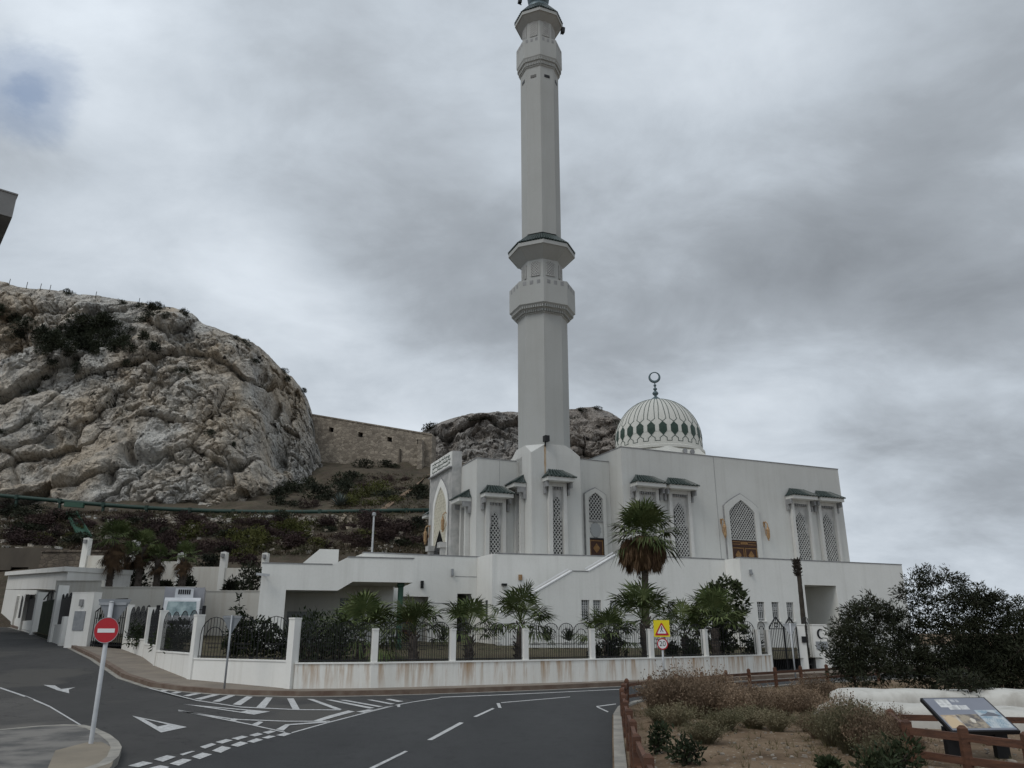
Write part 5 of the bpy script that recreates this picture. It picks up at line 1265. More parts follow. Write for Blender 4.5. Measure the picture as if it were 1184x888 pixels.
def fan_palm(label, loc, trunk_h, trunk_r, L_, fronds, seed, skirt=0, group=None, el=(-25, 80), pet=.55, dry_mat='palm_dry', stub=True):
    rng = random.Random(seed); root = thing('fan_palm', label, 'palm tree', loc, rng.uniform(0, 6), group)
    mb = MB(); n = max(6, int(trunk_h/.22)); lean = Vector((rng.uniform(-.05, .05), rng.uniform(-.05, .05), 0))
    mb.tube([Vector((0, 0, trunk_h*i/n-.15)) + lean*(trunk_h*(i/n)**2) for i in range(n+1)], [trunk_r*(1.15-.25*i/n)*(1+.07*((i % 2)*2-1)) for i in range(n+1)], 10)
    if stub:
        for i in range(int(trunk_h*26)):
            z = rng.uniform(.05, trunk_h); a = rng.uniform(0, 2*pi); p = Vector((cos(a)*trunk_r*.9, sin(a)*trunk_r*.9, z)); mb.beam(p, p+Vector((cos(a)*.09, sin(a)*.09, .12)), .05, .03)
    mb.build('trunk', M['bark'], root)
    top = Vector((0, 0, trunk_h)) + lean*trunk_h; mb = MB()
    for k in range(fronds):
        a = k*2.39996+rng.uniform(-.2, .2); e = R(lerp(el[1], el[0], (k+.5)/fronds)+rng.uniform(-8, 8)); d = Vector((cos(a)*cos(e), sin(a)*cos(e), sin(e)))
        fan_frond(mb, top+Vector((0, 0, rng.uniform(-.1, .15))), d, L_*pet*rng.uniform(.8, 1.2), L_*rng.uniform(.55, .7), 20, rng, droop=.22 if e > 0 else .4)
    mb.build('crown', M['palm'], root)
    if skirt:
        mb = MB()
        for k in range(int(46*skirt)):
            a = rng.uniform(0, 2*pi); z = top.z-rng.uniform(.0, .95)*skirt*.75; d = Vector((cos(a)*.85, sin(a)*.85, -rng.uniform(.35, 1.5)))
            fan_frond(mb, Vector((top.x, top.y, z)), d, L_*.46*rng.uniform(.7, 1.2), L_*.46, 10, rng, droop=.35, spread=40)
        mb.build('dead_fronds', M[dry_mat], root)
    return root
def shrub_mesh(rng, r, h, n, l, w, flat=.6, up=.5, stems=10):
    """leafy clump: leaves on the outside of several small lobes, with gaps"""
    mb = MB(); lobes = [(Vector((rng.uniform(-.6, .6)*r, rng.uniform(-.6, .6)*r, rng.uniform(.25, .8)*h)), rng.uniform(.3, .55)) for _ in range(9)]
    for _ in range(n):
        c, q = rng.choice(lobes); d = rnd_dir(rng); p = c + Vector((d.x*r*q, d.y*r*q, d.z*h*q))*rng.uniform(.55, 1.1)
        if p.z < .02: p.z = rng.uniform(.02, .15)
        blade(mb, p, (d+rnd_dir(rng)*.8+Vector((0, 0, up))).normalized(), l*rng.uniform(.6, 1.3), w*rng.uniform(.7, 1.2), rng)
    return mb
def shrub_thing(name, label, cat, loc, r, h, m_, n=900, l=.16, w=.07, seed=1, group=None, sc=1):
    rng = random.Random(seed); mb = shrub_mesh(rng, r, h, n, l, w)
    root = thing(name, label, cat, loc, 0, group); mb.build('foliage', m_, root)
    mb = MB()
    for i in range(9):
        a = rng.uniform(0, 6.3); e = Vector((cos(a)*r*.6, sin(a)*r*.6, h*rng.uniform(.5, .8))); mb.tube([(0, 0, -.1), e*.5+Vector((0, 0, h*.1)), e], [.03*max(.5, r), .02*max(.5, r), .006], 5)
    mb.build('stem', M['twig'], root)
    return root
def g3(x, y): return Vector((x, y, yz(x, y)))
def place(px, Y): x = (px-592)/890*(Y*cos(PITCH)); return (x, Y)

# palms inside the boundary wall
specs = [(417, 29.0, .75, 1.45, 26, 'bushy young fan palm under the carport edge, widest of the row behind the railings'),
         (478, 28.2, .95, 1.15, 24, 'young fan palm on a short trunk in front of the green column'),
         (543, 28.6, .95, 1.02, 22, 'young fan palm in front of the dark doorway of the terrace'),
         (600, 29.4, 1.25, 1.22, 26, 'young fan palm in front of the lower end of the stair wall'),
         (703, 30.6, .70, 1.15, 24, 'low shaggy fan palm beside a dark round bush behind the railings'),
         (746, 31.2, 1.35, 1.35, 26, 'fan palm behind the yellow pedestrian sign, under the tall palm'),
         (792, 32.5, .95, 1.0, 20, 'small fan palm just right of the twenty speed sign'),
         (826, 31.6, 1.25, 1.25, 24, 'fan palm standing against the leafy tree behind the railings')]
for i, (px, Y, th, L_, nf, lab) in enumerate(specs):
    x, y = place(px, Y); fan_palm(lab, g3(x, y), th+.1, .15, L_*1.12, int(nf*.85), 20+i, group='young fan palms behind the boundary wall', el=(-6 if i % 3 else -18, 80), pet=.62)
x, y = place(747.5, 33.5)
tp_ = fan_palm('tall fan palm with a green crown over a thick brown skirt of dead fronds', g3(x, y), 5.0, .145, 1.62, 36, 50, skirt=0, el=(-24, 84), pet=.5)
rng = random.Random(5); mb = MB()
for k in range(330):
    a = rng.uniform(0, 2*pi); t = rng.random(); z = 4.95-1.15*t; r = .22+.76*sin(pi*min(1, .18+.72*t))**.8
    d = Vector((cos(a)*.20, sin(a)*.20, -1)); p = Vector((cos(a)*r*.9, sin(a)*r*.9, z)); l = rng.uniform(.35, .65)
    for q in range(4): blade(mb, p+Vector((rng.uniform(-.05, .05), rng.uniform(-.05, .05), 0)), (d+rnd_dir(rng)*.22).normalized(), l, .05, rng)
mb.lathe([(.12, 3.5), (.42, 3.7), (.68, 4.1), (.6, 4.6), (.25, 4.95)], 12)
mb.build('dead_fronds', M['palm_dry'], tp_)
x, y = place(930, 36.5)
dpalm = thing('dead_palm', 'bare dead palm trunk with a small dark tuft, left of the tall porch', 'palm tree', g3(x, y))
mb = MB(); mb.tube([(0, 0, -.2)] + [(0.03*i/8, 0, 4.15*i/16) for i in range(17)], [.13]+[.115-.025*i/16+.007*(i % 2) for i in range(17)], 10); mb.build('trunk', M['twig'], dpalm)
rng = random.Random(8); mb = MB()
for k in range(170):
    z = rng.uniform(3.5, 4.25); a = rng.uniform(0, 2*pi); d = Vector((cos(a), sin(a), rng.uniform(.3, 1.4))).normalized(); mb.beam(Vector((cos(a)*.08, sin(a)*.08, z)), Vector((cos(a)*.08, sin(a)*.08, z))+d*rng.uniform(.10, .2), .045, .02)
mb.build('frond_stubs', M['twig'], dpalm)
# broad-leaved tree and dark shrubs behind the railings
def crown_tree(name, label, loc, lobes, m_, n_per, l, w, seed, trunk_r=.1, clump=.16, droop=0, cat='tree', tm='twig', base_off=(0, 0), per=7):
    """tapered trunk with limbs to every lobe; leaves in small sprays through each lobe's volume (lobe: offset, radius)"""
    rng = random.Random(seed); root = thing(name, label, cat, loc); loc = Vector(loc); mb = MB()
    fork = Vector((base_off[0], base_off[1], min(c.z for c, r in lobes)*.55))
    mb.tube([(base_off[0], base_off[1], -.2), fork*.5+Vector((.02, 0, 0)), fork], [trunk_r, trunk_r*.85, trunk_r*.7], 8)
    leaf_mb = MB()
    nodes = [(fork, trunk_r*.6)]
    for c, r in sorted(lobes, key=lambda q: (q[0]-fork).length):
        par, pr = min(nodes, key=lambda q: (q[0]-c).length + .35*max(0, q[0].z-c.z))
        m = par.lerp(c, .5)+Vector((rng.uniform(-.1, .1), rng.uniform(-.1, .1), rng.uniform(-.12, .04)))
        tr_ = max(.008, pr*.72); mb.tube([par, m, c], [tr_, tr_*.8, tr_*.6], 6); nodes.append((c, tr_*.7))
        for _ in range(4):
            e = c+rnd_dir(rng)*r*.85; mb.tube([m.lerp(c, .6), (c+e)/2+rnd_dir(rng)*r*.12, e], [trunk_r*.10, trunk_r*.06, .003], 4)
        for _ in range(int(n_per*r*r/.16)):
            d = rnd_dir(rng); rr = r*(rng.random()**.45)*rng.uniform(.8, 1.12); p = c+Vector((d.x*rr, d.y*rr, d.z*rr*.85))
            out = (d+rnd_dir(rng)*.7+Vector((0, 0, .25-droop))).normalized()
            for q in range(per): blade(leaf_mb, p+rnd_dir(rng)*clump*.5, (out+rnd_dir(rng)*.65).normalized(), l*rng.uniform(.6, 1.3), w*rng.uniform(.7, 1.2), rng)
    mb.build('trunk', M[tm], root, sm=True); leaf_mb.build('crown', m_, root); return root
def px_lobes(loc, items, Y, k=1):
    out = []
    for px, py, r, dy in items: p = atY(px, py, Y+dy); out.append((p-Vector(loc), r*k))
    return out
x, y = place(832, 33.0); loc = g3(x, y)
crown_tree('leafy_tree', 'bushy broad-leaved tree with big dark leaves in front of the terrace recess', loc, px_lobes(loc, [(815, 690, .48, 0), (830, 680, .42, .3), (848, 682, .40, .2), (856, 690, .34, -.2), (806, 708, .42, .1), (825, 706, .55, -.2), (846, 708, .55, .2), (858, 708, .36, .3), (812, 726, .45, 0), (835, 728, .6, .3), (855, 724, .4, -.1), (840, 745, .5, .2), (820, 745, .42, 0), (852, 676, .2, .1), (838, 671, .2, .2), (860, 698, .2, 0)], 33, .78), M['tree'], 50, .20, .085, 3, .12)
x, y = place(292, 26.6)
sh = crown_tree('dark_shrub', 'large dark green shrub with one tall shoot behind the corner of the white wall', g3(x, y), px_lobes(g3(x, y), [(277, 692, .10, 0), (276, 703, .14, 0), (277, 715, .22, 0), (275, 730, .38, 0), (292, 725, .40, .2), (308, 728, .36, .1), (318, 738, .3, -.1), (285, 745, .5, .1), (305, 748, .48, .2), (268, 748, .34, 0), (322, 752, .3, .2)], 26.6), M['dkgreen'], 70, .13, .055, 4, .08, cat='shrub')
for i, (px, Y, r, h, lab) in enumerate([(355, 26.8, .95, 1.35, 'dark bush filling the corner bay of the railings left of the young palms'), (392, 27.6, .9, 1.25, 'dark bush at the foot of the widest young palm'), (372, 28.5, .85, 1.55, 'dark bush behind the corner bay, in front of the carport pier'),
        (711, 30.2, .42, .85, 'dark round bush leaning on the low shaggy palm'), (690, 30.9, .3, .5, 'small dark bush left of the low shaggy palm'), (777, 32, .3, .55, 'small dark bush behind the speed sign'), (800, 31.4, .28, .6, 'small dark bush right of the speed sign post'), (868, 33.6, .4, .8, 'dark bush behind the last railing bay before the gate'), (188, 31, .5, .9, 'dark bush behind the middle bay of the stepped wall'), (208, 29.2, .6, 1.1, 'dark bush in front of the parked truck'), (160, 34.5, .5, .9, 'dark bush behind the upper bay of the stepped wall'), (108, 40, .9, 1.1, 'reddish dark bush seen through the side gate')]):
    x, y = place(px, Y); shrub_thing('dark_bush', lab, 'bush', g3(x, y), r, h, M['dkgreen'], int(900*max(.5, r)), .17, .07, 60+i, 'dark bushes behind the boundary wall')
for i, px in enumerate((633, 657.5, 513)):
    Y = 40.6 if px > 600 else 39.8; x, y = place(px, Y); rng = random.Random(90+i); mb = MB()
    for k in range(46):
        a = k*2.4; e = R(rng.uniform(8, 80)); d = Vector((cos(a)*cos(e), sin(a)*cos(e), sin(e))); s_ = d.cross(Vector((0, 0, 1))).normalized()*.035; b = Vector((0, 0, .05)); mb.add([b-s_*.6, b+s_*.6, b+d*.45+s_, b+d*.75, b+d*.45-s_], [(0, 1, 2, 3, 4)])
    tag(mb.build('agave', M['dkgreen'], loc=(x, y, 1.2)), ('spiky dark agave on the garden wall, left of the pair', 'spiky dark agave on the garden wall, right of the pair', 'spiky dark agave on the garden wall near the stair foot')[i], 'agave', 'agaves on the garden wall')
# palms on the left terrace
for i, (px, Y, zt, L_, nf, sk, lab) in enumerate([(117, 51, 3.4, 1.4, 30, 1.5, 'tallest terrace palm, shaggy with brown dead fronds, at the left end of its row'), (134, 53.5, 2.6, 1.05, 22, 1.0, 'terrace palm half hidden between the two largest crowns'), (151, 52, 3.1, 1.15, 22, 1.0, 'terrace palm with a green head beside the tall lamp post'),
        (173, 52, 2.3, .95, 20, .8, 'smaller terrace palm leaning before the white terrace wall'), (203, 51.5, 2.4, 1.0, 22, .9, 'small terrace palm with a pale brown skirt at the right end of its row')]):
    x, y = place(px, Y); p = fan_palm(lab, (x, y, 4.1), zt, .2, L_, nf, 120+i, skirt=sk, group='fan palms on the left terrace', dry_mat='palm_dry_hill', el=(-20, 82))
for i, (px, Y, r, h, lab) in enumerate([(143, 53, 1.2, 1.6, 'dark bush under the terrace palms'), (208, 53.5, .8, 1.3, 'dark tuft at the foot of the last terrace palm'), (287, 53, 1.0, 1.9, 'dark bush where the terrace wall meets the porch building'), (182, 54.5, .6, .9, 'small dry bush before the terrace wall'), (262, 54.5, .7, 1.0, 'thin dry bush under the stained wall panel'), (88, 52.5, .8, 1.2, 'dark bush beside the store building')]):
    x, y = place(px, Y); shrub_thing('terrace_bush', lab, 'bush', (x, y, 4.0), r, h, M['scrub_dark'], 700, .3, .12, 140+i, 'bushes on the left terrace')

# scrub on the hillside: prototypes, then copies
protos = {}
def proto(kind, m_, r, h, n, l, w, seed):
    o = shrub_mesh(random.Random(seed), r, h, n, l, w, up=.3).build('scrub_bush', m_); protos.setdefault(kind, []).append(o); return o
LAB = {'purple': ('purple brown scrub bush on the slope below the cliff', 'purple brown scrub on the slope'), 'olive': ('low olive green scrub bush on the slope', 'olive scrub on the slope'), 'dark': ('dark green scrub bush on the slope', 'dark green scrub on the slope')}
for k, m_ in (('purple', 'scrub_purple'), ('olive', 'scrub_olive'), ('dark', 'scrub_dark')):
    for s_ in (1, 2): proto(k, M[m_], 1.0, .8, 620, .22, .075, 200+s_+ord(k[0]))
used = set()
def scrub(kind, p, sc, rng, grp=None):
    o = rng.choice(protos[kind]); c = o if o.name not in used else dup(o)
    used.add(o.name); c.location = p; c.rotation_euler = (0, 0, rng.uniform(0, 6.3)); c.scale = (sc*rng.uniform(.8, 1.3), sc*rng.uniform(.8, 1.3), sc*rng.uniform(.6, 1.1))
    tag(c, LAB[kind][0], 'bush', LAB[kind][1]); return c
rng = random.Random(31)
def on_hill(px, py):
    h = HILL_BVH.ray_cast(EYE, ray(px, py).normalized())[0]; return h
spots = []
for _ in range(240):                                # below the pipe
    px = rng.uniform(0, 492); lo = 598 if px > 60 else 590
    hi = 632 if px > 290 else (652 if px > 100 else 630)
    py = rng.uniform(lo, hi); spots.append((px, py))
for px, py in spots:
    h = on_hill(px, py)
    if not h or h.y > 82: continue
    k = 'olive' if ((px-295)**2/35**2+(py-627)**2/8**2 < 1 or (px-345)**2/28**2+(py-616)**2/9**2 < 1 or rng.random() < .07) else ('dark' if (rng.random() < .22 or (px < 90 and rng.random() < .45)) else 'purple')
    scrub(k, h-Vector((0, 0, .15)), rng.uniform(.55, 1.35), rng)
for px, py, s_, k in [(330, 575, 1.5, 'dark'), (345, 570, 2, 'dark'), (352, 566, 2, 'dark'), (365, 575, 2.2, 'dark'), (378, 580, 1.8, 'dark'), (392, 562, 1.5, 'dark'), (402, 556, 1.6, 'dark'), (396, 570, 1.5, 'dark'), (410, 578, 1.6, 'olive'), (424, 574, 1.8, 'olive'), (438, 570, 1.6, 'olive'), (405, 584, 1.4, 'olive'), (430, 584, 1.3, 'olive'), (446, 577, 1.5, 'dark'),
                      (455, 580, 1.2, 'olive'), (480, 572, 1.8, 'dark'), (488, 577, 1.8, 'dark'), (492, 568, 1.5, 'dark'), (420, 540, 1.5, 'dark'), (432, 537, 1.6, 'dark'), (444, 540, 1.4, 'dark'), (452, 541, 1.3, 'dark'), (412, 549, .9, 'purple'), (430, 553, .9, 'purple'), (448, 556, .9, 'purple'), (468, 556, .9, 'purple'), (420, 562, 1, 'purple'), (440, 562, 1, 'olive'), (462, 566, .9, 'purple'), (318, 585, 1.3, 'dark'), (337, 586, 1.2, 'dark'), (358, 586, 1.2, 'purple')]:
    h = on_hill(px, py)
    if h: scrub(k, h-Vector((0, 0, .2)), s_, rng)
h = on_hill(393, 585)
mb = MB(); rg = random.Random(4)
for k in range(70):
    a = k*2.4; e = R(rg.uniform(5, 80)); d = Vector((cos(a)*cos(e), sin(a)*cos(e), sin(e))); s_ = d.cross(Vector((0, 0, 1))).normalized()*.09; mb.add([-s_*.6, s_*.6, d*.9+s_, d*1.6, d*.9-s_], [(0, 1, 2, 3, 4)])
if h: tag(mb.build('agave', M['agave'], loc=h), 'grey blue agave on the slope just above the green pipe', 'agave')
# bushes rooted in the cliff
CB = [(92, 372, 2.0), (110, 368, 2.0), (125, 372, 1.8), (80, 385, 2.1), (98, 386, 2.4), (115, 386, 2.2), (132, 388, 1.9), (145, 398, 1.6), (62, 398, 2.0), (80, 402, 2.0), (98, 404, 1.9), (118, 408, 1.8), (52, 408, 1.4), (135, 405, 1.4), (22, 370, 1.6), (30, 378, 1.8), (25, 388, 1.6), (4, 362, 1.7), (170, 358, 1.6), (182, 362, 1.7), (158, 356, 1.3), (208, 360, 1.2), (218, 366, 1.1), (40, 334, .9), (82, 340, 1.0), (140, 352, 1.0), (162, 390, 1.5), (176, 402, 1.3), (154, 382, 1.0), (152, 424, 1.4), (147, 420, 1.0), (212, 429, 1.2), (282, 396, 1.0), (290, 402, 1.0), (275, 392, .8), (295, 418, .7), (327, 430, 1.0), (330, 438, 1.0), (345, 444, .9), (350, 452, .8), (303, 447, .7), (366, 498, 1.3), (367, 508, 1.1), (36, 455, 1.1), (50, 438, .8), (90, 430, .8), (110, 456, .7), (60, 420, .9), (92, 424, .9), (4, 500, .8), (48, 490, .9), (242, 502, .8), (268, 515, .7), (90, 413, 1.2)]
for px, py, s_ in CB + [(rng.gauss(103, 22), rng.gauss(391, 12), rng.uniform(1.2, 2.2)) for _ in range(22)] + [(rng.gauss(178, 12), rng.gauss(360, 4), rng.uniform(1.0, 1.6)) for _ in range(5)]:
    hit = CLIFF_BVH.ray_cast(EYE, ray(px, py).normalized())
    if hit[0] is None: continue
    o = rng.choice(protos['dark']); c = dup(o); c.location = hit[0]+Vector((0, -.15, -.35*s_)); c.rotation_euler = (0, 0, rng.uniform(0, 6)); c.scale = (s_*.95, s_*.8, s_*rng.uniform(.75, 1.15))
    tag(c, 'dark evergreen bush rooted in the face or the top edge of the cliff', 'bush', 'dark bushes on the cliff')
for px, py, s_ in [(478, 498, 2), (488, 497, 2.6), (500, 494, 2.6), (656, 482, 2.2), (640, 500, 2), (700, 474, 1.6), (690, 472, 1.5), (560, 480, 1.3), (545, 482, 1.2), (672, 474, 1.6), (708, 486, 1.8)]:
    hit = FAR_BVH.ray_cast(EYE, ray(px, py).normalized())
    if hit[0] is None: continue
    c = dup(rng.choice(protos['dark'])); c.location = hit[0]+Vector((0, .3, -.5*s_)); c.scale = (s_*1.3, s_, s_*.8); tag(c, 'dark bush on the far rocky hill behind the minaret', 'bush', 'dark bushes on the far hill')
# fence stakes on the cliff top
for px in (10, 30, 46, 57, 110, 160):
    hit = CLIFF_BVH.ray_cast(EYE, ray(px, plerp(TOP, px)+2).normalized())
    if hit[0] is None: continue
    mb = MB(); mb.beam((0, 0, -.5), (.05, 0, 1.1), .06); o = mb.build('fence_stake', M['twig'], loc=hit[0]); tag(o, 'thin dark stake standing on the edge of the cliff top', 'stake', 'stakes along the cliff top')
# pale stones on the slope
mb = MB(); rg = random.Random(17)
for _ in range(520):
    px = rg.uniform(0, 492); py = rg.choice([rg.uniform(596, 606), rg.uniform(598, 640)]) if px > 150 else rg.uniform(588, 640); h = on_hill(px, py)
    if not h: continue
    r = rg.uniform(.08, .42)*rg.uniform(.5, 1); vs = []
    for k in range(8): vs.append(h+Vector(((1 if k & 1 else -1)*r*rg.uniform(.5, 1.2), (1 if k & 2 else -1)*r*rg.uniform(.5, 1), (1 if k & 4 else -.5)*r*rg.uniform(.4, .9))))
    mb.add(vs, [(0, 2, 3, 1), (4, 5, 7, 6), (0, 1, 5, 4), (2, 6, 7, 3), (0, 4, 6, 2), (1, 3, 7, 5)])
o = mb.build('scree', M['rock']); tag(o, 'pale broken stones strewn over the slope', 'stones', kind='stuff')
# low rubble retaining band just below the pipe
mb = MB(); pr = [atY(px, py, 79.6) for px, py in ((160, 597), (200, 600), (240, 601), (280, 601), (330, 600), (400, 599), (450, 598), (488, 597))]
for a, b in zip(pr, pr[1:]): mb.add([(a.x, a.y, a.z-1.5), (b.x, b.y, b.z-1.5), (b.x, b.y+.2, b.z), (a.x, a.y+.2, a.z), (a.x, a.y+1.5, a.z), (b.x, b.y+1.5, b.z)], [(0, 1, 2, 3), (3, 2, 5, 4)])
tag(mb.build('rubble_band', masonry('grey_rubble', (.24, .225, .20), (.16, .15, .135), (.06, .052, .045), 2.0)), 'long low grey rubble wall running under the green pipe', 'wall')

# ------------------------------------------------------------------ truck in the yard
tx, ty = place(206, 41.0); tz_ = yz(tx, ty)
truck = thing('box_truck', 'white truck with a grey refrigerated box parked facing the road behind the stepped wall', 'truck', (tx, ty, tz_), R(20))
mb = MB(); mb.box(-.95, .95, 1.7, 5.4, .75, 2.68); mb.box(-.99, -.93, 1.68, 5.41, .74, 2.7); mb.box(.93, .99, 1.68, 5.41, .74, 2.7); mb.build('cargo_box', M['truck_box'], truck)
mb = MB(); mb.box(-.45, .45, 1.35, 1.69, 2.1, 2.6); fu = mb.build('cooling_unit', M['truck_white'], truck)
mb = MB()
for i in range(6): mb.box(-.3+i*.105, -.225+i*.105, 1.33, 1.348, 2.3, 2.55)
mb.build('grille', M['dark'], fu)
mb = MB(); prof = [(0, .45), (0, 1.15), (.35, 1.95), (.55, 2.1), (1.6, 2.12), (1.6, .45)]
mb.add([(x, y, z) for x in (-.86, .86) for y, z in prof], [tuple(range(6)), tuple(range(11, 5, -1))] + [(i, 6+i, 6+(i+1) % 6, (i+1) % 6) for i in range(6)]); cab = mb.build('cab', M['truck_white'], truck)
mb = MB(); mb.poly([(-.74, .02-.005, 1.2), (.74, .02-.005, 1.2), (.68, .325-.01, 1.9), (-.68, .325-.01, 1.9)]); mb.build('windscreen', M['glass'], cab)
mb = MB(); mb.box(-.86, .86, -.08, -.003, .42, .68); mb.build('bumper', M['coping'], truck)
mb = MB(); mb.box(-.5, .5, -.02, -.003, .75, .95); mb.build('radiator_grille', M['dark'], cab)
for s_ in (-1, 1):
    mb = MB(); mb.box(min(s_*.58, s_*.8), max(s_*.58, s_*.8), -.03, -.003, .75, .93); mb.build('headlight', M['white'], cab)
    mb = MB(); mb.beam((s_*.87, .3, 1.5), (s_*1.05, .2, 1.5), .04); mb.box(min(s_*1.0, s_*1.18), max(s_*1.0, s_*1.18), .12, .2, 1.25, 1.7); mb.build('mirror', M['black_box'], cab)
    for y in (.75, 4.3):
        mb = MB(); n = 20; vs = [(s_*(.88-.25*k), y+.38*cos(2*pi*i/n), .38+.38*sin(2*pi*i/n)) for k in (0, 1) for i in range(n)]
        mb.add(vs, [tuple(range(n)), tuple(range(2*n-1, n-1, -1))]+[(i, (i+1) % n, n+(i+1) % n, n+i) for i in range(n)]); mb.build('wheel', M['rubber'], truck)

# ------------------------------------------------------------------ signs
def disc(mb, r, z, y0, y1, n=40, rin=0):
    fr = frame((0, 0, z), (1, 0), (0, -1)); o = [(r*cos(2*pi*i/n), r*sin(2*pi*i/n)) for i in range(n)]
    if rin: mb.ring(o, [(a*rin/r, b*rin/r) for a, b in o], y0, y1, fr)
    else: mb.prism(o, y0, y1, fr)
def rtri(c, h, w, up, rad=.06):
    """rounded triangle outline, counter-clockwise"""
    P = [(c[0]-w/2, c[1]-h/2), (c[0]+w/2, c[1]-h/2), (c[0], c[1]+h/2)] if up else [(c[0]-w/2, c[1]+h/2), (c[0], c[1]-h/2), (c[0]+w/2, c[1]+h/2)]
    out = []
    for i in range(3):
        p, a, b = Vector(P[i]), Vector(P[i-1]), Vector(P[(i+1) % 3]); u, v = (a-p).normalized()*rad*1.6, (b-p).normalized()*rad*1.6
        for t in (0, .25, .5, .75, 1): out.append(tuple((p+u).lerp(p, t).lerp(p.lerp(p+v, t), t)))
    return out
g = hitg(105, 860, .1); dist = g.y
ne = thing('no_entry_sign', 'round red no entry sign with a white bar on a leaning pale pole', 'road sign', (g.x, g.y, g.z-.02), R(2))
top_z = atY(130, 695, g.y).z-g.z; zc = atY(126, 727, g.y).z-g.z; rr_ = 14.2*(g.y/cos(PITCH)*.96)/890*.95
lean_x = (atY(129.5, 695, g.y).x-g.x)
mb = MB(); mb.tube([(0, 0, -.1), (lean_x*.0, 0, 0), (lean_x, 0, top_z)], .033, 12); mb.lathe([(.0, top_z-.01), (.036, top_z), (.03, top_z+.02), (0, top_z+.022)], 12, (lean_x, 0)); mb.build('pole', M['pole'], ne, sm=True)
lx = lean_x*zc/top_z; fr = frame((lx, -.04, zc), (1, 0), (0, -1)); o = [(rr_*cos(2*pi*i/44), rr_*sin(2*pi*i/44)) for i in range(44)]
mb = MB(); mb.prism(o, 0, .006, fr); dc = mb.build('disc', M['red'], ne)
mb = MB(); mb.box(-rr_*.68, rr_*.68, -rr_*.19, rr_*.12, .0065, .009, fr); mb.build('white_bar', M['white'], dc)
mb = MB(); mb.ring([(a*1.0, b) for a, b in o], [(a*.955, b*.955) for a, b in o], .0062, .0085, fr); mb.build('rim', M['grey_metal'], dc)
fb = frame((lx, .045, 0), (1, 0), (0, 1)); tr_w = 38*g.y/890*.99; cz_ = atY(131, 710, g.y).z-g.z
mb = MB(); zt_ = atY(131, 691, g.y).z-g.z; mb.prism(rtri((.0, zt_-tr_w*.44), tr_w*.88, tr_w, False, .02), 0, .005, frame((lx+.02, .045, 0), (1, 0), (0, 1))); tb_ = mb.build('back_plate', M['sign_back'], ne)
mb = MB(); mb.box(-tr_w*.4, tr_w*.4, zt_-.09, zt_-.05, -.012, -.002, fb); mb.box(-.06, .06, cz_-.2, cz_-.15, -.012, -.002, fb); mb.build('clamp', M['grey_metal'], tb_)
# the same kind of triangle seen from behind on the far corner and by the gate
def back_sign(name, label, px, base, pt, w_px, Y, m_pole, m_back, rz=0):
    p = Vector(base); r_ = thing(name, label, 'road sign', p, rz); k = (p.y*cos(PITCH))/890
    zt = atY(px, pt, p.y).z-p.z
    mb = MB(); mb.tube([(0, 0, -.1), (0, 0, zt+.02)], .028, 10); mb.build('pole', m_pole, r_, sm=True)
    w = w_px*k; mb = MB(); mb.prism(rtri((0, zt-w*.43), w*.87, w, False, .03), .032, .038, frame((0, 0, 0), (1, 0), (0, 1))); b_ = mb.build('back_plate', m_back, r_)
    mb = MB(); mb.box(-w*.42, w*.42, zt-.05, zt-.02, .02, .031, frame((0, 0, 0), (1, 0), (0, 1))); mb.build('clamp', M['grey_metal'], b_); return r_
q = hitg(251, 797, .12); back_sign('give_way_sign', 'triangular sign seen from behind on a thin grey pole against the dark shrub', 263, (q.x+.2, q.y, q.z-.02), 712, 24, q.y, M['grey_metal'], M['sign_back'])
q = atZ(975, 778, .12); q = place(914.5, 30.5); back_sign('give_way_sign', 'pale triangular sign seen from behind in front of the black entrance gate', 912, (q[0], q[1], .1), 721, 17, 30.5, M['pole'], mat('pale_sign_back', (.45, .46, .47), (.38, .39, .40), 3, .5), 0)
x, y = place(765, 21.6); gz_ = vz(x, y)
ps = thing('pedestrian_sign', 'yellow square with a red triangle and walking figure above a round 20 speed sign', 'road sign', (x, y, gz_))
zz = lambda py: atY(765, py, y).z-gz_
k = (y*cos(PITCH))/890
mb = MB(); mb.tube([(0, 0, -.1), (0, 0, zz(719))], .027, 12); mb.build('pole', M['pole'], ps, sm=True)
zc = (zz(717.5)+zz(736))/2; h_ = 9.2*k; fr = frame((0, -.032, zc), (1, 0), (0, -1))
mb = MB(); mb.box(-h_*1.0, h_*1.0, -h_, h_, 0, .006, fr); yp = mb.build('yellow_plate', M['yellow'], ps)
mb = MB(); tw_ = h_*1.85; mb.prism(rtri((0, -.02*h_), tw_*.88, tw_, True, .03), .0065, .009, fr); tr = mb.build('warning_triangle', M['red'], yp)
mb = MB(); mb.prism(rtri((0, -.06*h_), tw_*.58, tw_*.64, True, .02), .0095, .0115, fr); mb.build('white_field', M['white'], tr)
mb = MB(); u = h_*.62                                # walking figure
mb.prism([(u*.10*cos(i*pi/5), u*.42+u*.10*sin(i*pi/5)) for i in range(10)], .012, .0135, fr)
for a, b, w_ in (((0, .30), (-.05, -.12), .17), ((-.03, -.1), (.22, -.62), .12), ((-.06, -.1), (-.26, -.62), .12), ((.0, .25), (.25, -.02), .08), ((0, .25), (-.22, .0), .08), ((.22, -.62), (.32, -.60), .08), ((-.26, -.62), (-.16, -.62), .08)):
    p, q = Vector(a)*u, Vector(b)*u; n_ = Vector((-(q-p).y, (q-p).x)).normalized()*w_*u/2; mb.prism([tuple(p-n_), tuple(q-n_), tuple(q+n_), tuple(p+n_)], .012, .0138, fr)
mb.build('walking_figure', M['ink'], tr)
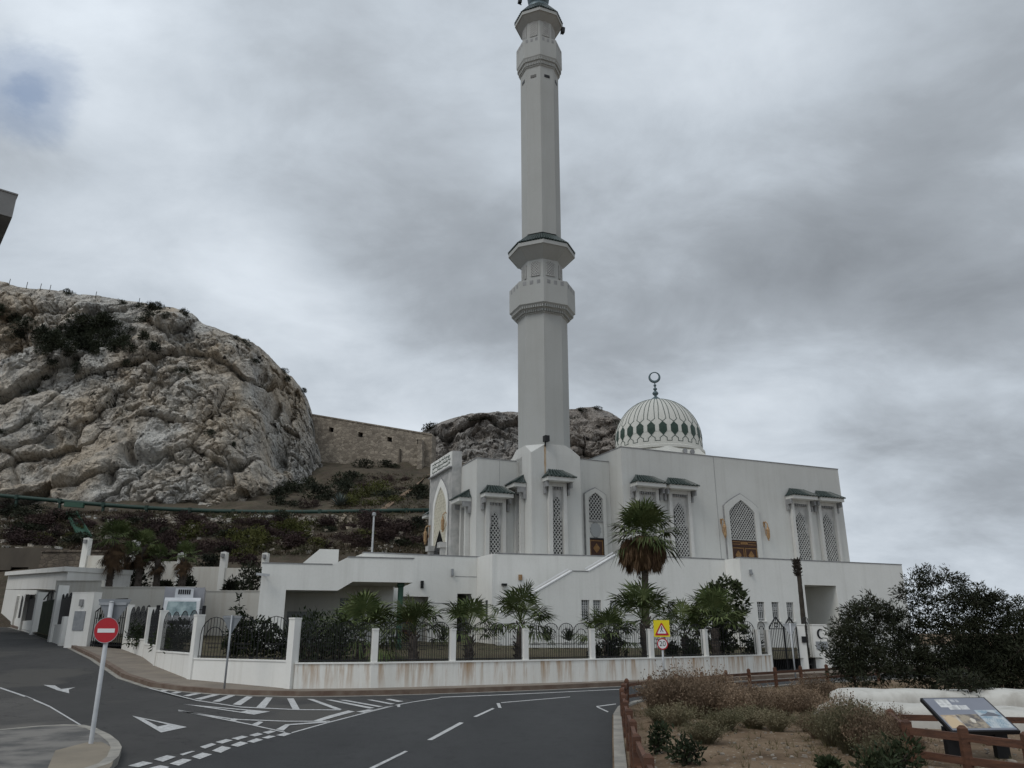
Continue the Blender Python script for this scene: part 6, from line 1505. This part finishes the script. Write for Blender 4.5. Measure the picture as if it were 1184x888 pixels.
r2 = 6.4*k; z2 = zz(744.5); fr2 = frame((0, -.032, z2), (1, 0), (0, -1)); o = [(r2*cos(2*pi*i/40), r2*sin(2*pi*i/40)) for i in range(40)]
mb = MB(); mb.prism(o, 0, .006, fr2); rd = mb.build('speed_disc', M['white'], ps)
mb = MB(); mb.ring(o, [(a*.80, b*.80) for a, b in o], .0062, .0085, fr2); mb.build('red_ring', M['red'], rd)
vs, fs = text_mesh('20', r2*1.25); mb = MB(); mb.add([fr2(a*.95, b, .0075) for a, b, c in vs], fs); tx_ = mb.build('number_20', M['ink'], rd)
sm_ = tx_.modifiers.new('thick', 'SOLIDIFY'); sm_.thickness = .002

# ------------------------------------------------------------------ knee-rail fences
def rail_fence(label, pts, hp, n_posts, rails, loc, pw=.1, group=None, top=.0):
    root = thing('knee_rail_fence', label, 'fence', loc); loc = Vector(loc)
    P = resample_n(pts, n_posts)
    for p in P:
        g = vz(p.x, p.y); mb = MB(); mb.box(-pw/2, pw/2, -pw/2, pw/2, -.15, hp); mb.lathe([(pw*.70, hp), (pw*.3, hp+.03), (0, hp+.032)], 4, (0, 0), pi/4); o = mb.build('post', M['wood'], root); o.location = Vector((p.x, p.y, g))-loc; o.rotation_euler = (RV.uniform(-.02, .02), RV.uniform(-.02, .02), RV.uniform(-.1, .1))
    for a, b in zip(P, P[1:]):
        for zr, w_, h_ in rails:
            mb = MB(); A_ = Vector((a.x, a.y, vz(a.x, a.y)+zr)); B_ = Vector((b.x, b.y, vz(b.x, b.y)+zr+RV.uniform(-.008, .008))); mb.beam(A_-loc, B_-loc, w_, h_); mb.build('rail', M['wood'], root)
    return root
def resample_n(pts, n):
    pts = [Vector(p) for p in pts]; Ls = [0]
    for a, b in zip(pts, pts[1:]): Ls.append(Ls[-1]+(b-a).length)
    out = []
    for i in range(n):
        s = Ls[-1]*i/(n-1)
        for k in range(len(pts)-1):
            if s <= Ls[k+1]+1e-9: out.append(pts[k].lerp(pts[k+1], (s-Ls[k])/(Ls[k+1]-Ls[k]))); break
    return out
rail_fence('red brown timber knee rail following the kerb, seen end on', [(.98, 4.6), (1.28, 8.5), (1.78, 13), (2.2, 16.6), (2.62, 18.9)], .56, 11, [(.47, .045, .085), (.24, .045, .08)], (1.3, 9, .1), .09)
rail_fence('red brown timber knee rail along the far edge of the sandy verge', [(2.62, 18.9), (3.25, 19.9), (4.9, 21.8), (7.0, 24.0), (9.3, 25.75), (12.3, 27.6)], .58, 11, [(.46, .04, .07), (.22, .04, .065)], (6, 22.5, .1), .085)
pa = atZ(1048, 832, .62); pb_ = atZ(1112, 838, .62)
F1 = [(pa.x, pa.y), (pb_.x, pb_.y)]; dv = (Vector(F1[1])-Vector(F1[0])); F2 = tuple(Vector(F1[1])+dv*2.6)
fl = atZ(1184, 838, .5)
rail_fence('red brown timber knee rail in front of the information board', [F1[0], F1[1], tuple(Vector(F1[1])+dv*1.0), tuple(Vector(F1[1])+dv*2)], .47, 4, [(.37, .045, .085), (.12, .045, .085)], (F1[0][0], F1[0][1], .1), .088)
fbk = [(F1[0][0], F1[0][1]), (F1[0][0]+.6, F1[0][1]+1.75), (F1[0][0]+1.9, F1[0][1]+1.6), (F1[0][0]+3.2, F1[0][1]+1.4)]
rail_fence('red brown timber knee rail behind the information board', fbk[1:], .42, 3, [(.34, .045, .08)], (fbk[1][0], fbk[1][1], .1), .088)
mb = MB(); a, b = Vector((*fbk[0], vz(*fbk[0]))), Vector((*fbk[1], vz(*fbk[1])))
for zr in (.37, .12): mb.beam(a+Vector((0, 0, zr)), b+Vector((0, 0, zr)), .045, .085)
tag(mb.build('side_rail', M['wood']), 'pair of short timber rails running back beside the information board', 'fence')

# ------------------------------------------------------------------ whitewashed low walls
def blob_wall(name, label, pts, w, h, seed):
    """rounded, lumpy masonry bank along a polyline"""
    rng = random.Random(seed); P = resample(pts, .16); ns = normals2(P); mb = MB(); n = 14; m = len(P)
    for i, (p, nn) in enumerate(zip(P, ns)):
        e = min(1, sqrt(max(0., 1-(1-min(i, m-1-i)*.16/.45)**2)) if min(i, m-1-i)*.16 < .45 else 1)
        for k in range(n):
            t = pi*k/(n-1); c_, s_ = cos(t), sin(t)
            sx = (abs(c_)**.45)*(1 if c_ > 0 else -1); sz = max(0, s_)**.32
            q = Vector((p.x+nn.x*sx*w/2*(.3+.7*e), p.y+nn.y*sx*w/2*(.3+.7*e), 0)); b = .10
            z = b-.12+(h+.12)*sz*(.35+.65*e)*(1+.10*noise.noise(Vector((p.x*1.1, p.y*1.1, seed))))
            nz_ = noise.noise_vector(Vector((q.x*1.7, q.y*1.7, z*2+seed)))*.06; mb.v.append((q.x+nz_.x, q.y+nz_.y, z+nz_.z*.7))
    for i in range(m-1):
        for k in range(n-1): a = i*n+k; mb.f.append((a, a+1, a+n+1, a+n)); mb.mi.append(0)
    mb.f.append(tuple(range(n))); mb.mi.append(0); mb.f.append(tuple(range((m-1)*n+n-1, (m-1)*n-1, -1))); mb.mi.append(0)
    o = mb.build(name, M['whitewash'], sm=True); bm = bmesh.new(); bm.from_mesh(o.data); bmesh.ops.recalc_face_normals(bm, faces=bm.faces); bm.to_mesh(o.data); bm.free()
    return tag(o, label, 'wall')
w0 = atZ(962, 838, .12); w1 = atZ(1100, 838, .12); w1b = atZ(1190, 850, .12)
blob_wall('whitewashed_wall', 'thick rounded whitewashed low wall behind the information board', [(w0.x-.15, w0.y+.6), (w0.x+1.9, w0.y-.3), (w0.x+4.2, w0.y-1.9), (w0.x+6.5, w0.y-3.6)], 1.15, .37, 3)
blob_wall('whitewashed_wall', 'second whitewashed bank just under the dark trees', [(w0.x+.9, w0.y+2.3), (w0.x+3.5, w0.y+2.2), (w0.x+6.5, w0.y+1.2), (w0.x+10, w0.y+.2)], 1.1, .46, 8)

# ------------------------------------------------------------------ information board
ib_t = [atY(1066, 808.5, 11.0), atY(1138, 806.5, 11.0)]; ib_b = [atY(1103, 844, 10.4), atY(1175.5, 844.5, 10.4)]
A_, B_, C_, D_ = ib_b[0], ib_b[1], ib_t[1], ib_t[0]
cen = (A_+B_+C_+D_)/4; bz = vz(cen.x, cen.y)
board = thing('information_board', 'low tilted information board with photographs and maps on black posts', 'sign', (cen.x, cen.y, bz)); L0 = board.location.copy()
ex = ((B_-A_)+(C_-D_))/2; ey = ((D_-A_)+(C_-B_))/2; nrm = ex.cross(ey).normalized()
bf = lambda u, v, d: cen + ex*(u-.5) + ey*(v-.5) + nrm*d - L0
mb = MB(); mb.box(-.03, 1.03, -.03, 1.03, -.05, -.002, bf); mb.build('backing', M['black_box'], board)
mb = MB(); mb.box(0, 1, 0, 1, -.0015, .004, bf); pn = mb.build('panel', mat('board_grey_blue', (.16, .17, .205), (.19, .20, .235), 2, .35, spec=.5), board)
cmat = {}
def pic(name, u0, u1, v0, v1, c1, c2, sc=14, d=.0055):
    mb = MB(); mb.box(u0, u1, v0, v1, .0042, d, bf); return mb.build(name, mat('board_'+name, c1, c2, sc, .4, detail=6, lo=.42, hi=.58), pn)
pic('drawing', .16, .37, .70, .96, (.60, .60, .58), (.40, .40, .39)); pic('drawing', .27, .45, .62, .77, (.58, .58, .56), (.38, .38, .38), d=.0062); pic('drawing', .46, .59, .62, .76, (.56, .56, .55), (.44, .44, .44))
pic('text_block', .41, .47, .86, .95, (.35, .36, .38), (.45, .45, .45)); pic('text_block', .49, .53, .86, .95, (.35, .36, .38), (.45, .45, .45))
pic('sepia_photograph', .02, .26, .05, .46, (.36, .27, .18), (.48, .42, .34), 9); pic('dark_photograph', .27, .62, .05, .47, (.10, .09, .085), (.32, .27, .20), 9)
pic('harbour_photograph', .63, .985, .05, .60, (.20, .28, .34), (.42, .45, .46), 11)
mb = MB(); mb.prism([(.02, .06), (.24, .06), (.22, .34), (.14, .44), (.05, .38)], .0058, .007, bf); mb.build('sepia_dome', mat('board_sepia', (.50, .38, .24), rough=.4), pn)
mb = MB(); mb.prism([(.64, .42), (.97, .40), (.9, .5), (.82, .54), (.76, .48), (.7, .46)], .0058, .007, bf); mb.build('hill_drawing', mat('board_hill', (.12, .13, .15), rough=.4), pn)
mb = MB(); mb.prism([(.42, .22), (.47, .2), (.5, .3), (.46, .36), (.42, .32)], .0058, .007, bf); mb.build('light_figure', mat('board_light', (.55, .5, .42), rough=.4), pn)
mb = MB()
for r_ in range(9):
    u = .655
    while u < .93:
        w_ = RV.uniform(.015, .04); mb.box(u, u+w_, .09+.03*r_, .10+.03*r_, .0058, .0066, bf); u += w_+.01
mb.build('small_print', mat('board_print', (.5, .55, .56), rough=.5), pn)
for u in (.13, .90):
    mb = MB(); p = bf(u, .25, -.05); q = bf(u, .6, -.05); mb.beam((p.x, p.y+.1, -.3), (p.x, p.y+.1, p.z-.02), .09, .16); mb.beam(p+Vector((0, 0, -.03)), q+Vector((0, 0, -.03)), .07, .06); mb.build('post', M['black_box'], board)
mb = MB(); p, q = bf(.13, .25, -.05), bf(.90, .25, -.05); mb.beam((p.x, p.y+.1, p.z-.10), (q.x, q.y+.1, q.z-.10), .05, .12); mb.build('crossbar', M['black_box'], board)

# ------------------------------------------------------------------ dark trees on the right, dry bushes and weeds on the verge
def tam(label, px, Y, lobes, seed, n=46):
    x, y = place(px, Y); loc = Vector((x, y, vz(x, y)))
    rg = random.Random(seed+7); lb = []
    for c, r in px_lobes(loc, lobes, Y):
        lb.append((c, r*.86))
        for _ in range(3 if r > .2 else 1):
            d = rnd_dir(rg, .25); lb.append((c+Vector((d.x*1.25, d.y, d.z*.9))*r*rg.uniform(.85, 1.15), r*rg.uniform(.2, .38)))
    return crown_tree('tamarisk_tree', label, loc, lb, M['tamarisk'], n*1.25, .125, .028, seed, .10, .24, .12, per=15)
tam('dark feathery tree nearest the crescent pedestal, left of the group', 985, 21.5, [(972, 742, .30, 0), (978, 724, .36, .3), (990, 708, .36, 0), (1004, 702, .34, .2), (1018, 718, .48, .3), (985, 735, .6, -.2), (1010, 745, .6, .2), (974, 760, .36, .1), (985, 765, .6, -.3), (1012, 772, .6, 0), (968, 728, .14, 0), (980, 708, .16, 0), (1030, 706, .28, .3), (1003, 690, .14, .1), (975, 778, .34, 0), (1035, 765, .5, .2)], 301)
tam('tallest dark feathery tree with ragged open top beside the sky', 1070, 22, [(1045, 684, .22, 0), (1058, 672, .30, 0), (1070, 662, .18, .1), (1078, 674, .30, .2), (1096, 671, .34, .2), (1110, 678, .26, 0), (1062, 692, .40, .1), (1085, 692, .34, -.2), (1105, 695, .46, .1), (1040, 690, .12, 0), (1048, 722, .55, .3), (1075, 718, .38, .2), (1100, 722, .6, 0), (1052, 752, .65, .1), (1082, 755, .65, -.1), (1108, 760, .6, .1), (1060, 780, .6, 0), (1092, 782, .6, 0), (1069, 655, .09, 0)], 302, 40)
tam('dense dark feathery tree right of the tallest one', 1135, 21.5, [(1120, 692, .36, .1), (1136, 694, .34, .2), (1148, 700, .3, 0), (1130, 712, .58, .1), (1150, 722, .48, 0), (1158, 694, .22, .2), (1164, 708, .22, 0), (1120, 742, .7, .2), (1145, 752, .7, 0), (1165, 745, .42, .1), (1130, 778, .7, -.1), (1160, 782, .6, .1), (1153, 688, .12, 0)], 303)
tam('dark feathery tree cut by the right edge of the picture', 1190, 21, [(1172, 728, .34, .1), (1185, 716, .32, 0), (1198, 712, .5, .1), (1180, 752, .6, 0), (1205, 740, .7, .2), (1185, 782, .7, 0), (1215, 770, .8, 0), (1170, 770, .5, .2)], 304)
tam('small dark branch of greenery leaning over the second whitewashed bank', 1112, 16.5, [(1110, 790, .22, 0), (1128, 792, .2, .1), (1140, 800, .16, 0), (1098, 786, .2, .1), (1150, 803, .10, 0)], 305, 60)

def dry_mesh(rng, r, h, n, wid, spread=.75, twig=5, seeds=True):
    mb = MB()
    for _ in range(n):
        a = rng.uniform(0, 2*pi); t = rng.random()**.6*spread; b = Vector((cos(a)*r*.25*rng.random(), sin(a)*r*.25*rng.random(), -.03))
        e = Vector((cos(a)*r*t*rng.uniform(.8, 1.15), sin(a)*r*t*rng.uniform(.8, 1.15), h*rng.uniform(.55, 1.08)*(1-.35*t*t)))
        m = b.lerp(e, .55)+Vector((0, 0, h*.10)); s_ = Vector((rng.uniform(-1, 1), rng.uniform(-1, 1), 0)).normalized()*wid
        mb.add([b-s_, b+s_, m+s_*.7, m-s_*.7, e], [(0, 1, 2, 3), (3, 2, 4)])
        for _ in range(twig):
            u = rng.uniform(.3, 1); p = (b.lerp(m, u*2) if u < .5 else m.lerp(e, u*2-1)); d = (rnd_dir(rng, .5)+(e-b).normalized()*.4).normalized(); l = h*rng.uniform(.08, .22)
            q = p+d*l; s2 = d.cross(rnd_dir(rng)); s2 = s2.normalized()*wid*.7 if s2.length > .01 else s_; mb.add([p-s2, p+s2, q], [(0, 1, 2)])
            if seeds and rng.random() < .7: blade(mb, q, rnd_dir(rng), .035, .026, rng)
    return mb
dp_ = {'dry': [], 'drygreen': []}
for k in ('dry', 'drygreen'):
    for s_ in range(3): dp_[k].append(dry_mesh(random.Random(400+s_+len(k)), .6, .62, 330, .0045, .95, 6).build('dry_bush', M[k]))
first = set(); rng = random.Random(77)
def put_dry(kind, px, pyb, wpx, hpx, lab, grp):
    q = atZ(px, pyb, .16); q.z = vz(q.x, q.y); k = q.y*cos(PITCH)/890
    o = rng.choice(dp_[kind]); c = o if o.name not in first else dup(o); first.add(o.name)
    c.location = q; c.rotation_euler = (0, 0, rng.uniform(0, 6.3)); s1, s2 = wpx*k/1.15, hpx*k/.62; c.scale = (s1, s1, s2); return tag(c, lab, 'bush', grp)
D1, G1 = 'brown dry bush in the thicket along the far timber rail', 'dry bushes by the far timber rail'
D2, G2 = 'grey green half dry bush on the sandy verge', 'half dry bushes on the verge'
D3, G3 = 'brown dry bush leaning on the whitewashed low wall', 'dry bushes by the whitewashed wall'
for px, py, w_, h_ in [(756, 818, 46, 30), (772, 826, 70, 46), (792, 822, 72, 46), (812, 828, 74, 44), (832, 822, 70, 42), (848, 830, 66, 34), (866, 824, 62, 32), (888, 822, 56, 26), (905, 830, 56, 28), (926, 818, 56, 26), (942, 814, 56, 30), (934, 830, 56, 28), (956, 812, 40, 24)]:
    put_dry('dry', px, py, w_, h_*1.06, D1, G1)
for px, py, w_, h_ in [(784, 836, 60, 24), (838, 842, 60, 22), (872, 838, 64, 24), (898, 842, 54, 22), (815, 856, 70, 24), (936, 842, 50, 20), (762, 832, 44, 18)]:
    put_dry('drygreen', px, py, w_, h_, D2, G2)
for px, py, w_, h_, k in [(960, 860, 60, 40, 'drygreen'), (985, 868, 80, 56, 'drygreen'), (1008, 872, 70, 52, 'dry'), (975, 846, 60, 44, 'dry'), (1030, 866, 50, 40, 'dry'), (1036, 846, 40, 30, 'dry'), (1000, 852, 60, 36, 'drygreen'), (945, 852, 46, 28, 'dry'), (1060, 872, 34, 26, 'dry'), (1022, 884, 70, 36, 'drygreen')]:
    put_dry(k, px, py, w_, h_, D3, G3)
for i, (px, py, r, h, lab) in enumerate([(760, 866, .19, .32, 'small dark green shrub on bare sand, the left one of a pair'), (795, 879, .24, .30, 'small dark green shrub on bare sand, the right one of a pair'), (1040, 892, .30, .34, 'dark green low shrub at the foot of the timber rail'), (1012, 900, .24, .26, 'dark green low shrub below the dry bushes at the bottom edge'), (958, 888, .12, .12, 'tiny dark plant on the sand near the dry bushes')]):
    q = atZ(px, py, .16); shrub_thing('green_shrub', lab, 'shrub', (q.x, q.y, vz(q.x, q.y)), r, h, M['dkgreen'], 420, .075, .035, 500+i)
# seedlings, dry tufts and pebbles
rng = random.Random(55); mb = MB(); mt = MB(); mp = MB()
def isle_pt(y0, y1):
    while True:
        y = rng.uniform(y0**.5, y1**.5)**2; x = rng.uniform(.3, 13)
        if inside_isle(x, y) and isl_edge(x, y) > .12: return x, y
for _ in range(950):
    x, y = isle_pt(6, 22); r = rng.uniform(.012, .055)
    if noise.noise(Vector((x*.8, y*.8, 2))) < .05 and rng.random() < .8: continue; b = Vector((x, y, vz(x, y)))
    for k in range(7): blade(mb, b, rnd_dir(rng, .7), r*2.0, r*.8, rng)
for _ in range(5200):
    x, y = isle_pt(6, 26)
    if noise.noise(Vector((x*.6, y*.6, 9))) < .02 and rng.random() < .8: continue
    b = Vector((x, y, vz(x, y)-.01)); h = rng.uniform(.05, .17)
    for k in range(8):
        d = rnd_dir(rng, .9); s_ = Vector((rng.uniform(-1, 1), rng.uniform(-1, 1), 0)).normalized()*.004; mt.add([b-s_, b+s_, b+d*h], [(0, 1, 2)])
for _ in range(1400):
    x, y = isle_pt(6, 20); r = rng.uniform(.008, .03)*(1.6 if rng.random() < .06 else 1); c = Vector((x, y, vz(x, y)+r*.2)); vs = [c+Vector(((1 if k & 1 else -1)*r*rng.uniform(.5, 1.1), (1 if k & 2 else -1)*r*rng.uniform(.5, 1.1), (1 if k & 4 else -1)*r*rng.uniform(.3, .8))) for k in range(8)]
    mp.add(vs, [(0, 2, 3, 1), (4, 5, 7, 6), (0, 1, 5, 4), (2, 6, 7, 3), (0, 4, 6, 2), (1, 3, 7, 5)])
tag(mb.build('weeds', M['scrub_dark']), 'tiny dark weeds scattered over the sandy verge', 'weeds', kind='stuff')
tag(mt.build('dry_grass', M['grass']), 'short dry grass in patches on the sandy verge', 'grass', kind='stuff')
tag(mp.build('pebbles', M['pebble'] if 'pebble' in M else M['kerb_grey']), 'small pale stones lying on the sandy verge', 'stones', kind='stuff')
# grass strip inside the boundary wall
mb = MB()
for _ in range(5200):
    px = rng.uniform(335, 880); Y = rng.uniform(26, 40); x, y = place(px, Y)
    if y < plerp(W_FRONT, x)+.4 or x > 12: continue
    b = Vector((x, y, yz(x, y)-.01))
    for k in range(3):
        d = rnd_dir(rng, 1.2); s_ = Vector((rng.uniform(-1, 1), rng.uniform(-1, 1), 0)).normalized()*.012; mb.add([b-s_, b+s_, b+d*rng.uniform(.06, .2)], [(0, 1, 2)])
tag(mb.build('yard_grass', M['grass']), 'rough dull grass growing inside the boundary wall', 'grass', kind='stuff')
# low scrub cover of the slope between the single bushes
mb = MB(); rng = random.Random(66)
for _ in range(9000):
    px = rng.uniform(0, 494); py = rng.uniform(548 if px > 385 else 592, 642); h = on_hill(px, py)
    if not h: continue
    if noise.noise(Vector((h.x*.22, h.y*.3, 4))) < -.22: continue
    for k in range(5): blade(mb, h+Vector((rng.uniform(-.3, .3), rng.uniform(-.3, .3), 0)), rnd_dir(rng, .8), rng.uniform(.15, .42), .10, rng)
tag(mb.build('slope_cover', M['scrub_cover'] if 'scrub_cover' in M else M['scrub_purple']), 'low brown scrub covering the slope between the bushes', 'scrub', kind='stuff')
